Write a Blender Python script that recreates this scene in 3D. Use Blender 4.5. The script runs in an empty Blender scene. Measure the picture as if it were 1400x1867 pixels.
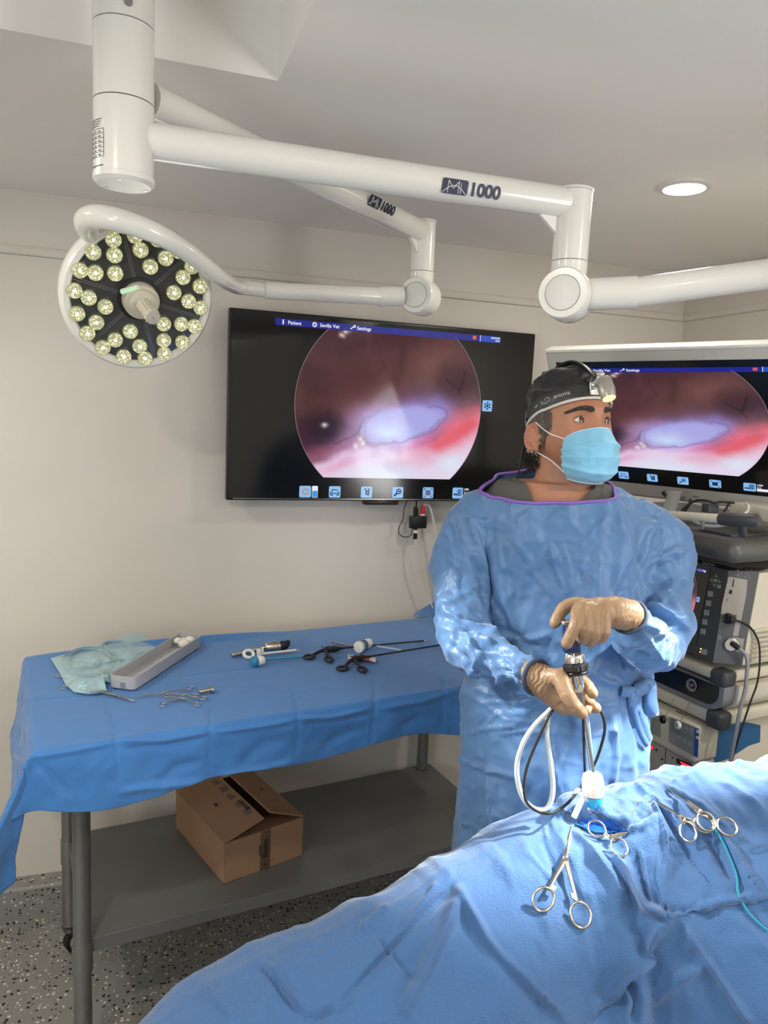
import bpy, bmesh, math, random
import numpy as np
from mathutils import Vector, Matrix, noise
random.seed(7); np.random.seed(7)
SC = bpy.context.scene
COL = SC.collection
rad = math.radians

# ---------------------------------------------------------------- camera
F, YAW, PITCH, ROLL, CAMH = 1350.0, 18.8, 7.6, 2.6, 1.65
cam_d = bpy.data.cameras.new('camera'); cam = bpy.data.objects.new('camera', cam_d); COL.objects.link(cam)
cam_d.sensor_fit = 'HORIZONTAL'; cam_d.sensor_width = 36.0; cam_d.lens = F/1400*36.0
cam_d.clip_start = 0.02; cam_d.clip_end = 60
CR = (Matrix.Rotation(rad(-YAW), 3, 'Z') @ Matrix.Rotation(rad(90-PITCH), 3, 'X') @ Matrix.Rotation(rad(ROLL), 3, 'Z'))
CP = Vector((0, 0, CAMH))
cam.matrix_world = Matrix.Translation(CP) @ CR.to_4x4()
SC.camera = cam

# ---------------------------------------------------------------- world, exposure, lights
SC.view_settings.view_transform = 'Standard'; SC.view_settings.look = 'None'
SC.view_settings.gamma = 1.0; SC.view_settings.use_curve_mapping = False
SC.view_settings.exposure = -0.06
SC.cycles.use_denoising = True
SC.cycles.max_bounces = 8; SC.cycles.sample_clamp_indirect = 6
W = bpy.data.worlds.new('world'); SC.world = W; W.use_nodes = True
W.node_tree.nodes['Background'].inputs[0].default_value = (0.9, 0.95, 1, 1)
W.node_tree.nodes['Background'].inputs[1].default_value = 0.05

def light(name, kind, loc, aim, power, col, size=0.1, **kw):
    d = bpy.data.lights.new(name, kind); o = bpy.data.objects.new(name, d); COL.objects.link(o)
    d.energy = power; d.color = col
    if kind == 'AREA': d.shape = 'DISK'; d.size = size; d.spread = kw.get('spread', math.pi)
    if kind == 'SPOT': d.shadow_soft_size = size; d.spot_size = rad(kw['cone']); d.spot_blend = kw.get('blend', .3)
    o.location = loc
    o.rotation_euler = (Vector(aim)-Vector(loc)).to_track_quat('-Z', 'Y').to_euler()
    return o
ZC = 2.228            # ceiling height
WARM = (1.0, 0.93, 0.82); COOL = (0.86, 0.93, 1.0)
DL = [(1.263, 1.564), (-0.55, 0.35), (0.55, -0.35), (1.45, 0.2), (-0.9, 1.55)]    # ceiling downlights
DLP = [5.0, 16.0, 5.0, 11.0, 10.0]
for i, (x, y) in enumerate(DL):
    light('downlight_lamp', 'AREA', (x, y, ZC-0.012), (x, y, 0), DLP[i], WARM, 0.12)
light('window_daylight', 'AREA', (-1.65, -0.6, 1.45), (0.9, 1.4, 1.0), 15.0, COOL, 0.9)  # cool fill added from the left, no source seen there
light('window_daylight', 'AREA', (1.96, -0.75, 1.45), (0.2, 0.3, 1.95), 32.0, (1.0, .97, .93), 0.95)  # fill added from the right to brighten that side of the ceiling
LAMP2 = Vector((1.36, 0.70, 2.04)); LAMP2_AIM = Vector((0.84, 0.97, 1.06))
for am_, pw_ in ((Vector((0.66, 1.00, 1.03)), 330.0), (Vector((1.00, 1.01, 1.08)), 330.0)):
    light('surgical_lamp_beam', 'SPOT', LAMP2+(LAMP2_AIM-LAMP2).normalized()*0.13, am_, pw_, (1.0, 0.98, 0.93), 0.05, cone=18, blend=0.45)
BEAM_AIM = Vector((0.90, 0.88, 1.02)); BEAM_FROM = Vector((-0.305, 1.475, 1.835))
light('surgical_lamp_beam', 'SPOT', BEAM_FROM, BEAM_AIM, 130.0, (1.0, 0.98, 0.93), 0.06, cone=18, blend=0.35)
LAMP1_C = None

# ---------------------------------------------------------------- pixel helpers (photo pixel -> point in the room)
def ray(px, py): return CR @ Vector(((px-700)/F, -(py-933.5)/F, -1.0))
def PD(px, py, k): return CP + ray(px, py)*k
def PYc(px, py, y): d = ray(px, py); return CP + d*(y/d.y)
def PXc(px, py, x): d = ray(px, py); return CP + d*(x/d.x)
def PZ(px, py, z): d = ray(px, py); return CP + d*((z-CAMH)/d.z)
def PPL(px, py, p0, n): d = ray(px, py); return CP + d*((Vector(p0)-CP).dot(n)/d.dot(n))
def proj(p):
    q = CR.transposed() @ (Vector(p)-CP); return 700+F*q.x/-q.z, 933.5-F*q.y/-q.z, -q.z
NCR = np.array(CR); NCP = np.array(CP)
def nproj(V):
    q = (V-NCP) @ NCR
    return np.stack([700+F*q[:, 0]/-q[:, 2], 933.5-F*q[:, 1]/-q[:, 2], -q[:, 2]], 1)
CAMX = CR @ Vector((1, 0, 0)); CAMY = CR @ Vector((0, 1, 0)); CAMF = CR @ Vector((0, 0, -1))

# ---------------------------------------------------------------- materials
MATS = {}
def mat(name, col, rough=0.5, metal=0.0, spec=0.5, noise_scale=None, var=0.0, bump=0.0, bump_scale=None, emit=None, estr=1.0,
        alpha=1.0, trans=0.0, sheen=0.0, coat=0.0, sss=0.0, col2=None, ior=1.45):
    if name in MATS: return MATS[name]
    m = bpy.data.materials.new(name); m.use_nodes = True; MATS[name] = m
    nt = m.node_tree; b = nt.nodes['Principled BSDF']
    b.inputs['Base Color'].default_value = (*col, 1); b.inputs['Roughness'].default_value = rough
    b.inputs['Metallic'].default_value = metal; b.inputs['Specular IOR Level'].default_value = spec
    b.inputs['Alpha'].default_value = alpha; b.inputs['Transmission Weight'].default_value = trans
    b.inputs['Sheen Weight'].default_value = sheen; b.inputs['Coat Weight'].default_value = coat
    b.inputs['IOR'].default_value = ior
    if sss: b.inputs['Subsurface Weight'].default_value = sss; b.inputs['Subsurface Radius'].default_value = (.012, .004, .002)
    if emit: b.inputs['Emission Color'].default_value = (*emit, 1); b.inputs['Emission Strength'].default_value = estr
    tc = nt.nodes.new('ShaderNodeTexCoord')
    if noise_scale:
        n = nt.nodes.new('ShaderNodeTexNoise'); n.inputs['Scale'].default_value = noise_scale; n.inputs['Detail'].default_value = 6
        nt.links.new(tc.outputs['Object'], n.inputs['Vector'])
        mx = nt.nodes.new('ShaderNodeMix'); mx.data_type = 'RGBA'
        c2 = col2 if col2 else tuple(max(0, c*(1-var)) for c in col)
        mx.inputs['A'].default_value = (*col, 1); mx.inputs['B'].default_value = (*c2, 1)
        nt.links.new(n.outputs['Fac'], mx.inputs['Factor']); nt.links.new(mx.outputs['Result'], b.inputs['Base Color'])
    if bump:
        n2 = nt.nodes.new('ShaderNodeTexNoise'); n2.inputs['Scale'].default_value = bump_scale or 80; n2.inputs['Detail'].default_value = 4
        nt.links.new(tc.outputs['Object'], n2.inputs['Vector'])
        bp = nt.nodes.new('ShaderNodeBump'); bp.inputs['Strength'].default_value = bump; bp.inputs['Distance'].default_value = 0.01
        nt.links.new(n2.outputs['Fac'], bp.inputs['Height']); nt.links.new(bp.outputs['Normal'], b.inputs['Normal'])
    return m
def vmat(name, rough=0.5, emit=0.0, metal=0.0, attr='Col', spec=0.5):
    if name in MATS: return MATS[name]
    m = bpy.data.materials.new(name); m.use_nodes = True; MATS[name] = m
    nt = m.node_tree; b = nt.nodes['Principled BSDF']
    a = nt.nodes.new('ShaderNodeVertexColor'); a.layer_name = attr
    b.inputs['Roughness'].default_value = rough; b.inputs['Metallic'].default_value = metal; b.inputs['Specular IOR Level'].default_value = spec
    if emit:
        b.inputs['Base Color'].default_value = (.01, .01, .01, 1)
        nt.links.new(a.outputs['Color'], b.inputs['Emission Color']); b.inputs['Emission Strength'].default_value = emit
    else: nt.links.new(a.outputs['Color'], b.inputs['Base Color'])
    return m

# ---------------------------------------------------------------- mesh builder
class MB:
    def __init__(s): s.v = []; s.f = []
    def add(s, vs, fs, M=None):
        n = len(s.v)
        for v in vs:
            v = Vector(v)
            s.v.append(M @ v if M is not None else v)
        for f in fs: s.f.append([n+i for i in f])
        return s
    def box(s, c, size, M=None, rot=None):
        hx, hy, hz = size[0]/2, size[1]/2, size[2]/2
        vs = [Vector((x*hx, y*hy, z*hz)) for x in (-1, 1) for y in (-1, 1) for z in (-1, 1)]
        if rot is not None: vs = [rot @ v for v in vs]
        vs = [Vector(c)+v for v in vs]
        return s.add(vs, [(0, 1, 3, 2), (4, 6, 7, 5), (0, 4, 5, 1), (2, 3, 7, 6), (0, 2, 6, 4), (1, 5, 7, 3)], M)
    def rbox(s, c, size, r, M=None, rot=None, seg=3):
        bm = bmesh.new(); bmesh.ops.create_cube(bm, size=1)
        for v in bm.verts: v.co = Vector((v.co.x*size[0], v.co.y*size[1], v.co.z*size[2]))
        bmesh.ops.bevel(bm, geom=bm.edges[:], offset=r, segments=seg, profile=0.5, affect='EDGES')
        bm.verts.index_update()
        vs = [v.co.copy() for v in bm.verts]; fs = [[v.index for v in f.verts] for f in bm.faces]; bm.free()
        if rot is not None: vs = [rot @ v for v in vs]
        return s.add([Vector(c)+v for v in vs], fs, M)
    def tube(s, pts, r, n=12, cap=True, smooth=0, flat=None, up=None, M=None):
        pts = [Vector(p) for p in pts]
        rs = list(r) if hasattr(r, '__len__') else [r]*len(pts)
        if smooth:
            np_, nr = [], []
            for i in range(len(pts)-1):
                p0, p1, p2, p3 = pts[max(i-1, 0)], pts[i], pts[i+1], pts[min(i+2, len(pts)-1)]
                for k in range(smooth):
                    t = k/smooth
                    np_.append(0.5*((2*p1)+(p2-p0)*t+(2*p0-5*p1+4*p2-p3)*t*t+(3*p1-p0-3*p2+p3)*t**3))
                    nr.append(rs[i]*(1-t)+rs[i+1]*t)
            np_.append(pts[-1]); nr.append(rs[-1]); pts, rs = np_, nr
        m = len(pts)
        T = []
        for i in range(m):
            t = pts[min(i+1, m-1)]-pts[max(i-1, 0)]
            T.append(t.normalized() if t.length > 1e-9 else (T[-1] if T else Vector((0, 0, 1))))
        a = Vector(up) if up is not None else (Vector((0, 0, 1)) if abs(T[0].z) < 0.9 else Vector((1, 0, 0)))
        N = (a-T[0]*a.dot(T[0])).normalized()
        vs = []
        for i in range(m):
            N = (N-T[i]*N.dot(T[i])).normalized(); B = T[i].cross(N)
            fl = flat if flat else 1.0
            for j in range(n):
                th = 2*math.pi*j/n
                vs.append(pts[i]+(N*math.cos(th)*fl+B*math.sin(th))*rs[i])
        fs = [[i*n+j, i*n+(j+1) % n, (i+1)*n+(j+1) % n, (i+1)*n+j] for i in range(m-1) for j in range(n)]
        if cap: fs += [list(range(n))[::-1], [(m-1)*n+j for j in range(n)]]
        return s.add(vs, fs, M)
    def cyl(s, a, b, r, r2=None, n=24, cap=True, M=None): return s.tube([a, b], [r, r if r2 is None else r2], n=n, cap=cap, M=M)
    def lathe(s, prof, n=32, M=None, o=(0, 0, 0), ax=None, caps=True):
        """prof = [(radius, height)] about +Z (or axis ax through o)"""
        R = Vector(ax).to_track_quat('Z', 'Y').to_matrix() if ax is not None else Matrix.Identity(3)
        vs = [Vector(o)+R @ Vector((p[0]*math.cos(2*math.pi*j/n), p[0]*math.sin(2*math.pi*j/n), p[1])) for p in prof for j in range(n)]
        m = len(prof)
        fs = [[i*n+j, i*n+(j+1) % n, (i+1)*n+(j+1) % n, (i+1)*n+j] for i in range(m-1) for j in range(n)]
        if caps: fs += [list(range(n))[::-1], [(m-1)*n+j for j in range(n)]]
        return s.add(vs, fs, M)
    def sph(s, c, r, n=24, m=16, M=None, rot=None):
        r = r if hasattr(r, '__len__') else (r, r, r)
        vs = []
        for i in range(m+1):
            ph = math.pi*i/m
            for j in range(n):
                th = 2*math.pi*j/n
                v = Vector((r[0]*math.sin(ph)*math.cos(th), r[1]*math.sin(ph)*math.sin(th), r[2]*math.cos(ph)))
                if rot is not None: v = rot @ v
                vs.append(Vector(c)+v)
        fs = [[i*n+j, (i+1)*n+j, (i+1)*n+(j+1) % n, i*n+(j+1) % n] for i in range(m) for j in range(n)]
        return s.add(vs, fs, M)
    def torus(s, c, R, r, ax=(0, 0, 1), n=36, m=10, sx=1, sy=1, M=None, xdir=None):
        A = Vector(ax).normalized()
        if xdir is None: X = A.orthogonal().normalized()
        else: X = (Vector(xdir)-A*Vector(xdir).dot(A)).normalized()
        Yv = A.cross(X); vs = []
        for i in range(n):
            t = 2*math.pi*i/n; d = X*math.cos(t)*sx+Yv*math.sin(t)*sy; dn = d.normalized()
            for j in range(m):
                p = 2*math.pi*j/m
                vs.append(Vector(c)+d*R+(dn*math.cos(p)+A*math.sin(p))*r)
        fs = [[i*m+j, ((i+1) % n)*m+j, ((i+1) % n)*m+(j+1) % m, i*m+(j+1) % m] for i in range(n) for j in range(m)]
        return s.add(vs, fs, M)
    def prism(s, outline, p0, U, V, N, h, M=None):
        """outline [(u,v)] in plane p0 + u U + v V, extruded by h along N"""
        p0, U, V, N = Vector(p0), Vector(U), Vector(V), Vector(N); n = len(outline)
        a = [p0+U*u+V*v for u, v in outline]; b = [p+N*h for p in a]
        return s.add(a+b, [list(range(n))[::-1], [n+i for i in range(n)]]+[[i, (i+1) % n, n+(i+1) % n, n+i] for i in range(n)], M)
    def grid(s, P, closed_u=False, closed_v=False):
        """P[i][j] points"""
        m, n = len(P), len(P[0]); base = [p for row in P for p in row]; fs = []
        for i in range(m if closed_u else m-1):
            for j in range(n if closed_v else n-1):
                fs.append([i*n+j, ((i+1) % m)*n+j, ((i+1) % m)*n+(j+1) % n, i*n+(j+1) % n])
        return s.add(base, fs)
    def mesh(s, name='m', weld=0.0):
        me = bpy.data.meshes.new(name); me.from_pydata([tuple(v) for v in s.v], [], s.f)
        bm = bmesh.new(); bm.from_mesh(me)
        if weld: bmesh.ops.remove_doubles(bm, verts=bm.verts, dist=weld)
        bmesh.ops.recalc_face_normals(bm, faces=bm.faces); bm.to_mesh(me); bm.free()
        return me
    def build(s, name, m, parent=None, smooth=True, ang=40, weld=0.0, origin=None):
        me = s.mesh(name, weld)
        return link(name, me, m, parent, smooth, ang, origin)
def link(name, me, m, parent=None, smooth=True, ang=40, origin=None):
    if smooth:
        me.polygons.foreach_set('use_smooth', [True]*len(me.polygons))
        if ang < 180: me.set_sharp_from_angle(angle=rad(ang))
    if m:
        for mm in (m if isinstance(m, (list, tuple)) else [m]): me.materials.append(mm)
    o = bpy.data.objects.new(name, me); COL.objects.link(o)
    if origin is not None:
        me.transform(Matrix.Translation(-Vector(origin))); o.location = origin
    if parent:
        o.parent = parent
        if origin is None: o.matrix_parent_inverse = pinv(parent)
        else: o.matrix_parent_inverse = pinv(parent)
    return o
def wmat(o):
    M = Matrix.LocRotScale(o.location, o.rotation_euler, o.scale)
    return (wmat(o.parent) @ o.matrix_parent_inverse @ M) if o.parent else M
def pinv(p): return wmat(p).inverted()
def tag(o, label=None, cat=None, group=None, kind=None):
    if label: o['label'] = label
    if cat: o['category'] = cat
    if group: o['group'] = group
    if kind: o['kind'] = kind
    return o
def empty(name, loc=(0, 0, 0), label=None, cat=None, group=None, rot=0):
    o = bpy.data.objects.new(name, None); COL.objects.link(o); o.location = loc; o.rotation_euler = (0, 0, rot); o.empty_display_size = .05
    return tag(o, label, cat, group)
def struct(o): o['kind'] = 'structure'; return o
def frame(o, x, y=None, z=None):
    """4x4 with local x,y,z axes"""
    x = Vector(x).normalized()
    if z is not None: z = Vector(z).normalized(); z = (z-x*z.dot(x)).normalized(); y = z.cross(x)
    else: y = Vector(y).normalized(); y = (y-x*y.dot(x)).normalized(); z = x.cross(y)
    M = Matrix((x, y, z)).transposed().to_4x4(); M.translation = Vector(o); return M
def text(s, size, M, m, parent, name='lettering', depth=0.0004, align='LEFT', shear=0, sx=1.0, bold=0.0, spacing=1.0):
    c = bpy.data.curves.new('t', 'FONT'); c.body = s; c.size = size; c.extrude = depth; c.align_x = align; c.shear = shear; c.offset = bold; c.space_character = spacing
    o = bpy.data.objects.new('t', c); COL.objects.link(o); dg = bpy.context.evaluated_depsgraph_get()
    me = bpy.data.meshes.new_from_object(o.evaluated_get(dg)); bpy.data.objects.remove(o)
    me.transform(M @ Matrix.Diagonal((sx, 1, 1, 1)))
    return link(name, me, m, parent, smooth=False)
def remesh(me, voxel, sm=0, smf=0.5, name='r'):
    o = bpy.data.objects.new('tmp', me); COL.objects.link(o)
    r = o.modifiers.new('r', 'REMESH'); r.mode = 'VOXEL'; r.voxel_size = voxel; r.use_smooth_shade = True
    if sm: q = o.modifiers.new('s', 'SMOOTH'); q.iterations = sm; q.factor = smf
    dg = bpy.context.evaluated_depsgraph_get(); dg.update()
    out = bpy.data.meshes.new_from_object(o.evaluated_get(dg)); bpy.data.objects.remove(o); out.name = name
    return out
def getv(me): a = np.empty(len(me.vertices)*3); me.vertices.foreach_get('co', a); return a.reshape(-1, 3)
def getn(me): a = np.empty(len(me.vertices)*3); me.vertex_normals.foreach_get('vector', a); return a.reshape(-1, 3)
def setv(me, V): me.vertices.foreach_set('co', V.ravel()); me.update()
def segdist(Q, a, b):
    a = np.array(a, float); b = np.array(b, float); d = b-a; t = np.clip(((Q-a) @ d)/(d @ d), 0, 1)
    return np.linalg.norm(Q-(a+t[:, None]*d), axis=1), t
def creases(V, N, feats, mask=None):
    """feats: (polyline of photo pixels, width px, height m); a soft ridge (+) or valley (-) along each polyline, tapering at the ends"""
    Q = nproj(V)[:, :2]; h = np.zeros(len(V))
    for poly, w, a in feats:
        best = np.full(len(V), 1e9); tt = np.zeros(len(V)); n = len(poly)-1
        for i in range(n):
            d, t = segdist(Q, poly[i], poly[i+1]); k = d < best; best[k] = d[k]; tt[k] = (i+t[k])/n
        h += a*np.exp(-(best/w)**2)*np.clip(np.minimum(tt, 1-tt)*5+.15, 0, 1)
    if mask is not None: h = h*mask
    return V+N*h[:, None]
def fbm(V, scale, oct=4, seed=0.0):
    out = np.empty(len(V))
    for i, p in enumerate(V): out[i] = noise.fractal(Vector(p)*scale+Vector((seed, seed*.7, -seed)), 1.0, 2.0, oct)
    return out
def ridged(V, scale, seed=0.0, stretch=(1, 1, 1), oct=3):
    out = np.empty(len(V)); st = Vector(stretch)
    for i, p in enumerate(V):
        q = Vector((p[0]*st.x, p[1]*st.y, p[2]*st.z))*scale+Vector((seed, -seed, seed*.3)); s = 0; a = 1; tot = 0
        for k in range(oct): s += a*(1-abs(noise.noise(q))*2); tot += a; q = q*2.03; a *= .5
        out[i] = s/tot
    return out
def noise_wrap(fn): return fn
def copy_tree(o, parent=None):
    c = o.copy(); COL.objects.link(c)
    if parent: c.parent = parent
    for ch in [x for x in bpy.data.objects if x.parent == o]: copy_tree(ch, c)
    return c
def sstep(a, b, x): t = np.clip((x-a)/(b-a), 0, 1); return t*t*(3-2*t)
def ells(w, h, r, n=5):
    """rounded rectangle outline"""
    pts = []
    for cx, cy, a0 in ((w/2-r, h/2-r, 0), (-w/2+r, h/2-r, 90), (-w/2+r, -h/2+r, 180), (w/2-r, -h/2+r, 270)):
        for i in range(n+1):
            a = rad(a0+90*i/n); pts.append((cx+r*math.cos(a), cy+r*math.sin(a)))
    return pts

M_WALL = mat('wall_paint', (.665, .625, .565), .6, noise_scale=3, var=.05, bump=.05, bump_scale=150)
M_CEIL = mat('ceiling_paint', (.92, .90, .85), .55, noise_scale=2, var=.04)
M_WHITE = mat('white_enamel', (.78, .77, .72), .22, coat=.4)
M_WHITE2 = mat('white_plastic', (.74, .73, .69), .35)
M_NAVY = mat('navy_print', (.01, .015, .06), .4)
M_BLACK = mat('black_plastic', (.012, .012, .014), .35)
M_RUB = mat('black_rubber', (.01, .01, .01), .6)
M_GREY = mat('grey_plastic', (.22, .22, .22), .45)
M_DGREY = mat('dark_grey_plastic', (.045, .048, .052), .45)
M_STEEL = mat('brushed_steel', (.42, .42, .40), .32, metal=1, noise_scale=20, var=.2)
M_CHROME = mat('polished_steel', (.75, .73, .68), .18, metal=1)
M_CREAM = mat('cream_plastic', (.56, .52, .42), .45)

def crumple(m, scale=22, k=.8, dist=.011, fine=420):
    """sharp paper-like creases as a bump: ridged noise plus a little weave"""
    nt = m.node_tree; b = nt.nodes['Principled BSDF']; tc = nt.nodes.new('ShaderNodeTexCoord')
    n = nt.nodes.new('ShaderNodeTexNoise'); n.noise_type = 'RIDGED_MULTIFRACTAL'; n.inputs['Scale'].default_value = scale; n.inputs['Detail'].default_value = 3; n.inputs['Distortion'].default_value = .6
    nt.links.new(tc.outputs['Object'], n.inputs['Vector'])
    b1 = nt.nodes.new('ShaderNodeBump'); b1.inputs['Strength'].default_value = k; b1.inputs['Distance'].default_value = dist; nt.links.new(n.outputs['Fac'], b1.inputs['Height'])
    n2 = nt.nodes.new('ShaderNodeTexNoise'); n2.inputs['Scale'].default_value = fine; nt.links.new(tc.outputs['Object'], n2.inputs['Vector'])
    b2 = nt.nodes.new('ShaderNodeBump'); b2.inputs['Strength'].default_value = .08; b2.inputs['Distance'].default_value = .005; nt.links.new(n2.outputs['Fac'], b2.inputs['Height'])
    nt.links.new(b1.outputs['Normal'], b2.inputs['Normal']); nt.links.new(b2.outputs['Normal'], b.inputs['Normal'])
# ================================================================ THE ROOM
YW, XR, XL, YF = 2.42, 2.01, -1.9, -1.8
# floor with speckled epoxy chips
def floor_mat():
    m = bpy.data.materials.new('speckled_floor'); m.use_nodes = True; nt = m.node_tree; b = nt.nodes['Principled BSDF']
    tc = nt.nodes.new('ShaderNodeTexCoord')
    base = nt.nodes.new('ShaderNodeTexNoise'); base.inputs['Scale'].default_value = 6
    nt.links.new(tc.outputs['Object'], base.inputs['Vector'])
    rmp = nt.nodes.new('ShaderNodeMix'); rmp.data_type = 'RGBA'; rmp.inputs['A'].default_value = (.21, .21, .195, 1); rmp.inputs['B'].default_value = (.26, .26, .24, 1)
    nt.links.new(base.outputs['Fac'], rmp.inputs['Factor']); cur = rmp.outputs['Result']
    for sc, thr, col, off in ((62, .30, (.012, .012, .014, 1), 0), (80, .26, (.01, .01, .012, 1), 3), (66, .27, (.62, .58, .48, 1), 7), (95, .22, (.7, .66, .56, 1), 11), (50, .15, (.35, .22, .12, 1), 17)):
        mp = nt.nodes.new('ShaderNodeMapping'); mp.inputs['Location'].default_value = (off, off*.37, off*.7)
        nt.links.new(tc.outputs['Object'], mp.inputs['Vector'])
        wob = nt.nodes.new('ShaderNodeTexNoise'); wob.inputs['Scale'].default_value = 160; nt.links.new(mp.outputs['Vector'], wob.inputs['Vector'])
        ma = nt.nodes.new('ShaderNodeVectorMath'); ma.operation = 'SCALE'; ma.inputs['Scale'].default_value = .008; nt.links.new(wob.outputs['Color'], ma.inputs[0])
        ad = nt.nodes.new('ShaderNodeVectorMath'); ad.operation = 'ADD'; nt.links.new(mp.outputs['Vector'], ad.inputs[0]); nt.links.new(ma.outputs['Vector'], ad.inputs[1])
        v = nt.nodes.new('ShaderNodeTexVoronoi'); v.inputs['Scale'].default_value = sc; nt.links.new(ad.outputs['Vector'], v.inputs['Vector'])
        sep = nt.nodes.new('ShaderNodeSeparateColor'); nt.links.new(v.outputs['Color'], sep.inputs['Color'])
        pick = nt.nodes.new('ShaderNodeMath'); pick.operation = 'LESS_THAN'; pick.inputs[1].default_value = .30; nt.links.new(sep.outputs['Red'], pick.inputs[0])
        near = nt.nodes.new('ShaderNodeMath'); near.operation = 'LESS_THAN'; near.inputs[1].default_value = thr; nt.links.new(v.outputs['Distance'], near.inputs[0])
        mu = nt.nodes.new('ShaderNodeMath'); mu.operation = 'MULTIPLY'; nt.links.new(pick.outputs[0], mu.inputs[0]); nt.links.new(near.outputs[0], mu.inputs[1])
        mx = nt.nodes.new('ShaderNodeMix'); mx.data_type = 'RGBA'; mx.inputs['B'].default_value = col
        nt.links.new(mu.outputs[0], mx.inputs['Factor']); nt.links.new(cur, mx.inputs['A']); cur = mx.outputs['Result']
    nt.links.new(cur, b.inputs['Base Color']); b.inputs['Roughness'].default_value = .42
    return m
M_FLOOR = floor_mat()
struct(MB().box(((XL+XR)/2, (YF+YW)/2, -.05), (XR-XL+.2, YW-YF+.2, .1)).build('floor', M_FLOOR, smooth=False))
struct(MB().box(((XL+XR)/2, YW+.05, 1.15), (XR-XL+.2, .1, 2.5)).build('wall_back', M_WALL, smooth=False))
struct(MB().box((XR+.05, (YF+YW)/2, 1.15), (.1, YW-YF, 2.5)).build('wall_right', M_WALL, smooth=False))
struct(MB().box((XL-.05, (YF+YW)/2, 1.15), (.1, YW-YF, 2.5)).build('wall_left', M_WALL, smooth=False))
struct(MB().box(((XL+XR)/2, YF-.05, 1.15), (XR-XL+.2, .1, 2.5)).build('wall_front', M_WALL, smooth=False))
# ceiling with a recess round the pendant
rx0, rx1, ry0, ry1, rz = -.75, .243, .35, 1.405, ZC+.30
c = MB()
def slab(x0, x1, y0, y1, z0, z1): c.box(((x0+x1)/2, (y0+y1)/2, (z0+z1)/2), (x1-x0, y1-y0, z1-z0))
slab(XL-.1, rx0, YF-.1, YW+.1, ZC, rz); slab(rx1, XR+.1, YF-.1, YW+.1, ZC, rz)
slab(rx0, rx1, YF-.1, ry0, ZC, rz); slab(rx0, rx1, ry1, YW+.1, ZC, rz)
slab(XL-.1, XR+.1, YF-.1, YW+.1, rz, rz+.06)
struct(c.build('ceiling', M_CEIL, smooth=False))
# plinth along the back wall and the right wall, coved edges
pl = MB()
prof = [(0, 0), (-.057, 0), (-.057, .122), (-.052, .13), (0, .134)]
pl.prism([(p[0], p[1]) for p in prof], (XL, YW, 0), (0, 1, 0), (0, 0, 1), (1, 0, 0), XR-XL)
struct(pl.build('baseboard_back', M_FLOOR, smooth=False))
pl = MB(); pl.prism([(p[0], p[1]) for p in prof], (XR, YF, 0), (1, 0, 0), (0, 0, 1), (0, 1, 0), YW-YF-.057)
struct(pl.build('baseboard_right', M_FLOOR, smooth=False))
# slim conduit moulding high on both walls
tr = MB(); pr = [(0, 0), (-.010, .002), (-.014, .010), (-.014, .018), (-.009, .026), (0, .028)]
tr.prism(pr, (XL, YW, 2.05), (0, 1, 0), (0, 0, 1), (1, 0, 0), XR-XL)
struct(tr.build('trim_1', M_WALL))
tr = MB(); tr.prism(pr, (XR, YF, 2.05), (1, 0, 0), (0, 0, 1), (0, 1, 0), YW-YF-.014)
struct(tr.build('trim_2', M_WALL))
# frame on the left wall, unseen, added to dress the left fill light
wn = MB()
for a, b in (((XL+.01, -.6, .95), (.02, 1.1, .05)), ((XL+.01, -.6, 1.95), (.02, 1.1, .05)), ((XL+.01, -1.125, 1.45), (.02, .05, 1.0)), ((XL+.01, -.075, 1.45), (.02, .05, 1.0))): wn.box(a, b)
struct(wn.build('window_1', M_WHITE2, smooth=False))
wn = MB()  # matching unseen frame, added to dress the right fill light
for a, b in (((XR-.01, -.75, .93), (.02, 1.15, .05)), ((XR-.01, -.75, 1.97), (.02, 1.15, .05)), ((XR-.01, -1.3, 1.45), (.02, .05, 1.0)), ((XR-.01, -.2, 1.45), (.02, .05, 1.0))): wn.box(a, b)
struct(wn.build('window_2', M_WHITE2, smooth=False))
M_PANE = mat('window_pane_daylight', (.8, .85, .9), .1, emit=(.9, .95, 1.0), estr=1.6)  # glowing sheet added inside each frame to go with the fill lights
for x, y0, y1, wn_ in ((XL+.006, -1.1, -.1, 'window_1'), (XR-.006, -1.275, -.225, 'window_2')):
    MB().box((x, (y0+y1)/2, 1.45), (.006, y1-y0, .95)).build('pane', M_PANE, bpy.data.objects[wn_], smooth=False)
# ceiling downlights
M_LED = mat('led_panel_glow', (1, 1, 1), .5, emit=(1, .93, .78), estr=14)
LAB = ['round recessed ceiling downlight glowing above the monitor, right of the pendant arm', 'round recessed downlight in the ceiling, left of the photographer',
       'round recessed downlight in the ceiling behind the photographer', 'round recessed downlight in the ceiling over the near end of the right wall', 'round recessed downlight in the ceiling by the left wall']
for i, (x, y) in enumerate(DL):
    e = empty('ceiling_downlight', (x, y, ZC), LAB[i], 'ceiling light', 'round recessed ceiling downlights')
    MB().lathe([(.062, ZC-.001), (.062, ZC-.006), (.050, ZC-.009), (.046, ZC-.004), (.046, ZC-.001)], o=(x, y, 0), n=40, caps=False).build('trim_ring', M_WHITE2, e)
    MB().lathe([(.001, ZC-.003), (.046, ZC-.003)], o=(x, y, 0), n=32, caps=False).build('diffuser', M_LED, e)
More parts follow.
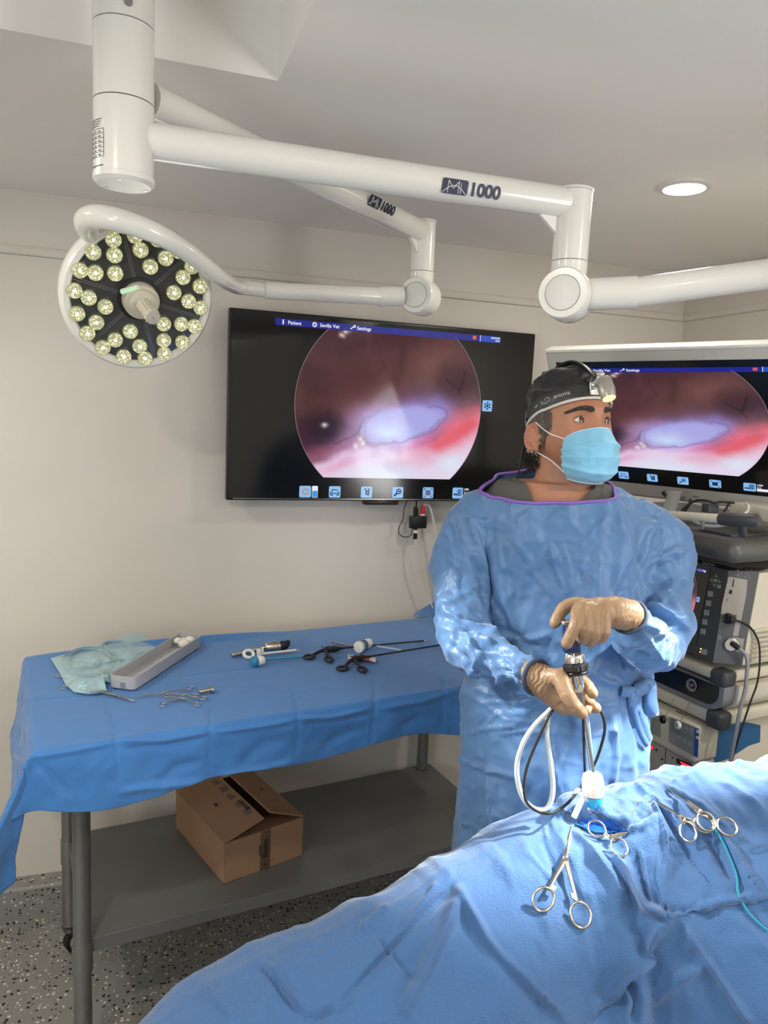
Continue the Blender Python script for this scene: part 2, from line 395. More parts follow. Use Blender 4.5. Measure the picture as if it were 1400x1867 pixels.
# ================================================================ SURGICAL LIGHT PENDANT
PC = PYc(226, 300, 1.27); px0, py0 = PC.x, 1.27
pend = empty('surgical_light', (px0, py0, ZC), 'white double-arm surgical light hanging from the ceiling recess', 'surgical light')
zb = PYc(226, 338, 1.27).z; z1 = PYc(170, 182, 1.27).z; z2 = PYc(170, 42, 1.27).z
R0 = .0445
MB().lathe([(R0, z2+.0012), (R0, rz)], o=(px0, py0, 0), n=48).build('ceiling_column', M_WHITE, pend)
MB().lathe([(R0, z1+.0012), (R0, z2-.0006)], o=(px0, py0, 0), n=48).build('upper_hub', M_WHITE, pend)
MB().lathe([(R0, zb+.012), (R0, z1-.0006)], o=(px0, py0, 0), n=48).build('lower_hub', M_WHITE, pend)
MB().lathe([(R0*.93, zb+.004), (R0*.93, rz-.01)], o=(px0, py0, 0), n=32).build('inner_sleeve', M_BLACK, pend)
cp = MB().lathe([(.001, zb), (R0*.9, zb-.001), (R0+.001, zb+.004), (R0+.001, zb+.0115), (R0*.9, zb+.0118)], o=(px0, py0, 0), n=48, caps=False).build('bottom_cap', M_WHITE2, pend)
for a in (20, 140, 260): MB().cyl((px0+.034*math.cos(rad(a)), py0+.034*math.sin(rad(a)), zb-.0014), (px0+.034*math.cos(rad(a)), py0+.034*math.sin(rad(a)), zb+.002), .0035, n=12).build('screw', M_STEEL, cp)
p = PYc(234, 3, 1.27-R0); MB().cyl((p.x, p.y-.002, p.z), (p.x, p.y+.003, p.z), .006, n=20).build('set_screw', M_GREY, pend)
# data plate printed on the hub, wrapped on the left side
def on_hub(ang, z, r=R0+.0006): return Vector((px0+r*math.cos(rad(ang)), py0+r*math.sin(rad(ang)), z))
pr = MB(); zt = PYc(190, 240, 1.25).z
def hubstrip(a0, a1, z0, zz1):
    n = 8; P = [[on_hub(a0+(a1-a0)*i/n, z) for i in range(n+1)] for z in (z0, zz1)]; pr.grid(P)
for k in range(7): z = zt-.0065*k; hubstrip(-172, -128, z, z+.0006)
hubstrip(-172, -171, zt-.039, zt); hubstrip(-129, -128, zt-.039, zt)
for k in range(6):
    for q in range(3): hubstrip(-170+q*13, -162+q*13, zt-.0045-.0065*k, zt-.003-.0065*k)
for k in range(4): hubstrip(-172, -140+k*2, zt+.004+k*.0032, zt+.005+k*.0032)
hubstrip(-170, -130, zt-.052, zt-.0505)
pr.build('data_plate', M_DGREY, pend, smooth=False)

def logo(M, h, par):
    """navy badge with a white bridge-like mark, then 1000"""
    w = h*1.95
    MB().prism(ells(w, h, h*.17), (w/2, 0, 0), (1, 0, 0), (0, 1, 0), (0, 0, 1), .0004, M=M).build('badge', M_NAVY, par, smooth=False)
    g = MB(); t = h*.028
    def ln(pts): g.tube([M @ Vector((x*h, y*h, .0006)) for x, y in pts], t, n=5)
    ln([(.45, -.42), (.45, .38)]); ln([(.45, .38), (.85, -.12)]); ln([(.85, -.12), (1.25, .38)]); ln([(1.25, .38), (1.25, -.42)]); ln([(1.42, -.42), (1.42, .30)])
    ln([(.08+1.75*i/12, -.42+.50*math.sin(math.pi*i/12)) for i in range(13)])
    g.build('bridge_mark', M_WHITE2, par)
    text('1000', h*1.22, M @ Matrix.Translation((w+h*.12, -h*.42, 0)), M_NAVY, par, bold=h*.035, sx=1.0)

# wrap flat lettering on to a tube : give the mark's frame so that it lies on the tube's camera side
def arm_frame(a, b, r, pxx, pyy):
    ax = (Vector(b)-Vector(a)).normalized(); view = (CP-(Vector(a)+Vector(b))/2); v = (view-ax*view.dot(ax)).normalized()
    up = v.cross(ax)*-1
    if up.z < 0: up = -up
    n = v; p0 = Vector(a)+n*r
    q = PPL(pxx, pyy, p0+n*.0008, n)
    return frame(q, ax, z=n)

def joint_set(zarm, a_px, post_px, r_arm, top_px, bot_px, kd, name):
    pass
# --- front arm
A1 = PZ(1046, 372, 2.05)
a0 = Vector((px0, py0, 2.05)); r1 = .0275
arm1 = MB().tube([a0+(A1-a0)*.04, A1], r1, n=32).build('extension_arm', M_WHITE, pend)
Mf = arm_frame(a0, A1, r1, 806, 337); logo(Mf, .0245, arm1)
k1 = proj(A1)[2]
def post(A, ptop, pbot, r, ra, gus_dir):
    zt_ = PYc(*ptop, A.y).z; zb_ = PYc(*pbot, A.y).z
    o = MB(); o.lathe([(r, zb_), (r, zt_-.006)], o=(A.x, A.y, 0), n=40)
    P = o.build('drop_post', M_WHITE, pend)
    MB().lathe([(r*1.04, zt_-.0055), (r*1.04, zt_-.001), (r*.9, zt_+.001)], o=(A.x, A.y, 0), n=40).build('post_cap', M_WHITE2, P)
    d = Vector(gus_dir).normalized(); s = Vector((-d.y, d.x, 0))
    g = MB().prism([(r*.8, ra*-.9), (r+.04, ra*-.9), (r*.8, ra*-.9-.038)], Vector((A.x, A.y, A.z))-s*.004, d, (0, 0, 1), s, .008)
    g.build('gusset', M_WHITE, P)
    return P, zb_
P1, zb1 = post(A1, (1052, 346), (1046, 478), .033, r1, a0-A1)
def knuckle(A, ztop, cpx, rj, post_r, axis, half):
    """swivel housing: neck below the post flowing into a horizontal drum"""
    C = PYc(*cpx, A.y); C = Vector((A.x, A.y, C.z)); ax = Vector(axis).normalized()
    n = MB(); n.lathe([(post_r, ztop-.0015), (post_r, ztop-.012), (post_r*.95, C.z+rj*.55), (post_r*.9, C.z)], o=(A.x, A.y, 0), n=36)
    o = n.build('swivel_neck', M_WHITE, pend)
    R_ = ax.to_track_quat('Z', 'Y').to_matrix()
    MB().lathe([(rj*.9, -half), (rj, -half+.005), (rj, half-.005), (rj*.93, half)], o=C, ax=ax, n=48).build('swivel_drum', M_WHITE, o)
    d = MB().lathe([(rj*.62, half-.0005), (rj*.66, half+.0012), (rj*.62, half+.0018), (.001, half+.0018)], o=C, ax=ax, n=40, caps=False)
    d.build('swivel_cap', M_WHITE2, o)
    MB().torus(C+ax*(half+.0006), rj*.67, .0007, ax=ax).build('cap_seam', M_GREY, o)
    return C, o
toc = (CP-A1).normalized()
ax1 = (Vector((toc.x, toc.y, 0)).normalized()*.9-CAMX*.22)
J1, _ = knuckle(A1, zb1, (1043, 540), .0475, .0335, ax1, .038)
# spring arm to the right, out of frame, with its lamp head
B1 = PD(1160, 533, J1_k := proj(J1)[2]*.985); B2 = PD(1440, 494, J1_k*.97)
S0 = J1+(B1-J1)*.25
MB().tube([S0, B1], .0295, n=32).build('spring_arm_sleeve', M_WHITE, pend)
d1 = (B2-B1).normalized(); B3 = B1+d1*.34
MB().tube([B1-d1*.01, B3], .0268, n=32).build('spring_arm', M_WHITE, pend)
# --- rear arm
A2 = PZ(772, 424, 2.12); a2 = Vector((px0, py0, 2.12)); 
arm2 = MB().tube([a2+(A2-a2)*.05, A2], r1, n=32).build('extension_arm', M_WHITE, pend)
Mf = arm_frame(a2, A2, r1, 673, 363); logo(Mf, .0245, arm2)
P2, zb2 = post(A2, (775, 403), (768, 496), .0315, r1, a2-A2)
toc2 = (CP-A2).normalized(); ax2 = (Vector((toc2.x, toc2.y, 0)).normalized()*.85-CAMX*.35)
J2, _ = knuckle(A2, zb2, (757, 540), .047, .0325, ax2, .036)
kj = proj(J2)[2]
C1 = PD(482, 529, kj*.93); S2 = J2+(C1-J2)*.12
MB().tube([S2, PD(690, 540, kj*.985)], .0255, n=28).build('spring_arm_sleeve', M_WHITE, pend)
MB().tube([PD(695, 540, kj*.985), C1], [.0225, .0205], n=28).build('spring_arm', M_WHITE, pend)
MB().tube([C1, PD(446, 524, kj*.915)], .0175, n=28).build('arm_collar', M_WHITE, pend)
KL = 1.50
curve = [PD(452, 525, kj*.915), PD(432, 523, kj*.90), PD(402, 507, 1.58), PD(350, 466, 1.47), PD(290, 428, 1.40), PD(225, 404, 1.365), PD(178, 395, 1.37), PD(156, 402, 1.40), PD(160, 420, 1.45), PD(174, 438, 1.50)]
MB().tube(curve, [.0165, .0168, .0175, .0185, .0195, .0215, .0222, .0212, .0205, .0195], n=24, smooth=6).build('lamp_yoke', M_WHITE, pend)

# lamp head builder in local coords (z = beam direction)
M_LENS = mat('led_lens_glow', (.25, .25, .2), .15, emit=(1.0, .96, .74), estr=1.25, noise_scale=None)
def lens_mat():
    m = MATS['led_lens_glow']; nt = m.node_tree; b = nt.nodes['Principled BSDF']
    tc = nt.nodes.new('ShaderNodeTexCoord'); v = nt.nodes.new('ShaderNodeTexVoronoi'); v.inputs['Scale'].default_value = 210
    nt.links.new(tc.outputs['Object'], v.inputs['Vector'])
    r = nt.nodes.new('ShaderNodeValToRGB'); r.color_ramp.elements[0].color = (.92, .93, .55, 1); r.color_ramp.elements[1].color = (.22, .21, .09, 1); r.color_ramp.elements[1].position = .55
    nt.links.new(v.outputs['Distance'], r.inputs['Fac']); nt.links.new(r.outputs['Color'], b.inputs['Emission Color'])
lens_mat()
M_CORE = mat('led_core_glow', (1, 1, .9), .3, emit=(1, .98, .75), estr=1.6)
M_GLASS = mat('lamp_back_plate', (.05, .052, .055), .12, metal=.3, coat=.6)
M_CLEAR = mat('clear_lens_collar', (.85, .87, .85), .05, trans=.9, ior=1.4)
def lamp_head(M, R, par, detail=True):
    L = MB().lathe([(R*.90, -.012), (R*.93, -.002), (R, -.004), (R*1.045, -.014), (R*1.05, -.034), (R*.98, -.052), (R*.6, -.070), (.001, -.075)], n=72, M=M, caps=False).build('lamp_housing', M_WHITE, par)
    MB().lathe([(.001, -.010), (R*.925, -.010)], n=60, M=M, caps=False).build('lamp_back_plate', M_GLASS, L)
    dv = MB()
    for k in range(6):
        a = rad(60*k+33); d = Vector((math.cos(a), math.sin(a), 0)); s = Vector((-d.y, d.x, 0))
        for o in (-.0022, .0022): dv.cyl(M @ (d*R*.26+s*o+Vector((0, 0, -.009))), M @ (d*R*.92+s*o+Vector((0, 0, -.009))), .0006, n=5)
    dv.build('sector_divider', M_GREY, L)
    for k in range(6):
        for r, das in ((.48, (0,)), (.68, (-14, 16)), (.865, (-20, 1, 21))):
            for da in das:
                a = rad(60*k+63+da); c = Vector((R*r*math.cos(a), R*r*math.sin(a), -.009)); q = R*.103
                ln = MB().lathe([(q*.55, 0), (q*.95, .006), (q, .009), (q*.95, .0105), (q*.45, .0095), (.0005, .0085)], o=c, n=20, M=M, caps=False).build('led_lens', M_LENS, L)
                if detail:
                    MB().lathe([(q*1.02, -.0005), (q*1.10, .004), (q*1.06, .0095)], o=c, n=20, M=M, caps=False).build('lens_collar', M_CLEAR, ln)
                    MB().sph(c+Vector((0, 0, .0095)), (q*.24, q*.24, .0015), n=10, m=6, M=M).build('led_chip', M_CORE, ln)
    MB().lathe([(R*.30, -.0095), (R*.30, -.006), (R*.26, -.004)], n=40, M=M, caps=False).build('hub_base', M_RUB, L)
    hb = MB().lathe([(R*.25, -.006), (R*.25, .012), (R*.235, .018), (R*.19, .021), (R*.185, .028), (R*.12, .034), (.001, .034)], n=44, M=M, caps=False).build('hub', M_CREAM, L)
    MB().prism(ells(R*.26, R*.075, R*.03), (-.02, R*.208, .0185), (1, .15, 0), (-.15, 1, 0), (0, 0, 1), .002, M=M).build('button_panel', M_WHITE2, L)
    g = MB()
    for k in range(5): g.box((-.035+k*.0065, R*.19+k*.001, .0212), (.0035, .003, .001), M=M)
    g.build('indicator_light', mat('green_indicator', (.1, .6, .1), emit=(.2, 1, .3), estr=1.5), L)
    nr = 12; H = MB(); prof = []
    n = 36
    vs = []; zs = [.032, .05, .075, .10, .112, .116]; rr = [.0155, .0135, .0125, .0145, .0155, .013]
    P = [[M @ Vector((rr[i]*(1+.06*math.cos(nr*2*math.pi*j/n))*math.cos(2*math.pi*j/n), rr[i]*(1+.06*math.cos(nr*2*math.pi*j/n))*math.sin(2*math.pi*j/n), zs[i])) for j in range(n)] for i in range(6)]
    H.grid(P, closed_v=True); H.build('handle', M_CREAM, L)
    MB().lathe([(.0135, .115), (.0125, .119), (.001, .120)], n=28, M=M, caps=False).build('handle_cap', mat('hub_grey', (.42, .40, .36), .5), L)
    return L
LC = PD(256, 547, KL*1.04)
nrm = -ray(256, 547).normalized(); off = (CAMX*.58-CAMY*.81).normalized()
beam = (nrm*math.cos(rad(25))+off*math.sin(rad(25))).normalized()
xax = (CAMX-beam*CAMX.dot(beam)).normalized()
ML = frame(LC, xax, z=beam)
print('BEAM', LC, LC+beam*.12)
lamp_head(ML, .150, pend)
light('surgical_lamp_glow', 'AREA', LC+beam*.13, LC+beam*1.0, .5, (1, .97, .85), .26)
# second head at the end of the right hand spring arm, outside the frame
yk = [B3-d1*.01, B3+d1*.05, LAMP2+Vector((.12, .10, .04)), LAMP2+Vector((.11, .0, .09)), LAMP2+Vector((.04, -.02, .06))]
MB().tube(yk, .02, n=20, smooth=6).build('lamp_yoke', M_WHITE, pend)
bd = (LAMP2_AIM-LAMP2).normalized()
lamp_head(frame(LAMP2, bd.orthogonal(), z=bd), .150, pend, detail=False)
# ================================================================ SCREENS
def lin(c): c = np.asarray(c, float)/255.0; return np.where(c <= .04045, c/12.92, ((c+.055)/1.055)**2.4)
BL = [  # s, t, sx, sy, angle, colour, weight
 (-.35, .75, .5, .35, 0, (98, 62, 70), 1), (.1, .85, .4, .3, 0, (88, 46, 56), 1), (.7, .75, .35, .3, 0, (112, 78, 74), 1), (-.85, .45, .3, .4, 0, (108, 74, 76), 1),
 (-.1, .35, .4, .25, 20, (128, 84, 78), 1.2), (.4, .45, .35, .2, 25, (158, 112, 96), 1.3), (-.5, .15, .4, .25, 0, (96, 58, 54), 1.2), (-.9, .0, .25, .3, 0, (78, 54, 48), 1),
 (.68, .32, .22, .18, -10, (84, 54, 62), 1.6), (.85, .12, .2, .12, 30, (112, 86, 92), 1.3), (.15, .12, .35, .12, 15, (118, 84, 98), 1.2), (-.72, -.24, .2, .13, 8, (34, 22, 36), 3.2),
 (-.9, -.35, .15, .12, 0, (74, 42, 54), 2), (-.38, -.24, .22, .16, 30, (168, 142, 166), 2.2), (-.5, -.42, .25, .10, 25, (160, 110, 130), 1.8), (.12, -.13, .38, .16, 15, (170, 166, 232), 4.5),
 (.05, -.26, .14, .09, 15, (186, 206, 252), 4.5), (.42, -.04, .14, .10, 15, (150, 138, 204), 2), (.5, -.3, .14, .10, 10, (196, 120, 150), 1.8), (.85, -.1, .2, .13, 20, (214, 118, 124), 2.4),
 (.75, -.3, .25, .14, 20, (238, 96, 108), 2.8), (.38, -.45, .18, .13, 20, (228, 120, 150), 2.4), (.02, -.45, .3, .12, 8, (216, 190, 222), 2), (.0, -.7, .5, .22, 0, (214, 224, 240), 3.5),
 (-.5, -.62, .25, .12, 30, (232, 178, 210), 2.4), (.68, -.52, .2, .18, 30, (232, 220, 244), 3.6), (.95, -.35, .1, .2, 0, (238, 140, 140), 2), (.45, -.75, .2, .15, 0, (236, 200, 232), 2.5), (-.78, -.5, .15, .07, 30, (140, 84, 100), 2)]
def endo(S, T):
    V = np.stack([S, T, np.zeros_like(S)], 1); n1 = fbm(V, 2.5, 4, 3.1); n2 = fbm(V, 6, 3, 9.2)
    S = S+n1*.05; T = T+n2*.025
    acc = np.zeros((len(S), 3)); w = np.zeros(len(S))+1e-6
    for s, t, sx, sy, a, c, wt in BL:
        a = rad(a); dx = (S-s)*math.cos(a)+(T-t)*math.sin(a); dy = -(S-s)*math.sin(a)+(T-t)*math.cos(a)
        g = wt*np.exp(-(dx/sx)**2-(dy/sy)**2)+1e-5*wt/(dx*dx+dy*dy+.01); acc += g[:, None]*np.array(c, float); w += g
    C = acc/w[:, None]; C *= (1+.10*n1+.05*n2)[:, None]
    def mixin(C, c, a): return C*(1-a[:, None])+np.asarray(c)*a[:, None]
    C *= (1-.24*sstep(-.1, .3, T))[:, None]*np.array([1.0, .93, 1.0])
    # pale tissue along the bottom
    cs, ct = [-1, -.75, -.5, -.25, 0, .3, .55, .8, 1.05], [-.72, -.60, -.47, -.41, -.44, -.42, -.30, -.12, -.02]
    edge = np.interp(S, cs, ct); a = sstep(.05, -.05, T-edge)
    pal = np.array([232, 206, 232.])[None, :]*np.ones((len(S), 1)); wh = np.exp(-((S+.05)/.45)**2-((T+.75)/.22)**2)+np.exp(-((S-.68)/.20)**2-((T+.55)/.16)**2); wh = np.clip(wh, 0, 1)
    pal = pal*(1-wh[:, None])+np.array([222, 232, 246.])*wh[:, None]
    rd = np.clip(np.exp(-((S-.55-(T+.3)*.2)/.22)**2-((T+.30)/.15)**2)*1.2+np.exp(-((S-.88)/.22)**2-((T+.14-(S-.88)*.4)/.13)**2), 0, 1)*.85*(1-np.exp(-((S-.68)/.17)**2-((T+.56)/.12)**2))
    pal = pal*(1-rd[:, None])+np.array([226, 78, 92.])*rd[:, None]
    pk = np.clip(np.exp(-((S+.55)/.2)**2-((T+.6-(S+.55)*.4)/.06)**2)+.7*np.exp(-((S-.3)/.2)**2-((T+.52)/.08)**2), 0, 1); pal = pal*(1-.6*pk[:, None])+np.array([226, 150, 184.])*.6*pk[:, None]
    C = C*(1-a[:, None]*.92)+pal*a[:, None]*.92
    # lilac oval
    x_, y_ = S-.13, T+.16; ca_, sa_ = math.cos(.25), math.sin(.25); q_ = np.sqrt(((x_*ca_+y_*sa_)/.44)**2+((-x_*sa_+y_*ca_)/.155)**2)
    a = sstep(1.30, .70, q_+n1*.03); li = np.clip(np.exp(-((S+.02)/.2)**2-((T+.26)/.10)**2), 0, 1)
    C = C*(1-a[:, None])+(np.array([172, 170, 230.])*(1-li[:, None])+np.array([200, 218, 250.])*li[:, None])*a[:, None]
    C *= (1-.14*np.exp(-((q_-1.12)/.05)**2)*(T < -.05+S*.25))[:, None]
    # dark rims and vessels
    for pts, wd, k in (([(-.3, -.36), (-.2, -.40), (.1, -.36), (.4, -.22), (.58, -.08)], .012, .12), ([(-.27, -.33), (-.25, -.18), (-.1, -.05)], .012, .10), ([(.6, .3), (.72, .22), (.82, .4)], .008, .30), ([(.72, .22), (.8, .12)], .008, .25),
                       ([(-.6, -.38), (-.4, -.3), (-.3, -.2)], .012, .18), ([(.2, -.42), (.5, -.3), (.7, -.18)], .02, .03), ([(-.2, .7), (-.1, .4)], .012, .10), ([(-.25, .9), (-.3, .55)], .04, -.12), ([(.1, .6), (.05, .3)], .05, .12)):
        d = np.full(len(S), 9.0); Q = np.stack([S, T], 1)
        for i in range(len(pts)-1): d = np.minimum(d, segdist(Q, pts[i], pts[i+1])[0])
        C *= (1-k*np.exp(-(d/wd)**2))[:, None]
    for s, t in ((-.5, .72), (-.55, .68), (-.46, .75), (-.3, -.37), (-.33, -.33), (-.36, -.4), (-.7, -.2)):
        g = np.exp(-((S-s)**2+(T-t)**2)/.0006); C = C*(1-g[:, None])+np.array([235, 228, 225])*g[:, None]*.9+C*.1*g[:, None]
    return np.clip(C, 0, 255)
M_SCR = mat('screen_glass_black', (.006, .006, .007), .13, spec=.6)
M_PIC = vmat('screen_picture', .08, 1.0, spec=.15)
def emitm(name, c, s=1.0): return mat(name, (.01, .01, .01), .2, emit=tuple(lin(c)), estr=s)
M_BAR = emitm('toolbar_blue', (22, 30, 134)); M_ICON = emitm('icon_blue', (138, 190, 240)); M_INK = emitm('icon_ink', (16, 48, 92)); M_TXT = emitm('screen_white', (236, 240, 248))
M_REDI = emitm('icon_red', (222, 92, 84)); M_WARM = emitm('icon_orange', (220, 110, 90)); M_BAR2 = emitm('toolbar_blue_light', (36, 74, 190))
def screen_content(M, Wd, H, par, full=True, mark_ratio=1.0, res=150, asp=1.786):
    U = Vector((1, 0, 0)); Vv = Vector((0, 1, 0)); N = Vector((0, 0, 1))
    X = lambda u: u*Wd
    Yy = lambda v: v*H
    rx, ry = .3085*Wd, .3085*asp*H; cu, cv = .507, .53; t0, t1 = (.13-cv)/(.3085*asp), (.945-cv)/(.3085*asp)
    # picture: dense grid of the round view clipped flat at top and bottom
    nS, nT = res, int(res*.8); P = []; SS = []; TT = []
    for j in range(nT+1):
        t = t0+(t1-t0)*j/nT; hw = math.sqrt(max(0, 1-t*t)); row = []
        for i in range(nS+1):
            s = -hw+2*hw*i/nS; SS.append(s); TT.append(t); row.append(M @ Vector((X(cu)+s*rx, Yy(cv)+t*ry, .0006)))
        P.append(row)
    C = lin(endo(np.array(SS), np.array(TT)))
    mb = MB().grid(P); me = mb.mesh('endoscopic_view'); ca = me.color_attributes.new('Col', 'FLOAT_COLOR', 'POINT')
    ca.data.foreach_set('color', np.concatenate([C, np.ones((len(C), 1))], 1).ravel())
    link('endoscopic_view', me, M_PIC, par, smooth=False)
    e = MB(); arc = []
    for i in range(61):
        for_t = t0+(t1-t0)*i/60; arc.append((math.sqrt(max(0, 1-for_t*for_t)), for_t))
    for sg in (-1, 1): e.tube([M @ Vector((X(cu)+sg*s*rx, Yy(cv)+t*ry, .0007)) for s, t in arc], .0007*Wd, n=4)
    e.build('view_rim', emitm('rim_grey', (150, 130, 140)), par)
    def R(u0, v0, u1, v1, m, name, z=.001, p=par):
        w, h = X(u1-u0), Yy(v1-v0)
        return MB().prism(ells(w, h, min(w, h)*.12, 3), M @ Vector((X(u0)+w/2, Yy(v0)+h/2, z-.0004)), M.to_3x3() @ U, M.to_3x3() @ Vv, M.to_3x3() @ N, .0004).build(name, m, p, smooth=False)
    B = R(.134, .93, .871, .9655, M_BAR, 'toolbar')
    R(.80, .931, .87, .9645, M_BAR2, 'date_field', .0012, B); R(.7975, .93, .7992, .9655, M_TXT, 'divider', .0014, B); q = R(.772, .948-.009, .784, .96, M_REDI, 'record_icon', .0014, B)
    ts = .026*H*1.0
    sxx = Wd/1.786/H if Wd/H > 1.9 else 1.0
    def T(s, u, v, size=1.0, m=M_TXT, align='LEFT', z=.0013, p=B, b=.0003): return text(s, ts*size, M @ Matrix.Translation((X(u), Yy(v), z)), m, p, align=align, bold=b*H, sx=sxx, depth=.0002)
    T('Patient', .171, .939); T('Sevilla Vet', .268, .939); T('Settings', .384, .939)
    T('28.08.2025', .869, .951, .5, align='RIGHT'); T('09:42', .869, .936, .5, align='RIGHT')
    ic = MB(); ic.sph(M @ Vector((X(.157), Yy(.9575), .0013)), .004*H, n=8, m=6); ic.box((X(.157), Yy(.945), .0013), (.008*Wd*.5, .018*H, .0004), M=M); ic.build('patient_icon', M_TXT, B, smooth=False)
    ic = MB(); ic.torus(M @ Vector((X(.252), Yy(.948), .0013)), .008*H, .0022*H, ax=M.to_3x3() @ N, n=16, m=4)
    for k in range(8): a = k*math.pi/4; ic.box((X(.252)+.0115*H*math.cos(a), Yy(.948)+.0115*H*math.sin(a), .0013), (.005*H, .005*H, .0004), M=M)
    ic.build('gear_icon', M_TXT, B, smooth=False)
    ic = MB(); ic.cyl(M @ Vector((X(.363), Yy(.941), .0013)), M @ Vector((X(.374), Yy(.953), .0013)), .0026*H, n=6); ic.torus(M @ Vector((X(.376), Yy(.956), .0013)), .0055*H, .0022*H, ax=M.to_3x3() @ N, n=12, m=4); ic.build('spanner_icon', M_TXT, B, smooth=False)
    hw, hh = .0185, .032
    def sym(name, fn, p):
        g = MB(); fn(g); g.build(name, M_INK, p, smooth=False)
    def at(u, v): return M @ Vector((X(u), Yy(v), .0014))
    th = .0028*H
    def ln(g, pts, k=1.0): g.tube([at(*q) for q in pts], th*k, n=4)
    names = ['brightness_icon', 'rotate_icon', 'mirror_icon', 'zoom_icon', 'full_screen_icon', 'store_icon']
    us = [.239, .3326, .4364, .5413, .6456, .7508]
    for k, (u, nm) in enumerate(zip(us, names)):
        v = .050
        b = R(u-hw, v-hh, u+hw, v+hh, M_ICON, nm)
        if k == 0:
            g = MB(); g.torus(at(u, v), .013*H, .003*H, ax=M.to_3x3() @ N, n=14, m=4)
            for q in range(8): a = q*math.pi/4; g.cyl(at(u+.0105*math.cos(a), v+.0185*math.sin(a)), at(u+.014*math.cos(a), v+.025*math.sin(a)), .002*H, n=4)
            g.build('sun_symbol', M_WARM, b, smooth=False)
            lv = R(u+hw+.003, v-hh, u+hw+.021, v+hh, M_TXT, 'level_bar'); R(u+hw+.004, v-hh+.002, u+hw+.020, v+.005, emitm('level_fill', (60, 150, 220)), 'level_fill', .0013, lv)
        if k == 1: sym('symbol', lambda g: (ln(g, [(u-.008, v+.012), (u+.008, v+.012), (u+.008, v-.008), (u-.008, v-.008), (u-.008, v+.012)]), ln(g, [(u-.013, v), (u-.013, v-.016), (u-.006, v-.018)], 1.3), ln(g, [(u+.013, v), (u+.013, v-.016), (u+.006, v-.018)], 1.3)), b)
        if k == 2: text('R', .052*H, M @ Matrix.Translation((X(u+.0105), Yy(v+.020), .0012)) @ Matrix.Rotation(math.pi, 4, 'Z'), M_INK, b, bold=.0018*H, sx=sxx, name='letter_symbol')
        if k == 3: sym('symbol', lambda g: (g.torus(at(u+.003, v+.006), .0135*H, .0028*H, ax=M.to_3x3() @ N, n=16, m=4), ln(g, [(u-.003, v-.004), (u-.012, v-.021)], 1.8), ln(g, [(u-.001, v+.006), (u+.007, v+.006)]), ln(g, [(u+.003, v), (u+.003, v+.013)])), b)
        if k == 4:
            R(u-.009, v-.015, u+.009, v+.015, emitm('square_grey', (104, 104, 130)) if full else M_INK, 'square_symbol', .0013, b)
            sym('symbol', lambda g: [ln(g, [(u+sx*.014, v+sy*.013), (u+sx*.014, v+sy*.024), (u+sx*.008, v+sy*.024)], .8) for sx in (-1, 1) for sy in (-1, 1)], b)
        if k == 5:
            R(u-.002, v-.016, u+.011, v+.016, M_INK, 'card_symbol', .0013, b); sym('symbol', lambda g: (ln(g, [(u-.015, v-.008), (u-.001, v-.008)], 1.8), ln(g, [(u+.001, v+.021), (u+.013, v+.021), (u+.013, v-.012)], .8)), b)
            g = MB(); g.torus(at(u+.0045, v), .009*H, .002*H, ax=M.to_3x3() @ N, n=12, m=4); g.build('ring_symbol', M_ICON, b, smooth=False)
    T('USB:', .773, .067, .62, p=par); T('2 h', .773, .047, .62, p=par); R(.772, .022, .84, .042, M_TXT, 'storage_bar')
    b = R(.8385-hw*.95, .5657-hh, .8385+hw*.95, .5657+hh, M_ICON, 'freeze_icon')
    g = MB()
    for q in range(3):
        a = rad(90+60*q); dx, dy = .0125*math.cos(a), .0225*math.sin(a); ln(g, [(.8385-dx, .5657-dy), (.8385+dx, .5657+dy)], .9)
        for sg in (-1, 1):
            for da in (-.5, .5): ln(g, [(.8385+sg*dx*.6, .5657+sg*dy*.6), (.8385+sg*(dx*.6+.005*math.cos(a+da*1.4)), .5657+sg*(dy*.6+.009*math.sin(a+da*1.4)))], .7)
    g.build('snowflake_symbol', M_INK, b, smooth=False)

# ---- wall television
YT = 2.34
tl, tr_, bl_ = PYc(418, 560, YT), PYc(977, 607, YT), PYc(413, 912, YT)
TW, TH = tr_.x-tl.x, tl.z-bl_.z; x0, zz0 = tl.x, bl_.z
tv = empty('television', (x0+TW/2, YW, zz0+TH/2), 'large black flat television on the back wall showing a round endoscope picture', 'television')
bd_ = MB().rbox((x0+TW/2, YT+.018, zz0+TH/2), (TW, .034, TH), .004).build('bezel', M_BLACK, tv)
MB().rbox((x0+TW/2, YT+.045, zz0+TH*.45), (TW*.7, .03, TH*.6), .008).build('rear_housing', M_BLACK, tv)
MB().box((x0+TW/2, (YT+.058+YW)/2, zz0+TH*.5), (.35, YW-YT-.056, .25)).build('wall_bracket', M_DGREY, tv)
bz = .008
scr = MB().box((x0+TW/2, YT+.0006, zz0+TH/2), (TW-2*bz, .0012, TH-2*bz)).build('screen', M_SCR, tv, smooth=False)
Mtv = frame((x0, YT-.0001, zz0), (1, 0, 0), z=(0, -1, 0))
screen_content(Mtv, TW, TH, scr, res=190)
# faint chin with maker's name and the sensor foot
a = PYc(668, 913, YT); b = PYc(715, 913, YT)
MB().rbox(((a.x+b.x)/2+.01, YT+.02, zz0-.006), (b.x-a.x+.03, .03, .016), .003).build('sensor_foot', M_BLACK, tv)
text('Roxo', .013, frame((PYc(688, 912, YT).x, YT-.0006, zz0+.0005), (1, 0, 0), z=(0, -1, 0)), M_GREY, tv)
MB().box((x0+TW/2, YT-.0012, zz0+.006), (TW*.96, .002, .0035)).build('trim_strip', mat('gloss_strip', (.25, .23, .2), .2, metal=.8), tv, smooth=False)
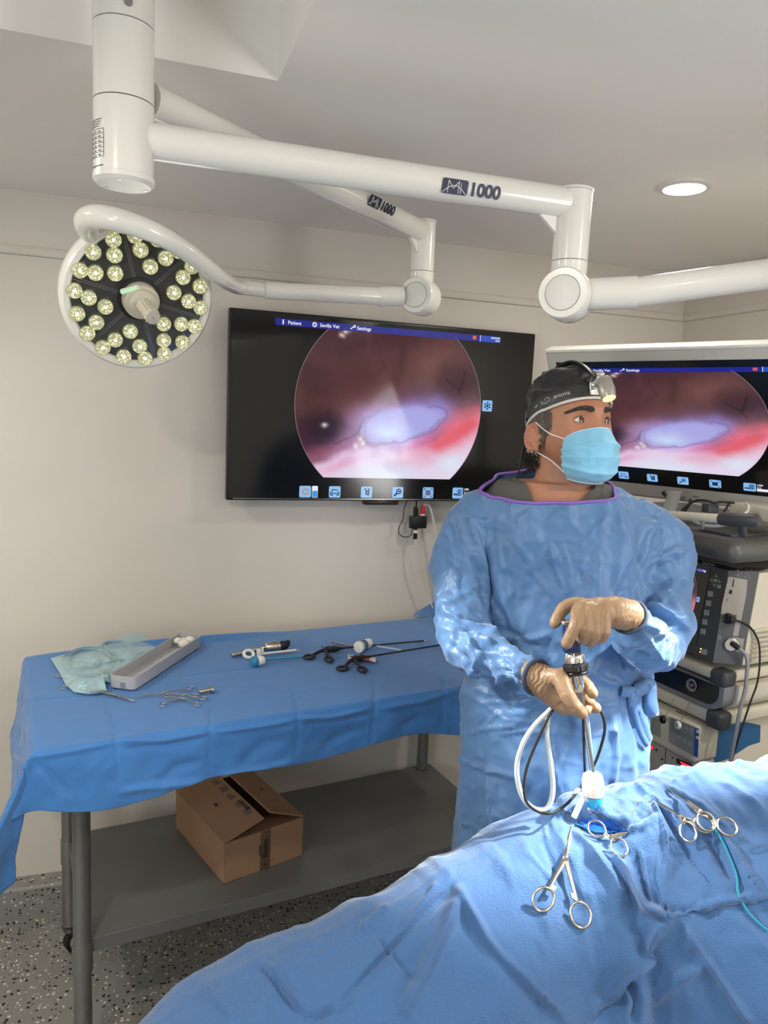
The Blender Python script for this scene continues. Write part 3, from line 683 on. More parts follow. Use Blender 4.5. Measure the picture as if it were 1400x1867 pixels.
# splitter and leads hanging below it
YS = 2.37
sp = empty('video_splitter', PYc(760, 950, YS), 'small black video adapter box hanging by its plugs under the wall television', 'adapter')
w0, w1 = PYc(747, 941, YS), PYc(776, 963, YS)
MB().rbox((w0+w1)/2, (w1.x-w0.x, .018, w0.z-w1.z), .003).build('body', M_BLACK, sp) if False else MB().rbox(((w0+w1)/2), (abs(w1.x-w0.x), .018, abs(w0.z-w1.z)), .003).build('body', M_BLACK, sp)
q0, q1 = PYc(758, 925, YS), PYc(758, 941, YS); MB().rbox((q0+q1)/2, (.016, .012, q0.z-q1.z), .002).build('video_plug', M_RUB, sp)
q0, q1 = PYc(757, 963, YS), PYc(757, 983, YS); MB().rbox((q0+q1)/2, (.013, .010, q0.z-q1.z), .002).build('lower_plug', M_RUB, sp)
MB().box((q0*.7+q1*.3), (.0135, .0105, .011)).build('tape_band', M_WHITE2, sp)
q0, q1 = PYc(771, 922, YS), PYc(770, 940, YS)
rp = MB().rbox((q0+q1)/2, (.014, .010, q0.z-q1.z), .002).build('red_plug', mat('red_plastic', (.55, .03, .02), .4), sp)
MB().rbox(q1+Vector((0, 0, .003)), (.015, .011, .007), .002).build('plug_tip', M_WHITE2, rp)
def cable(name, label, pts, r, m, cat='cable', group=None, sm=8, n=8):
    o = MB().tube(pts, r, n=n, smooth=sm).build(name, m, None); return tag(o, label, cat, group)
YB = YW-.012
cable('power_cable', 'thin black cable looping left of the adapter box under the television', [PYc(x, y, YS) for x, y in ((742, 912), (736, 930), (735, 945), (728, 960), (727, 972), (736, 979), (748, 977), (751, 968), (753, 960))], .0016, M_RUB)
cable('plug_cable', 'short black lead going up into the television above the adapter box', [PYc(x, y, YS) for x, y in ((759, 912), (759, 920), (758, 926))], .003, M_RUB)
M_WC = mat('white_cable', (.62, .60, .55), .5)
cable('white_cable', 'flat white cable arching from the red plug and down behind the surgeon', [PYc(x, y, YS) for x, y in ((772, 923), (777, 919), (784, 925), (790, 950), (796, 985), (800, 1020), (808, 1060), (822, 1120))], .0042, M_WC)
cable('white_cable', 'white cable hanging from the adapter box down to the instrument table', [PYc(x, y, YS) for x, y in ((757, 982), (756, 1000), (760, 1025), (768, 1055), (778, 1080), (790, 1110), (800, 1130))], .0028, M_WC)

# ---- monitor on the tower
o_m = PD(1230, 772, 1.75); am = rad(-62); dm = Vector((math.cos(am), math.sin(am), 0)); n0 = Vector((dm.y, -dm.x, 0)); tm = rad(-24)
upm = Vector((0, 0, 1))*math.cos(tm)-n0*math.sin(tm); nm_ = dm.cross(upm)
MW, MH = .735, .315
org = o_m+dm*(-.39)+upm*(-.167)
Mm = Matrix((dm, upm, nm_)).transposed().to_4x4(); Mm.translation = org
mon = empty('endoscopy_monitor', org+dm*MW/2, 'wide pale grey bezel monitor on the equipment cart showing the endoscope picture', 'monitor')
def mloc(x, y, z): return Mm @ Vector((x, y, z))
R3 = Mm.to_3x3()
XM0 = .100; XMC = (XM0+MW)/2; WM = MW-XM0
bez = MB().rbox(mloc(XMC, MH/2-.006, -.022), (WM+.07, MH+.082, .036), .010, rot=R3).build('bezel', mat('silver_bezel', (.50, .49, .45), .35), mon)
MB().rbox(mloc(XMC+.05, MH/2, -.05), (MW*.6, MH*.8, .05), .015, rot=R3).build('rear_housing', M_WHITE2, mon)
MB().rbox(mloc(XMC, MH+.034, -.018), (WM+.066, .008, .034), .003, rot=R3).build('top_rail', M_WHITE, mon)
ms = MB().box(mloc(XMC, MH/2, -.0035), (WM+.01, MH+.01, .002), rot=R3).build('screen', M_SCR, mon, smooth=False)
screen_content(Mm @ Matrix.Translation((0, 0, -.0022)), MW, MH, ms, full=False, res=150)
q = PPL(1205, 899, mloc(0, 0, -.0035), nm_)
lb = MB().prism([(0, 0), (.012, -.012), (.010, .010), (.002, .001)], q+nm_*.0004, dm, upm, nm_, .0004).build('maker_mark', M_DGREY, mon, smooth=False)
text('Synergy', .016, frame(q+dm*.012-upm*.010+nm_*.0006, dm, z=nm_), M_GREY, mon)
text('UHD4', .006, frame(q+dm*.078-upm*.001+nm_*.0006, dm, z=nm_), M_GREY, mon)
# ================================================================ INSTRUMENT TABLE
TT = .95; ta = rad(8.5); tu = Vector((math.cos(ta), math.sin(ta), 0)); tv_ = Vector((-math.sin(ta), math.cos(ta), 0))
FL = Vector((-.185, 1.53, 0)); TLn, TDp = 1.26, .56
def tp(u, v, z): return FL+tu*u+tv_*v+Vector((0, 0, z))
Rt = Matrix((tu, tv_, Vector((0, 0, 1)))).transposed()
tb = empty('instrument_table', FL, 'long stainless steel instrument table on castors along the back wall', 'table')
M_TS = mat('table_steel', (.30, .31, .30), .36, metal=.75, noise_scale=9, var=.2)
MB().rbox(tp(TLn/2, TDp/2, TT-.02), (TLn, TDp, .04), .004, rot=Rt).build('table_top', M_TS, tb)
SZ = .37
s_fl = PZ(150, 1716, SZ); s_fr = PZ(832, 1540, SZ); s_bl = PZ(123, 1540, SZ)
sv = Vector((s_fr-s_fl)).normalized(); sw = Vector((-sv.y, sv.x, 0)); Rs = Matrix((sv, sw, Vector((0, 0, 1)))).transposed()
SL, SD = 1.235, .485
def sp_(u, v, z): return Vector((s_fl.x, s_fl.y, 0))+sv*u+sw*v+Vector((0, 0, z))
sh = MB().rbox(sp_(SL/2, SD/2, SZ-.0015), (SL, SD, .003), .001, rot=Rs)
sh.box(sp_(SL/2, .0015, SZ-.018), (SL, .003, .034), rot=Rs); sh.box(sp_(SL/2, SD-.0015, SZ-.018), (SL, .003, .034), rot=Rs)
sh.box(sp_(.0015, SD/2, SZ-.018), (.003, SD, .034), rot=Rs); sh.box(sp_(SL-.0015, SD/2, SZ-.018), (.003, SD, .034), rot=Rs)
sh.build('shelf', mat('shelf_steel', (.22, .225, .22), .42, metal=.45, noise_scale=7, var=.25), tb)
for (u, v) in ((.0, .0), (SL-.02, .0), (.0, SD-.02), (SL-.045, SD-.02)):
    b = sp_(u, v, 0); x, y = b.x, b.y
    lg = MB().lathe([(.0205, .10), (.0205, TT-.04)], o=(x, y, 0), n=28).build('leg', M_TS, tb)
    MB().lathe([(.0235, SZ-.075), (.0235, SZ-.004), (.0225, SZ)], o=(x, y, 0), n=28).build('collar', M_TS, lg)
    MB().lathe([(.0215, .098), (.0215, .20)], o=(x, y, 0), n=28).build('foot_sleeve', M_STEEL, lg)
    cw = MB().lathe([(.014, .10), (.014, .085), (.02, .078)], o=(x, y, 0), n=16, caps=False)
    a = rad(random.uniform(-20, 40)) if u else rad(30); d = Vector((math.cos(a), math.sin(a), 0)); s = Vector((-d.y, d.x, 0)); c0 = Vector((x, y, .038))+d*.02
    for sg in (-1, 1): cw.prism([(-.03, .04), (.012, .045), (.018, 0), (.006, -.012), (-.01, .0)], c0+s*sg*.016-s*.001, d, (0, 0, 1), s, .002)
    cs = cw.build('castor', M_DGREY, tb)
    MB().lathe([(.026, -.011), (.0375, -.011), (.0375, .011), (.026, .011)], o=c0, ax=s, n=36, caps=False).build('tyre', M_RUB, cs)
    MB().lathe([(.005, -.0125), (.014, -.010), (.027, -.0095), (.027, .0095), (.014, .010), (.005, .0125)], o=c0, ax=s, n=30).build('wheel_hub', mat('wheel_hub_cream', (.45, .42, .33), .5), cs)
# ---- blue cover draped over the table
M_DRAPE = mat('blue_drape_cloth', (.050, .185, .47), .62, spec=.25, sheen=.25, noise_scale=35, var=.10, bump=.06, bump_scale=420)
zt0 = TT+.006
def cover():
    NU, NV = 300, 150; u0, u1 = -.26, TLn+.16; hang = .30; back = .04
    P = []
    for i in range(NU+1):
        u = u0+(u1-u0)*i/NU; row = []
        for j in range(NV+1):
            v = TDp+back-(TDp+back+hang)*j/NV      # from the back to the front hem
            ou = max(0, -u); ov = max(0, -v); our = max(0, u-TLn); ob = max(0, v-TDp)
            hh = .115+.015*math.sin(u*5+1)+.012*math.sin(u*13)-.012*(1-min(1, max(0, u)/.35))**2+.01*(u/TLn)
            if ov > 0: ov = ov*hh/hang
            mu = min(ou, ov)*.55
            drop = max(ou, ov)+.25*min(ou, ov)-.12*ob+ our*.9
            rb = .02; e = 1-math.exp(-(ou+ov+our)/rb)
            out_v = -(e*.012+ov*.10+mu*.5) if (ov > 0) else 0
            out_u = -(e*.012+ou*.12+mu*.9) if (ou > 0) else 0
            uu = max(u, 0) if u <= TLn else TLn+.012
            vv = min(max(v, 0), TDp+back)
            if drop > 0: pass
            row.append(tp(uu+out_u, vv+out_v, zt0-drop*(1-math.exp(-(drop)/rb)*.6) if drop > 0 else zt0+.015*ob/.04*max(0, math.sin(u*4.2))))
        P.append(row)
    me = MB().grid(P).mesh('table_cover'); V = getv(me); N = getn(me)
    if N[:, 2][np.abs(V[:, 2]-zt0) < .002].mean() < 0: N = -N
    T = lambda x, y: (x*.6143, 1080+y*.6143)
    fe = [([T(320, 335), T(345, 440), T(345, 600)], 3, -.0035), ([T(618, 320), T(622, 420), T(618, 560)], 3, -.003), ([T(868, 290), T(885, 370), T(880, 495)], 3, -.0035), ([T(1108, 250), T(1112, 345), T(1098, 465)], 3, -.003), ([T(1310, 240), T(1318, 300), T(1310, 410)], 3, -.003),
          ([T(0, 348), T(130, 318), T(290, 305), T(390, 270)], 1.6, -.0018), ([T(500, 255), T(700, 232), T(890, 212)], 1.6, -.0018), ([T(900, 208), T(1120, 185), T(1290, 165)], 1.5, -.0012),
          ([T(345, 440), T(480, 440), T(620, 415)], 5, .007), ([T(360, 465), T(500, 452), T(610, 430)], 4, -.004), ([T(640, 415), T(760, 400), T(880, 378)], 4, .006), ([T(880, 375), T(980, 372), T(1100, 345)], 4, .005), ([T(900, 392), T(1000, 385), T(1090, 365)], 4, -.004), ([T(1130, 345), T(1250, 325), T(1360, 290)], 5, .006),
          ([T(350, 590), T(450, 575), T(620, 560)], 7, .008), ([T(640, 545), T(760, 528), T(880, 500)], 6, .006), ([T(90, 490), T(220, 470), T(340, 445)], 5, .006), ([T(70, 500), T(90, 560), T(110, 650)], 5, .006), ([T(40, 460), T(72, 500)], 5, .006),
          ([T(540, 275), T(545, 180)], 2, -.001), ([T(250, 310), T(235, 200)], 2, -.001), ([T(30, 205), T(25, 330), T(45, 460)], 5, .004), ([T(200, 600), T(150, 540), T(100, 500)], 6, -.004), ([T(450, 590), T(520, 520), T(600, 500)], 8, -.005), ([T(700, 520), T(780, 450), T(860, 430)], 9, -.004), ([T(950, 460), T(1030, 420), T(1090, 400)], 8, -.004), ([T(1180, 400), T(1260, 370)], 8, -.005)]
    V = creases(V, N, [(p_, w_*1.1, a_*1.25) for p_, w_, a_ in fe])
    front = sstep(.0, .05, zt0-V[:, 2]); nz = fbm(V, 9, 4, 2.0); r = ridged(V, 5.0, 4.0)
    V = V+N*((nz*.006+(r-.5)*.010)*front+nz*.0008*(1-front)+.0015*front*0)[:, None]
    V[:, 1] = np.minimum(V[:, 1], YW-.016)
    # keep cloth outside the table top block
    setv(me, V); return me
me = cover(); o = link('table_cover', me, M_DRAPE, None, ang=180); tag(o, 'blue disposable cover draped over the steel instrument table', 'drape')
so = o.modifiers.new('thickness', 'SOLIDIFY'); so.thickness = .0012; so.offset = -1
# lifted corner of the cover against the wall at the right
g = []
for i in range(13):
    row = []
    for j in range(9):
        x = 755+(815-755)*i/12; top = 1118-(1118-1092)*min(1, i/9)
        y = 1125*(1-j/8)+top*(j/8); k = 2.40-.09*(1-j/8)
        row.append(PYc(x, y, k-.012*math.sin(i*.8)*(j/8)))
    g.append(row)
o = MB().grid(g).build('cover_corner', M_DRAPE, bpy.data.objects['table_cover'])

# ---- things lying on the table
TZ = zt0+.0022
def tz(px, py, h=0.0): return PZ(px, py, TZ+h)
M_TOOL = mat('instrument_steel', (.50, .49, .46), .26, metal=1)
M_TOOLW = mat('warm_instrument_steel', (.62, .56, .46), .22, metal=1)
def ring_tool(name, label, cat, tip, piv, r1, r2, rr, th, m, up=(0, 0, 1), bend=0.0, group=None, jawth=1.0, oval=1.25, tipsplit=.0):
    """two-shank finger-ring instrument. tip, pivot and the centres of the two rings are points"""
    tip, piv, r1, r2, up = Vector(tip), Vector(piv), Vector(r1), Vector(r2), Vector(up).normalized()
    e = empty(name, piv, label, cat, group)
    ax = (piv-tip).normalized(); side = up.cross(ax).normalized()
    if (r1-piv).dot(side) < (r2-piv).dot(side): r1, r2 = r2, r1
    for sg, rc in ((1, r1), (-1, r2)):
        g = MB(); d = (rc-piv); L = d.length; dn = d.normalized(); rj = rc-dn*rr*oval*.95
        mid = piv+(rj-piv)*.5+side*sg*(-.0)+up*sg*th*.2
        bnd = side*bend
        g.tube([tip+side*tipsplit*-sg*.5, tip*.6+piv*.4+bnd-side*sg*th*.3, piv+(tip-piv)*.12, piv+up*sg*th*.25, mid, rj], [th*.35*jawth, th*.6*jawth, th*.85, th*1.05, th*.65, th*.6], n=10, smooth=5, flat=.8)
        g.torus(rc, rr, th*.48, ax=up, sx=oval, sy=1.0, xdir=dn, n=32, m=8)
        sh_ = g.build('shank', m, e)
        b0 = piv+(rj-piv)*.9; g2 = MB().box(b0-side*sg*th*1.1, (th*1.6, th*1.8, th*.8), rot=Matrix((side, dn, side.cross(dn))).transposed()); g2.build('ratchet', m, sh_)
    MB().cyl(piv-up*th*1.2, piv+up*th*1.4, th*.75, n=14).build('pivot_screw', m, e)
    return e
U = lambda x, y: (70+x*.24286, 1120+y*.24286)      # crop used to read the left half of the table
def uz(x, y, h=0.0): return tz(*U(x, y), h)
# steriliser pouch with coiled tubing
ol = [(90, 330), (250, 285), (480, 215), (770, 135), (880, 250), (800, 330), (560, 470), (540, 515), (480, 500), (515, 585), (380, 600), (270, 585), (205, 530), (160, 440)]
pch = empty('sterilisation_pouch', uz(450, 380), 'aqua see-through sterilisation pouch lying at the left end of the blue table', 'pouch')
def pouch_layer(h0, h1, name, m, inset=1.0):
    c = Vector((470, 380, 0)); n = len(ol); P = []
    pts = []
    for i in range(n):
        for k in range(4):
            a, b = Vector((*ol[i], 0)), Vector((*ol[(i+1) % n], 0)); pts.append(a+(b-a)*k/4)
    for r in range(11):
        t = r/10; row = []
        for q in pts:
            w = c+(q-c)*(1-t*.999)*inset
            nz = noise.fractal(Vector((w.x*.011, w.y*.016, 3)), 1, 2, 3)
            nz2 = abs(noise.noise(Vector((w.x*.02+w.y*.012, w.y*.03-w.x*.008, 7))))
            row.append(uz(w.x, w.y, h0+(h1-h0)*min(1, t*3)**.7+(nz*.006+nz2*.009)*min(1, t*3)*(1 if h1 > .004 else .1)))
        P.append(row)
    return MB().grid(P, closed_v=True).build(name, m, pch)
pouch_layer(.0015, .003, 'paper_backing', mat('aqua_paper', (.34, .53, .64), .7, noise_scale=12, var=.12))
film = mat('aqua_film', (.55, .80, .80), .12, spec=.9, alpha=.42, coat=.6, bump=.25, bump_scale=30)
pouch_layer(.003, .019, 'clear_film', film)
MB().grid([[uz(500+280*i/10, 455-32*math.sin(i/10*3)*0+j*16-i*16, .02) for i in range(11)] for j in range(2)]).build('chevron_band', mat('paper_white', (.62, .66, .62), .7), pch) if False else None
ctp = []
for k in range(64):
    a = k/63*2*math.pi*2.2+2.6; rr_ = 1-.10*(k/63)
    ctp.append(uz(370+185*rr_*math.cos(a)+20*(k/63), 355-105*rr_*math.sin(a), .0075+.004*(k/63)))
ctp += [uz(600, 330, .012), uz(540, 280, .013), uz(490, 225, .012), uz(560, 205, .012), uz(660, 220, .012), uz(720, 290, .012), uz(700, 350, .012)]
o = MB().tube(ctp, .0045, n=10, smooth=2).build('coiled_tubing', mat('blue_tint_tubing', (.16, .30, .42), .25, alpha=.85), None)
tag(o, 'pale blue coiled tubing inside the aqua sterilisation pouch', 'tubing')
# long grey tray with gauze
a_, b_, c_ = uz(556, 535), uz(722, 580), uz(1228, 243)
ex = (c_-b_); LL = ex.length; ex = ex.normalized(); ey = (a_-b_); WWd = abs(ey.dot(Vector((-ex.y, ex.x, 0))))*1.0; ey = Vector((-ex.y, ex.x, 0))
trh = .034; TRY = empty('instrument_tray', b_, 'long pale grey plastic tray lying diagonally beside the aqua pouch', 'tray')
zu = Vector((0, 0, 1)); bm_ = MB()
def rr_loop(l, w, r, z, off=(0, 0)): return [b_+ex*(LL/2+x)+ey*(WWd/2+y)+zu*z for x, y in ells(l, w, r)]
loops = [rr_loop(LL-.008, WWd-.008, .010, .0005), rr_loop(LL-.002, WWd-.002, .012, .003), rr_loop(LL, WWd, .013, trh), rr_loop(LL-.005, WWd-.005, .011, trh), rr_loop(LL-.007, WWd-.007, .010, .006), rr_loop(LL-.012, WWd-.012, .008, .0045)]
g = MB().grid(loops, closed_v=True); nL = len(loops[0]); g.f.append(list(range(nL))[::-1]); g.f.append([5*nL+i for i in range(nL)])
g.build('tray_body', mat('pale_grey_plastic', (.40, .40, .42), .45), TRY)
def trp(x, y, z): return b_+ex*(x*LL)+ey*(y*WWd)+zu*z
Rtr = Matrix((ex, ey, zu)).transposed()
for x, y, w, l in ((.06, .75, .006, .020), (.085, .35, .005, .022)): MB().rbox(trp(x, y, .012), (w, l, .016), .0015, rot=Rtr).build('holder_tab', MATS['pale_grey_plastic'], TRY)
hs = MB()
for i in range(9):
    for j in (.3, .55, .78): 
        if (i+int(j*10)) % 2: hs.cyl(trp(.18+i*.075, j, .0046), trp(.18+i*.075, j, .0054), .0014, n=8)
hs.build('drain_hole', M_DGREY, TRY)
MB().prism([(0, 0), (.012, 0), (.012, .013), (.002, .013), (0, .010)], trp(0, .36, .006)-ex*.0006, ey, zu, -ex, .0008).build('latch_mark', M_GREY, TRY)
gz = MB(); gz.sph(trp(.88, .5, .020), (.017, .016, .012), n=24, m=16); gz.sph(trp(.93, .35, .026), (.013, .012, .010), n=24, m=16); gz.sph(trp(.86, .7, .028), (.012, .010, .008)); gz.sph(trp(.92, .6, .018), (.015, .018, .013))
me = remesh(gz.mesh(), .0012, 2); V = getv(me); N = getn(me); V += N*(fbm(V, 90, 3, 1)*.0022)[:, None]; setv(me, V)
tag(link('gauze_wad', me, mat('gauze_white', (.72, .69, .62), .85, bump=.2, bump_scale=500), None, ang=180), 'crumpled white gauze wad in the far end of the grey tray', 'gauze')
# instruments at the left
ring_tool('needle_holder', 'steel needle holder with dark rings resting half on the pouch paper', 'forceps', uz(720, 648, .003), uz(600, 615, .005), uz(405, 542, .010), uz(345, 558, .009), .0085, .0030, mat('dark_steel', (.28, .27, .26), .3, metal=1), jawth=1.3)
ring_tool('curved_forceps', 'long curved steel forceps lying in front of the grey tray, tip to the left', 'forceps', uz(738, 628, .003), uz(955, 590, .006), uz(1140, 552, .006), uz(1175, 608, .006), .0085, .0026, M_TOOL, bend=.010)
ring_tool('towel_clamp', 'small steel towel clamp lying nearest the table edge, rings to the left', 'clamp', uz(1110, 590, .003), uz(1060, 632, .006), uz(965, 610, .005), uz(935, 678, .004), .0078, .0024, M_TOOL)
ring_tool('towel_clamp', 'small steel towel clamp crossing the other clamp, rings beside the threaded fitting', 'clamp', uz(945, 645, .003), uz(1095, 632, .006), uz(1240, 628, .005), uz(1190, 674, .004), .0078, .0024, M_TOOL)
ring_tool('hidden_clamp', 'small steel clamp tucked under the left edge of the aqua pouch', 'clamp', uz(330, 500, .003), uz(260, 500, .003), uz(135, 458, .004), uz(190, 548, .004), .0068, .0020, M_TOOL)
e = empty('threaded_fitting', uz(1260, 575), 'short steel fitting with a knurled knob beside the clamp rings', 'instrument part')
p0, p1 = uz(1200, 582, .007), uz(1290, 566, .008); ax = (p1-p0).normalized()
MB().lathe([(.003, 0), (.0055, .001), (.0055, .018), (.0045, .019), (.0045, (p1-p0).length)], o=p0, ax=ax, n=20).build('stem', M_TOOLW, e)
MB().lathe([(.006, -.002), (.0095, 0), (.0095, .007), (.006, .009)], o=p1, ax=ax, n=16).build('knob', M_TOOL, e)
# ---- right half of the table
Wc = lambda x, y: (400+x*.3, 1130+y*.3)
def wz(x, y, h=0.0): return tz(*Wc(x, y), h)
e = empty('metal_trocar', wz(250, 190), 'ribbed steel trocar tube with a black valve end, farthest left of the row', 'trocar')
p0, p1, p2, p3 = wz(75, 215, .007), wz(275, 170, .012), wz(370, 158, .016), wz(415, 155, .016)
L = (p1-p0).length; pf = []
for k in range(16): t = k/15*.8*L; pf += [(.0062, t), (.0070, t+.0015), (.0070, t+.0028), (.0062, t+.0042)]
MB().lathe([(.004, -.001)]+pf+[(.0068, L)], o=p0, ax=p1-p0, n=20).build('cannula', M_TOOL, e)
L = (p2-p1).length; MB().lathe([(.009, 0), (.013, .003), (.0145, .006), (.0145, L*.8), (.0125, L*.85), (.0125, L)], o=p1, ax=p2-p1, n=28).build('valve_body', M_TOOLW, e)
L = (p3-p2).length; MB().lathe([(.012, 0), (.0135, .003), (.013, L*.6), (.009, L)], o=p2, ax=p3-p2, n=20).build('valve_cap', M_RUB, e)
MB().rbox(p3+Vector((0, 0, .006)), (.012, .012, .018), .003).build('lever', M_RUB, e)
e = empty('scope_bridge', wz(200, 205), 'white looped plastic handle with a slim rod, in front of the ribbed trocar', 'instrument part')
c0 = wz(178, 208, .012); dX = (wz(470, 186)-wz(150, 212)).normalized()
MB().torus(c0, .0105, .0048, ax=Vector((.25, -.75, .6)), sx=1.35, sy=1.0, xdir=dX, n=32, m=10).build('handle_loop', M_WHITE2, e)
bk = MB(); bk.rbox(wz(240, 200, .012), (.012, .010, .020), .002, rot=Rt); bk.rbox(wz(262, 190, .016), (.006, .006, .022), .0015, rot=Rt); bk.build('bracket', M_WHITE2, e)
MB().tube([wz(250, 208, .008), wz(465, 184, .008)], .0034, n=12).build('rod', mat('ivory_plastic', (.72, .70, .62), .4), e); MB().tube([wz(463, 184, .008), wz(490, 182, .008)], .0024, n=10).build('clear_tip', MATS['clear_lens_collar'], e)
e = empty('blue_trocar', wz(245, 245), 'blue and white trocar with a translucent blue shaft, nearest in the left group', 'trocar')
p0, p1, p2, p3 = wz(200, 256, .012), wz(235, 252, .012), wz(300, 240, .011), wz(512, 222, .007)
M_BLUEP = mat('teal_blue_plastic', (.03, .22, .38), .2, coat=.4); ax = (p2-p0).normalized()
MB().lathe([(.004, -.004), (.012, -.002), (.0142, .004), (.0142, .012), (.012, .015)], o=p0, ax=ax, n=28).build('blue_cap', M_BLUEP, e)
MB().lathe([(.0125, 0), (.0135, .003), (.0128, .014), (.0105, .020), (.006, .022)], o=p0+ax*.014, ax=ax, n=28).build('white_body', M_WHITE2, e)
MB().torus(p0+ax*.004, .0140, .0016, ax=ax).build('grip_ring', M_BLUEP, e)
MB().tube([p0+ax*.03, p3], [.0042, .0034], n=14).build('shaft', mat('translucent_blue', (.04, .26, .42), .15, alpha=.8), e)
def grasper(label, r1, r2, hub, s1, s2, grip):
    e = empty('laparoscopic_grasper', hub, label, 'grasper')
    up = zu; ax = (s2-hub).normalized()
    MB().lathe([(.003, -.012), (.0095, -.010), (.0105, -.002), (.008, .006), (.010, .012), (.0085, .022), (.0045, .034), (.0035, .045)], o=hub, ax=ax, n=20).build('rotation_wheel', M_BLACK, e)
    piv = hub-ax*.014
    for i, rc in enumerate((r1, r2)):
        d = (rc-piv); g = MB(); g.tube([piv, piv+d*.35+zu*.002, rc-d.normalized()*.012], [.0058, .0048, .0042], n=10, smooth=4)
        g.torus(rc, .0118, .0038, ax=(0, -.12, 1), sx=1.3 if i == 0 else 1.15, sy=.92, xdir=tu if i == 0 else d, n=32, m=10)
        h = g.build('finger_ring_handle', M_BLACK, e)
        if i: MB().tube([rc+d.normalized()*.013, rc+d.normalized()*.024+zu*.001], [.0042, .0030], n=8).build('finger_rest', M_BLACK, h)
    MB().tube([hub+ax*.04, s2], .0026, n=12).build('shaft', M_RUB, e)
    MB().tube([s2, s2+(s2-s1).normalized()*.014, s2+(s2-s1).normalized()*.022], [.0024, .0024, .0015], n=10).build('jaw', M_TOOL, e)
    MB().tube([piv+zu*.006, piv-ax*.012+zu*.012], [.0018, .0014], n=8).build('contact_pin', M_STEEL, e)
grasper('black-handled laparoscopic grasper, the farther and left one of the two', wz(545, 226, .006), wz(665, 240, .006), wz(668, 180, .012), wz(730, 172, .007), wz(1240, 128, .007), 0)
grasper('black-handled laparoscopic grasper, the nearer and right one of the two', wz(748, 295, .006), wz(866, 300, .006), wz(835, 236, .012), wz(900, 218, .006), wz(1385, 146, .006), 0)
e = empty('bladeless_trocar', wz(900, 140), 'clear blue trocar with a domed white cap standing behind the black graspers', 'trocar')
q0, q1, q2 = wz(850, 165, .016), wz(895, 140, .018), wz(975, 110, .018); ax = (q2-q0).normalized()
MB().lathe([(.010, -.008), (.0165, -.006), (.0175, 0), (.0165, .006), (.012, .008)], o=q0, ax=ax, n=32).build('white_flange', M_WHITE2, e)
MB().lathe([(.0165, .006), (.0175, .010), (.016, .020), (.0155, .026)], o=q0, ax=ax, n=32).build('clear_blue_housing', mat('clear_blue_plastic', (.08, .14, .30), .12, alpha=.75, coat=.6), e)
MB().lathe([(.0135, .026), (.0145, .028), (.0135, .044), (.0125, .052), (.009, .056), (.001, .057)], o=q0, ax=ax, n=32).build('domed_cap', M_WHITE2, e)
MB().tube([q0-ax*.004, wz(680, 133, .010)], [.0036, .0032], n=12).build('obturator_rod', M_TOOL, e)
o = MB().tube([wz(925, 155, .007), wz(1105, 184, .005)], [.0040, .0032], n=12).build('clear_cannula', mat('clear_tube', (.5, .62, .75), .1, alpha=.4, coat=.8), None)
tag(o, 'clear plastic cannula lying right of the domed white cap', 'cannula')
e = empty('torn_wrapper', wz(890, 230), 'small torn white and red wrapper under the nearer grasper', 'wrapper')
MB().grid([[wz(780+170*i/8, 208+(28*j/3)+6*math.sin(i)+i*2, .004+.004*abs(math.sin(i*1.3+j))) for i in range(9)] for j in range(4)]).build('paper', mat('wrapper_white', (.72, .72, .70), .6), e)
MB().grid([[wz(868+42*i/4, 229+(12*j/2)+i*1.5, .0115) for i in range(5)] for j in range(3)]).build('red_print', mat('red_print', (.55, .05, .02), .6), e)

# ---- cardboard box on the shelf
bxz = SZ+.001
A, B, Cc = PZ(408, 1613, bxz), PZ(552, 1558, bxz), PZ(322, 1508, bxz)
ux = (B-A).normalized(); uy = Vector((-ux.y, ux.x, 0)); bw = (B-A).length; bdp = abs((Cc-A).dot(uy))
n_ = Vector((uy.x, uy.y, 0)); ht = PPL(408, 1540, A, -n_).z-bxz
bx = empty('cardboard_box', A, 'brown cardboard box with half-open flaps on the lower steel shelf', 'box')
M_CB = mat('brown_cardboard', (.36, .21, .12), .8, noise_scale=30, var=.12, bump=.05, bump_scale=200)
Rb = Matrix((ux, uy, zu)).transposed()
def bp(x, y, z): return A+ux*(x*bw)+uy*(y*bdp)+zu*z
t = .004; g = MB()
g.box(bp(.5, .5, .002), (bw, bdp, .004), rot=Rb); g.box(bp(.5, 0, ht/2)+uy*t/2, (bw, t, ht), rot=Rb); g.box(bp(.5, 1, ht/2)-uy*t/2, (bw, t, ht), rot=Rb)
g.box(bp(0, .5, ht/2)+ux*t/2, (t, bdp, ht), rot=Rb); g.box(bp(1, .5, ht/2)-ux*t/2, (t, bdp, ht), rot=Rb); g.build('carton', M_CB, bx, smooth=False)
def flap(p0, along, inw, L1, wd, rise, name, hole, cut=.0):
    d = (inw*math.cos(rad(rise))+zu*math.sin(rad(rise))); nn = along.cross(d).normalized()
    if nn.z < 0: nn = -nn
    o = MB().prism([(0, 0), (L1, 0), (L1-cut, wd), (cut, wd)], p0, along, d, nn, .0035).build(name, M_CB, bx, smooth=False)
    hc = MB().prism([(.5*L1+.010*math.cos(a*.785), wd*.45+.005*math.sin(a*.785)) for a in range(8)], p0+nn*.0036, along, d, nn, .0003).build('hand_hole', M_RUB, o, smooth=False)
    return o, d, nn
lf, ld, ln_ = flap(bp(0, 0, ht), uy, ux, bdp, bw*.50, 16, 'flap', 1, cut=.002)
rf, rdv, rn = flap(bp(1, 0, ht), uy, -ux, bdp, bw*.48, 22, 'flap', 1, cut=.004)
fr = MB().prism([(.004, 0), (bw-.004, 0), (bw-.02, bdp*.32), (.02, bdp*.32)], bp(0, 0, ht-.002), ux, (uy*.95-zu*.25).normalized(), (uy*.25+zu*.95).normalized(), .003).build('flap', M_CB, bx, smooth=False)
M_TAPE = mat('packing_tape', (.13, .07, .04), .3, coat=.3)
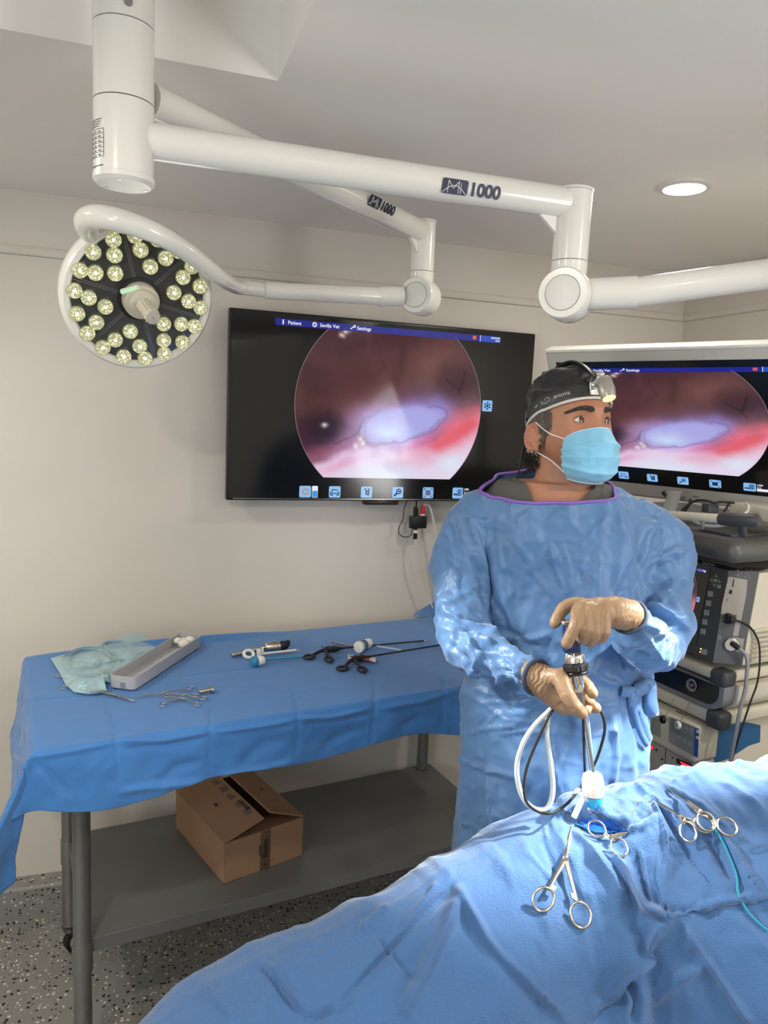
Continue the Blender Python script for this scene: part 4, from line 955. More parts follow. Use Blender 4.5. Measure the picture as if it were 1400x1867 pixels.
MB().box(bp(.50, 0, ht*.5)-uy*.0004, (.032, .0006, ht*.98), rot=Rb).build('tape', M_TAPE, bx, smooth=False)
Mx = frame(bp(.47, 0, ht*.30)-uy*.0008, zu, z=-uy)
text('Bionet', .021, Mx @ Matrix.Translation((0, -.014, 0)), M_RUB, bx, bold=.0004)
text('R.', .013, Mx @ Matrix.Translation((-.024, -.012, 0)), M_RUB, bx); text('BI', .015, Mx @ Matrix.Translation((-.045, -.02, 0)), M_RUB, bx)
text('BIONET', .009, Mx @ Matrix.Translation((.012, .006, 0)), M_DGREY, bx)
for kk in range(5):
    p = bp(0, .15+.15*kk, ht)+ld*(bw*.50-.030)+ln_*.0040
    MB().prism([(0, 0), (.030, 0), (.030, .012+.01*(kk % 2)), (0, .022)], p, uy, ld, ln_, .0003).build('tape_scrap', M_TAPE, lf, smooth=False)
text('BIONET', .018, frame(bp(0, .20, ht)+ld*(bw*.50-.006)+ln_*.0046, uy, z=ln_), M_RUB, lf)
# ================================================================ EQUIPMENT CART
ca_ = rad(-82); E1 = Vector((math.cos(ca_), math.sin(ca_), 0)); E2 = Vector((-E1.y, E1.x, 0)); NF = -E2
P0 = PZ(1297, 1222, 1.12); Rc = Matrix((E1, E2, zu)).transposed()
def fp(px, py, dep=0.0):
    q = PPL(px, py, P0+E2*dep, NF)-P0; return q.dot(E1), q.z+P0.z
def cpt(s, d, z): return Vector((P0.x, P0.y, 0))+E1*s+E2*d+zu*z
CW, CDp = .50, .46
s0, zA = fp(1297, 1222)
cart = empty('equipment_cart', cpt(-CW/2, CDp/2, 0), 'cream and grey medical equipment cart with shelves behind the surgeon', 'cart')
def slabc(s1, z_hi, z_lo, name, m, d0=0.0, d1=CDp, par=cart, r=.008, w=CW):
    return MB().rbox(cpt(s1-w/2, (d0+d1)/2, (z_hi+z_lo)/2), (w, d1-d0, z_hi-z_lo), r, rot=Rc).build(name, m, par)
# shelf below the camera unit
_, zA1 = fp(1260, 1204); sA, zAt = fp(1325, 1220); _, zAb = fp(1297, 1236)
sB, zBt = fp(1298, 1300); _, zBb = fp(1292, 1320)
sT, zTt = fp(1345, 990, -.03); _, zTb = fp(1345, 1028, -.03)
shA = slabc(sA-.004, zA+.004, zA-.022, 'shelf', M_CREAM)
shB = slabc(sA-.004, zBt+.004, zBt-.028, 'shelf', M_CREAM)
MB().rbox(cpt(sA-.016, .012, zA-.010), (.042, .042, .036), .009, rot=Rc).build('corner_bumper', M_DGREY, shA)
MB().rbox(cpt(sA-.016, .012, zBt-.012), (.042, .042, .040), .009, rot=Rc).build('corner_bumper', M_DGREY, shB)
sl = MB()
for i in range(6): sl.box(cpt(sA-.05-.0*i, .08+.055*i, zBt+.0045), (.030, .006, .001), rot=Rc)
sl.build('vent_slot', M_RUB, shB, smooth=False)
zLow = .30
slabc(sA-.004, zLow, zLow-.03, 'shelf', M_CREAM); slabc(sA-.004, .16, .11, 'base', M_DGREY)
topz = zTt+.004
tp_ = slabc(sT+.012, topz, zTb-.002, 'top_tray', mat('charcoal_plastic', (.085, .085, .08), .4), d0=-.05, d1=CDp+.03, r=.022, w=CW+.11)
MB().rbox(cpt(sT-.3, .2, topz+.002), (CW+.02, CDp-.06, .008), .003, rot=Rc).build('tray_inset', M_DGREY, tp_)
M_POST = mat('grey_post', (.20, .20, .18), .45)
for s in (-CW+.01, sA-.008):
    MB().rbox(cpt(s, CDp-.03, (.13+topz)/2), (.035, .06, topz-.13), .006, rot=Rc).build('side_post', M_POST, cart)
for s in (-CW+.05, sA-.04):
    for d in (.04, CDp-.04):
        c = cpt(s, d, .05); w = MB().lathe([(.02, -.012), (.048, -.012), (.05, 0), (.048, .012), (.02, .012)], o=c, ax=E1, n=28); w.cyl(c, cpt(s, d, .115), .01); w.build('castor', M_DGREY, cart)
# monitor mast and arm
mc = org+dm*MW*.5+upm*MH*.4-nm_*.07
mast = cpt(-.25, .36, 0)
MB().tube([Vector((mast.x, mast.y, topz)), Vector((mast.x, mast.y, mc.z+.02))], .024, n=24).build('monitor_mast', M_CREAM, cart)
MB().tube([Vector((mast.x, mast.y, mc.z-.02)), mc], .018, n=20).build('monitor_arm', M_CREAM, cart)
# push handle with black grip
h0, h1, h2 = PD(1190, 937, 1.62), PD(1316, 946, 1.50), PD(1384, 950, 1.435)
hd = MB().tube([h0+(h0-h1)*.8, h0, h1], .0095, n=16).build('push_handle', M_CREAM, cart)
MB().tube([h1-(h2-h1).normalized()*.005, h1+(h2-h1)*.02, h2-(h2-h1)*.1, h2], [.0105, .0135, .0135, .009], n=20).build('handle_grip', M_DGREY, hd)
MB().tube([PD(1281, 946, 1.53), PD(1281, 958, 1.53), PD(1274, 963, 1.545), PD(1232, 960, 1.585)], .0045, n=10, smooth=4).build('handle_stay', M_POST, hd)
br = MB().tube([h1+(h2-h1)*.5, PD(1355, 975, 1.50)], .008, n=12).build('handle_bracket', M_DGREY, hd)
# camera control unit
cu = empty('camera_control_unit', cpt(-.2, .2, zA), 'charcoal camera control unit with small screen, keypad and side connector panel', 'camera unit')
zc0 = zA+.006; 
lean = .030
def cup(px, py):                       # point on the leaning front face
    nl = (NF+zu*.12).normalized(); return PPL(px, py, cpt(0, -.004, zc0), nl)
nl = (NF+zu*.12).normalized(); ul = (zu-nl*zu.dot(nl)).normalized()
fc = [cup(1326, 1050), cup(1300, 1203)]           # edge between the dark face and the connector face
htc = (fc[0]-fc[1]).length
eR0, eR1 = PPL(1384, 1052, cpt(0, 0, 0), Vector((-.55, -1.0, 0)).normalized()), None
# dark front body
fb = MB(); w_ = .40
a, b = fc[0]+ul*.012, fc[1]-ul*.006
vs = [b-E1*w_, b, a, a-E1*w_]; back = [v+E2*.10 for v in vs]
fb.add(vs+back, [(0, 1, 2, 3), (7, 6, 5, 4), (0, 4, 5, 1), (1, 5, 6, 2), (2, 6, 7, 3), (3, 7, 4, 0)]); fb.build('front_panel', M_DGREY, cu, smooth=False)
# connector facet, turned towards the near side
fdir = (E1*.70+E2*.72).normalized()
nf2 = fdir.cross(ul).normalized()
if nf2.dot(CP-fc[0]) < 0: nf2 = -nf2
def cf(px, py, off=0.0): return PPL(px, py, fc[0]+nf2*off, nf2)
g = MB(); q = [fc[1]-ul*.006, cf(1352, 1213), cf(1383, 1042), fc[0]+ul*.012]; bk_ = [v+E2*.06-E1*.02 for v in q]
g.add(q+bk_, [(0, 1, 2, 3), (7, 6, 5, 4), (0, 4, 5, 1), (1, 5, 6, 2), (2, 6, 7, 3), (3, 7, 4, 0)]); g.build('connector_facet', mat('mid_grey_plastic', (.10, .10, .105), .45), cu, smooth=False)
K = lambda x, y: (1220+x*.15, 980+y*.15)
def facet_poly(pts, off, m, name, par=cu, h=.001):
    a_ = [cf(*K(*p), off) for p in pts]; n = len(a_); b_ = [p+nf2*h for p in a_]
    g = MB(); g.add(a_+b_, [list(range(n))[::-1], [n+i for i in range(n)]]+[[i, (i+1) % n, n+(i+1) % n, n+i] for i in range(n)]); return g.build(name, m, par, smooth=False)
cpn = facet_poly([(720, 476), (950, 515), (935, 700), (835, 1200), (595, 1172), (640, 820), (690, 600)], .0005, mat('beige_panel', (.36, .33, .29), .5), 'connector_panel')
cp2 = facet_poly([(592, 1176), (912, 1232), (885, 1398), (552, 1350)], .0005, mat('beige_panel2', (.30, .28, .25), .5), 'lamp_panel')
facet_poly([(738, 632), (765, 638), (758, 688), (724, 680)], .0015, M_RUB, 'usb_port', cpn); facet_poly([(782, 505), (790, 507), (778, 600), (768, 598)], .0015, M_RUB, 'card_slot', cpn)
facet_poly([(700, 742), (718, 745), (715, 775), (700, 770)], .0015, M_GREY, 'jack_port', cpn)
q = cf(*K(606, 1212), .001); MB().lathe([(.004, 0), (.004, .003), (.002, .003), (.001, .001)], o=q, ax=nf2, n=16, caps=False).build('round_port', M_STEEL, cp2)
q = cf(*K(750, 1300), .001); MB().lathe([(.0135, 0), (.0145, .001), (.0145, .005), (.013, .006), (.0125, .004), (.001, .004)], o=q, ax=nf2, n=32, caps=False).build('light_socket', M_CHROME, cp2)
st = MB()
for i in range(24):
    st.box(cf(*K(820+random.uniform(0, 185), 385+random.uniform(0, 110)), .0008), (random.uniform(.001, .0035), .0006, random.uniform(.0008, .002)), rot=Rc)
st.build('printed_marks', mat('print_white', (.5, .5, .48), .5), cu, smooth=False)
# cream body behind
cz1 = zTb-.02
q1 = cf(1384, 1045)
sR = (q1-P0).dot(E1); dR = (q1-P0).dot(E2)
q2 = cf(1353, 1210); sR2 = (q2-P0).dot(E1); dR2 = (q2-P0).dot(E2)
g = MB(); zt_ = q1.z; zb_ = q2.z-.004
vs = [cpt(sR2, dR2+.001, zb_), cpt(sR2-.36, dR2+.001, zb_), cpt(sR2-.36, .40, zb_), cpt(sR2, .40, zb_), cpt(sR, dR+.001, zt_), cpt(sR-.36, dR+.001, zt_), cpt(sR-.36, .40, zt_), cpt(sR, .40, zt_)]
g.add(vs, [(0, 1, 2, 3), (4, 7, 6, 5), (0, 4, 5, 1), (1, 5, 6, 2), (2, 6, 7, 3), (3, 7, 4, 0)]); bodyc = g.build('casing', M_CREAM, cu, smooth=False)
fins = MB()
for i in range(7): fins.box(cpt(sR2+.004, dR2+.05, zb_+.012+i*.011), (.008, .06, .004), rot=Rc)
fins.build('cooling_fins', M_CREAM, bodyc)
# screen and keys on the dark face
def cpoly(pts, off, m, name, par=cu, h=.001, conv=K):
    a_ = []
    for p in pts:
        q = cup(*conv(*p)); a_.append(q+nl*off)
    n = len(a_); b_ = [p+nl*h for p in a_]; g = MB(); g.add(a_+b_, [list(range(n))[::-1], [n+i for i in range(n)]]+[[i, (i+1) % n, n+(i+1) % n, n+i] for i in range(n)])
    return g.build(name, m, par, smooth=False)
c1, c2 = cup(*K(500, 400)), cup(*K(345, 1290))
sw_, sh_ = .235, (c1-c2).dot(ul)+.004
so_ = c1-ul*sh_-E1*sw_+nl*.001
so_ = so_+E1*((cup(*K(330, 1290))-so_).dot(E1)-sw_)*0
Mc = frame(so_, E1, z=nl)
scu = MB().box(Mc @ Vector((sw_/2, sh_/2, -.0006)), (sw_, .002, sh_), rot=Matrix((E1, -nl, ul)).transposed()).build('screen', M_SCR, cu, smooth=False)
screen_content(Mc @ Matrix.Translation((.022, .004, .0006)), sw_*1.0, sh_, scu, res=70)
key = mat('key_grey', (.30, .30, .28), .5)
for (x, y) in ((503, 686), (480, 800), (458, 915), (436, 1028), (415, 1143), (433, 1392)):
    cpoly([(x-28, y-38), (x+32, y-30), (x+28, y+36), (x-33, y+28)], .0006, key, 'key')
kg = mat('key_green', (.16, .30, .15), .5)
cpoly([(575, 438), (598, 485), (548, 478)], .0006, kg, 'arrow_key'); cpoly([(555, 612), (578, 568), (530, 560)], .0006, kg, 'arrow_key')
cpoly([(492, 512), (533, 488), (530, 545)], .0006, kg, 'arrow_key'); cpoly([(640, 540), (602, 505), (598, 560)], .0006, kg, 'arrow_key')
cpoly([(545, 498), (588, 505), (585, 547), (540, 540)], .0006, key, 'key'); cpoly([(588, 570), (632, 575), (628, 622), (582, 615)], .0006, key, 'key')
MB().sph(cup(*K(387, 1354))+nl*.001, .0016, n=8, m=6).build('status_light', mat('green_led', (.1, .5, .1), emit=(.5, .9, .2), estr=3), cu); MB().sph(cup(*K(380, 1390))+nl*.001, .0018, n=8, m=6).build('status_light', mat('red_led', (.5, .1, .1), emit=(1, .2, .1), estr=3), cu)
text('TELECAM', .008, frame(cup(*K(400, 318))+nl*.0008, E1, z=nl), M_GREY, cu)
# light source under the shelf : dark glossy front with round corner, cream body
ls = empty('light_source', cpt(-.2, .2, zBt), 'cream light source with a glossy black front and grey socket, between the two cart shelves', 'light source')
zl1, zl0 = zA-.026, zBt+.006
sC, zC_ = fp(1298, 1240); _, zD = fp(1262, 1276)
zDl = zBt+.008
def rfront(w, z_lo, z_hi, r, dep0, dep1, s_r, name, m, par, chamfer=.0):
    pts = [(s_r-w, z_lo), (s_r-r, z_lo)]+[(s_r-r+r*math.sin(a*math.pi/16), z_lo+r-r*math.cos(a*math.pi/16)) for a in range(1, 9)]+[(s_r+chamfer, z_hi), (s_r-w, z_hi)]
    return MB().prism(pts, cpt(0, dep0, 0), E1, zu, E2, dep1-dep0).build(name, m, par, smooth=False)
sLs = sA-.010
rfront(.44, zDl, zl1, .035, .035, .42, sLs+.018, 'casing', M_CREAM, ls)
rfront(.44, zDl, zl1, .035, -.004, .036, sLs+.012, 'front_bezel', mat('grey_bezel', (.20, .20, .21), .4), ls)
gl = rfront(.44, zDl+.010, zl1-.002, .03, -.006, .0, sLs, 'front_glass', mat('gloss_black', (.006, .007, .012), .12), ls)
q = PPL(1262, 1249, cpt(0, -.0065, 0), NF); MB().lathe([(.013, 0), (.0145, .002), (.014, .004), (.010, .003), (.008, -.002), (.004, -.001), (.003, .004), (.001, .004)], o=q, ax=NF, n=32, caps=False).build('light_socket', M_GREY, ls)
# electrosurgical generator on the lower level
gsz1, _z = zBt-.034, 0
gs = empty('electrosurgical_generator', cpt(-.2, .2, .5), 'cream generator with blue side flash, push-button panels and red digit displays', 'generator')
J = lambda x, y: (1150+x*.17857, 1220+y*.17857)
sG, _ = fp(*J(760, 640)); sG = max(sG, .0)
zg1, zg0 = gsz1, .70
slabc(sG-.008, zg1-.002, zg0, 'casing', M_CREAM, d0=.03, d1=.42, par=gs, w=.44)
gf = slabc(sG, zg1, zg1-.088, 'upper_front', M_CREAM, d0=-.028, d1=.05, par=gs, w=.45, r=.010)
gl_ = slabc(sG-.004, zg1-.089, zg0, 'lower_front', mat('light_grey_front', (.33, .31, .28), .5), d0=-.018, d1=.05, par=gs, w=.446, r=.006)
def gp(px, py, off=-.0285): return PPL(px, py, cpt(0, off, 0), NF)
def gpoly(pts, m, name, par=gs, off=-.0285, h=.0008):
    a_ = [gp(*J(*p), off) for p in pts]; n = len(a_); b_ = [p+NF*h for p in a_]; g = MB(); g.add(a_+b_, [list(range(n))[::-1], [n+i for i in range(n)]]+[[i, (i+1) % n, n+(i+1) % n, n+i] for i in range(n)])
    return g.build(name, m, par, smooth=False)
pn = gpoly([(400, 485), (690, 605), (683, 905), (385, 742)], mat('panel_grey', (.27, .27, .25), .4), 'button_panel')
pn2 = gpoly([(130, 400), (300, 470), (300, 700), (160, 630)], MATS['panel_grey'], 'button_panel')
gpoly([(652, 600), (698, 612), (684, 905), (645, 880)], mat('strip_blue', (.02, .09, .33), .4), 'blue_strip', pn, -.0296)
bt = mat('button_grey', (.34, .34, .32), .5)
for (x, y) in ((565, 600), (625, 630), (490, 700), (552, 737), (612, 770)): gpoly([(x-26, y-32), (x+24, y-14), (x+22, y+26), (x-28, y+6)], bt, 'push_button', pn, -.0300)
for (x, y) in ((185, 470), (188, 515), (190, 560), (188, 605)): gpoly([(x-40, y-28), (x+38, y-4), (x+36, y+18), (x-38, y-8)], bt, 'push_button', pn2, -.0300)
for (x, y) in ((684, 636), (682, 698)): MB().lathe([(.0035, 0), (.0035, .002), (.001, .002)], o=gp(*J(x, y), -.0300), ax=NF, n=14, caps=False).build('round_button', M_WHITE2, pn)
gpoly([(458, 625), (622, 690), (620, 712), (455, 648)], M_GREY, 'label_strip', pn, -.0300)
M_RED = mat('red_digits', (.1, 0, 0), emit=(1, .02, .05), estr=2.2)
for pts, dg_ in (([(458, 893), (630, 972), (626, 1035), (458, 955)], [(505, 940), (615, 990), (600, 1018), (520, 975)]), ([(458, 1048), (630, 1120), (626, 1190), (455, 1110)], [(505, 1095), (610, 1145), (600, 1172), (515, 1125)]), ([(150, 755), (238, 790), (236, 832), (150, 800)], [(170, 770), (236, 793), (230, 825), (165, 800)])):
    w = gpoly(pts, M_CREAM, 'display_rim', gl_, -.0185); cpx = sum(p[0] for p in pts)/4; cpy = sum(p[1] for p in pts)/4
    dsp = gpoly([(cpx+(p[0]-cpx)*.92, cpy+(p[1]-cpy)*.84) for p in pts], M_RUB, 'display', gl_, -.0195)
    a_ = Vector((*dg_[0], 0)); b_ = Vector((*dg_[1], 0)); dd = b_-a_; hh_ = Vector((*dg_[3], 0))-a_
    for k in range(3):
        p = a_+dd*(k*.34)
        for seg in (((0, .02), (.26, .02), (.26, .18), (0, .18)), ((0, .42), (.26, .42), (.26, .58), (0, .58)), ((0, .82), (.26, .82), (.26, .98), (0, .98)), ((0, 0), (.06, 0), (.06, .98), (0, .98)), ((.2, 0), (.26, 0), (.26, .98), (.2, .98))):
            gpoly([(p.x+dd.x*u+hh_.x*v, p.y+dd.y*u+hh_.y*v) for u, v in seg], M_RED, 'digit_segment', dsp, -.0205, .0004)
gpoly([(355, 790), (359, 790), (349, 1075), (344, 1075)], M_DGREY, 'panel_seam', gl_, -.0185, .0006)
for (x, y) in ((262, 822), (318, 915)): gpoly([(x-16, y+14), (x+16, y+14), (x, y-16)], M_DGREY, 'warning_mark', gl_, -.0185, .0006)
gpoly([(648, 990), (668, 1000), (650, 1028), (680, 1040), (676, 1046), (640, 1032)], M_DGREY, 'warning_mark', gl_, -.0185, .0006)
for y in (902, 1055): gpoly([(418, y-8), (440, y), (438, y+12), (416, y+4)], M_DGREY, 'label_mark', gl_, -.0185, .0006)
gpoly([(465, 425), (575, 470), (572, 480), (462, 434)], M_DGREY, 'label_mark', gf, -.0285, .0006)
# blue flash on the near side
sd = sG-.0075
def gside(px, py): q = PPL(px, py, cpt(sd, 0, 0), E1); return q
pts = [gside(*J(*p)) for p in ((880, 575), (1060, 522), (1200, 545), (1320, 572), (1315, 745), (1200, 780), (1000, 910), (860, 958), (830, 880), (822, 790), (840, 680))]
pts2 = [p+E1*.0012 for p in pts]; n = len(pts); g = MB(); g.add(pts+pts2, [list(range(n))[::-1], [n+i for i in range(n)]]+[[i, (i+1) % n, n+(i+1) % n, n+i] for i in range(n)]); g.build('blue_flash', mat('flash_blue', (.015, .10, .24), .45), gs, smooth=False)
# hanging caps on bead chains
for nm, px, m, l1, lab in (('hanging_cap', (345, 515), M_RUB, (445, 290), 'black trocar stopper hanging on a bead chain in front of the generator'), ('hanging_cap', (500, 570), M_WHITE2, (600, 335), 'white trocar stopper hanging on a bead chain in front of the generator')):
    c = gp(*J(*px), -.05); e = empty(nm, c, lab, 'stopper', 'trocar stoppers on chains')
    MB().lathe([(.004, 0), (.0085, .001), (.0095, .004), (.0085, .008), (.006, .009), (.006, .005), (.003, .005), (.003, .008)], o=c, ax=(NF-E1*.3), n=24, caps=False).build('cap', m, e)
    MB().tube([c, c-NF*.02-E1*.02-zu*.004], [.005, .0042], n=14).build('tube', mat('clear_grey_tube', (.4, .4, .4), .2, alpha=.6), e)
    top = gp(*J(*l1), -.035); g = MB()
    for k in range(15): t = k/14; g.sph(c+zu*.008+(top-c-zu*.008)*t-zu*.004*math.sin(t*math.pi), .0012, n=6, m=4)
    g.build('bead_chain', M_CHROME, e)
# cables on the cart's right side
fg = lambda x, y, k: PD(*K(x, y), k)
p_usb = cf(*K(735, 985), .012)
e = empty('usb_lead', p_usb, 'black lead plugged into the beige connector panel of the camera unit, arching down', 'cable')
MB().rbox(cf(*K(715, 985), .006), (.010, .012, .022), .002, rot=Rc).build('plug', M_RUB, e); MB().rbox(cf(*K(755, 1000), .012), (.012, .014, .015), .003, rot=Rc).build('plug_body', M_BLACK, e)
kk = (cf(*K(755, 1000), .012)-CP).dot(CAMF)
MB().tube([cf(*K(770, 1000), .012), fg(850, 1020, kk), fg(960, 1070, kk), fg(1040, 1170, kk), fg(1085, 1270, kk), fg(1100, 1400, kk), fg(1095, 1600, kk), fg(1060, 1800, kk), PD(1368, 1280, kk), PD(1345, 1350, kk), PD(1331, 1400, kk), PD(1320, 1440, kk)], .0022, n=8, smooth=6).build('lead', M_RUB, e)
p_l = cf(*K(760, 1290), .006); kl = (p_l-CP).dot(CAMF)
e = empty('light_guide_cable', p_l, 'grey light guide cable plugged into the round metal socket of the camera unit', 'cable')
MB().tube([p_l, fg(830, 1335, kl-.01), fg(850, 1345, kl-.012)], [.0055, .006, .0045], n=14).build('connector', M_RUB, e)
gq = [fg(850, 1345, kl-.012), fg(900, 1390, kl-.015), fg(935, 1440, kl-.015), fg(950, 1540, kl-.015), fg(940, 1700, kl-.015), fg(920, 1867, kl-.015), PD(1348, 1300, kl-.015), PD(1335, 1370, kl-.015), PD(1325, 1430, kl-.015)]
MB().tube(gq, .0042, n=10, smooth=6).build('sheath', mat('cable_grey', (.24, .24, .24), .4), e)
# clutter behind the handle
Q = lambda x, y: (1160+x*.17143, 880+y*.17143)
def qd(x, y, k): return PD(*Q(x, y), k)
o = MB().rbox(qd(785, 270, 1.62), (.020, .032, .019), .002, rot=Rc).build('power_adapter', M_DGREY, None); tag(o, 'dark grey power adapter block lying under the monitor behind the handle', 'adapter')
o = MB().prism([(-.03, -.02), (.0, -.02), (.012, .03), (-.018, .03)], qd(410, 225, 1.72), CAMX, zu, E2, .004).build('monitor_bracket', M_POST, cart)
cable('black_cable', 'black cable arching behind the handle under the monitor', [qd(480, 300, 1.64), qd(560, 230, 1.63), qd(640, 190, 1.62), qd(760, 195, 1.6), qd(830, 215, 1.6), qd(900, 205, 1.6), qd(1040, 215, 1.6)], .0028, M_RUB)
cable('black_cable', 'black cable crossing down to the tray left of the power adapter', [qd(575, 180, 1.66), qd(560, 240, 1.65), qd(520, 300, 1.64)], .0028, M_RUB)
cable('black_cable', 'black cable dropping to the tray right of the power adapter', [qd(985, 215, 1.58), qd(960, 270, 1.57), qd(920, 325, 1.56)], .0026, M_RUB)
cable('grey_tube', 'pale grey tube curling under the push handle', [qd(560, 370, 1.56), qd(640, 420, 1.54), qd(760, 455, 1.53), qd(900, 455, 1.51), qd(1040, 425, 1.49)], .0036, mat('pale_grey_tube', (.42, .42, .40), .35))
o = MB().rbox(qd(1270, 320, 1.62)+E2*.03, (.12, .08, .036), .008, rot=Rc).build('cream_device', M_CREAM, None); tag(o, 'cream device lying on the cart top behind the black handle grip', 'device')
cable('white_lead', 'short cream lead in front of the cream device', [qd(1160, 220, 1.56), qd(1190, 250, 1.55), qd(1180, 300, 1.55), qd(1150, 330, 1.55)], .003, M_CREAM)
# ================================================================ DRAPED PATIENT
# crest of the draped body, (photo x, y, height above the floor)
CRE = [(190, 1975, .78), (240, 1925, .80), (300, 1862, .825), (345, 1822, .845), (420, 1775, .87), (500, 1738, .885), (560, 1718, .90), (620, 1690, .912), (660, 1668, .92), (708, 1656, .925), (760, 1622, .94), (805, 1592, .953), (860, 1566, .965), (920, 1528, .985), (975, 1497, 1.0),
       (1010, 1488, 1.008), (1045, 1492, 1.008), (1065, 1462, 1.025), (1110, 1466, 1.028), (1160, 1456, 1.035), (1195, 1452, 1.04), (1225, 1428, 1.055), (1270, 1420, 1.06), (1330, 1408, 1.07), (1400, 1400, 1.08), (1480, 1392, 1.09), (1600, 1385, 1.09), (1760, 1390, 1.08)]
cw = [PZ(*c) for c in CRE]
def catmull(pts, n):
    out = []
    for i in range(len(pts)-1):
        p0, p1, p2, p3 = pts[max(i-1, 0)], pts[i], pts[i+1], pts[min(i+2, len(pts)-1)]
        for k in range(n):
            t = k/n; out.append(0.5*((2*p1)+(p2-p0)*t+(2*p0-5*p1+4*p2-p3)*t*t+(3*p1-p0-3*p2+p3)*t**3))
    out.append(pts[-1]); return out
NS = 16; cl = catmull(cw, NS); NU = len(cl)
c0, c1_ = cw[2], cw[24]; axd = Vector((c1_.x-c0.x, c1_.y-c0.y, 0)).normalized(); nn_ = Vector((axd.y, -axd.x, 0))      # towards the camera
# profile towards the camera: (distance, drop) ; away: hang down at the surgeon's side
PRN = [(0, 0), (.03, .004), (.07, .020), (.12, .055), (.165, .105), (.20, .17), (.23, .25), (.255, .36), (.27, .50), (.275, .62)]
PRF = [(0, 0), (.035, .004), (.065, .022), (.085, .065), (.098, .14), (.105, .28), (.108, .50)]
def interp(P, t):
    x = t*(len(P)-1); i = min(int(x), len(P)-2); f = x-i; a, b = P[i], P[i+1]; return a[0]+(b[0]-a[0])*f, a[1]+(b[1]-a[1])*f
NA, NB = 150, 46; G = []
for i, c in enumerate(cl):
    row = []
    f = i/(NU-1)
    px_ = proj(c)[0]
    wid = 1.0+.9*sstep(1050, 1400, px_)*1.0
    for j in range(NB, 0, -1):
        d, h = interp(PRF, j/NB); row.append(c-nn_*d-zu*h)
    for j in range(NA+1):
        d, h = interp(PRN, j/NA); row.append(c+nn_*d*wid-zu*h*(1.0-.15*sstep(1150, 1400, px_)))
    G.append(row)
me = MB().grid(G).mesh('patient_drape'); V = getv(me); N = getn(me)
if (N @ np.array(zu)).mean() < 0: N = -N
D_ = lambda x, y: (920+x*.34286, 1380+y*.34286)        # close crop
E_ = lambda x, y: (280+x*.8, 1380+y*.8)                # wide crop
fe = [([E_(330, 610), E_(420, 575), E_(520, 460), E_(640, 340), E_(700, 270)], 9, -.006), ([E_(380, 610), E_(515, 480), E_(640, 340)], 5, .006),
      ([E_(240, 470), E_(270, 510), E_(330, 590)], 4, -.005), ([E_(255, 465), E_(300, 520), E_(345, 575)], 4, .004), ([E_(500, 400), E_(560, 470), E_(600, 520)], 5, -.004),
      ([E_(545, 342), E_(500, 380), E_(470, 400)], 8, .006), ([E_(700, 310), E_(670, 380), E_(600, 520), E_(560, 600)], 12, .010), ([E_(690, 300), E_(760, 420), E_(860, 520), E_(950, 609)], 9, .010),
      ([E_(1180, 365), E_(1130, 430), E_(1080, 500), E_(1040, 560)], 8, .016), ([E_(1190, 368), E_(1120, 340), E_(1090, 300), E_(1070, 230)], 9, .010), ([E_(1080, 505), E_(1100, 560), E_(1090, 609)], 8, -.008),
      ([E_(1200, 380), E_(1250, 450), E_(1330, 560), E_(1370, 609)], 7, .008), ([E_(1230, 350), E_(1300, 330), E_(1385, 318)], 5, .007), ([E_(1150, 350), E_(1200, 350), E_(1235, 350)], 4, -.006),
      ([D_(355, 395), D_(430, 470), D_(560, 640), D_(640, 790)], 9, .008), ([D_(570, 520), D_(640, 620), D_(760, 790), D_(870, 870)], 8, .009), ([D_(715, 500), D_(745, 620), D_(790, 800)], 3, .005), ([D_(705, 510), D_(730, 620), D_(775, 800)], 3, -.005),
      ([D_(780, 250), D_(830, 370), D_(858, 480), D_(855, 660)], 4, .006), ([D_(800, 260), D_(880, 380), D_(1000, 560), D_(1140, 740)], 4, -.005),
      ([D_(1100, 380), D_(1200, 500), D_(1290, 640), D_(1365, 750)], 7, .010), ([D_(1060, 400), D_(1150, 540), D_(1220, 680)], 10, -.008), ([D_(855, 165), D_(960, 230), D_(1080, 330), D_(1200, 420)], 6, .006),
      ([D_(120, 510), D_(200, 600), D_(270, 680)], 4, .003), ([D_(200, 450), D_(250, 560), D_(300, 700)], 5, -.003), ([D_(215, 370), D_(222, 450)], 4, .003),
      ([D_(380, 350), D_(470, 330), D_(600, 380), D_(650, 400)], 12, -.014), ([D_(640, 420), D_(730, 400), D_(815, 350)], 7, .010), ([D_(600, 210), D_(700, 195), D_(770, 200)], 5, .006), ([D_(690, 300), D_(720, 350), D_(780, 340)], 5, -.006), ([D_(660, 340), D_(730, 270), D_(760, 230)], 5, .005),
      ([D_(230, 340), D_(270, 310), D_(320, 325)], 9, .010), ([D_(860, 170), D_(1000, 120), D_(1100, 92)], 6, .003), ([D_(1140, 130), D_(1250, 200), D_(1400, 330)], 9, .004), ([D_(1000, 130), D_(1150, 300), D_(1300, 400)], 7, -.004),
      ([E_(770, 430), E_(830, 500), E_(920, 600)], 14, -.007), ([E_(560, 400), E_(620, 330), E_(650, 290)], 5, .004), ([E_(1000, 609), E_(1060, 560), E_(1090, 500)], 9, -.006), ([E_(1130, 560), E_(1200, 500), E_(1260, 470)], 12, .007), ([E_(200, 609), E_(150, 560), E_(120, 520)], 7, .004)]
fe = [(p_, w_*.9, a_*1.55) for p_, w_, a_ in fe]
V = creases(V, N, fe)
nz = fbm(V, 4.5, 4, 6.0); r = ridged(V, 3.2, 2.0); r2 = ridged(V, 9.0, 5.0, (1, 1, .5))
pq = nproj(V); steep = sstep(0, .1, 1-np.abs(N[:, 2]))
near = sstep(980, 1060, pq[:, 0])*sstep(1600, 1500, pq[:, 1])*sstep(.70, .60, np.abs(V[:, 0]-.80)+.0*V[:, 1])
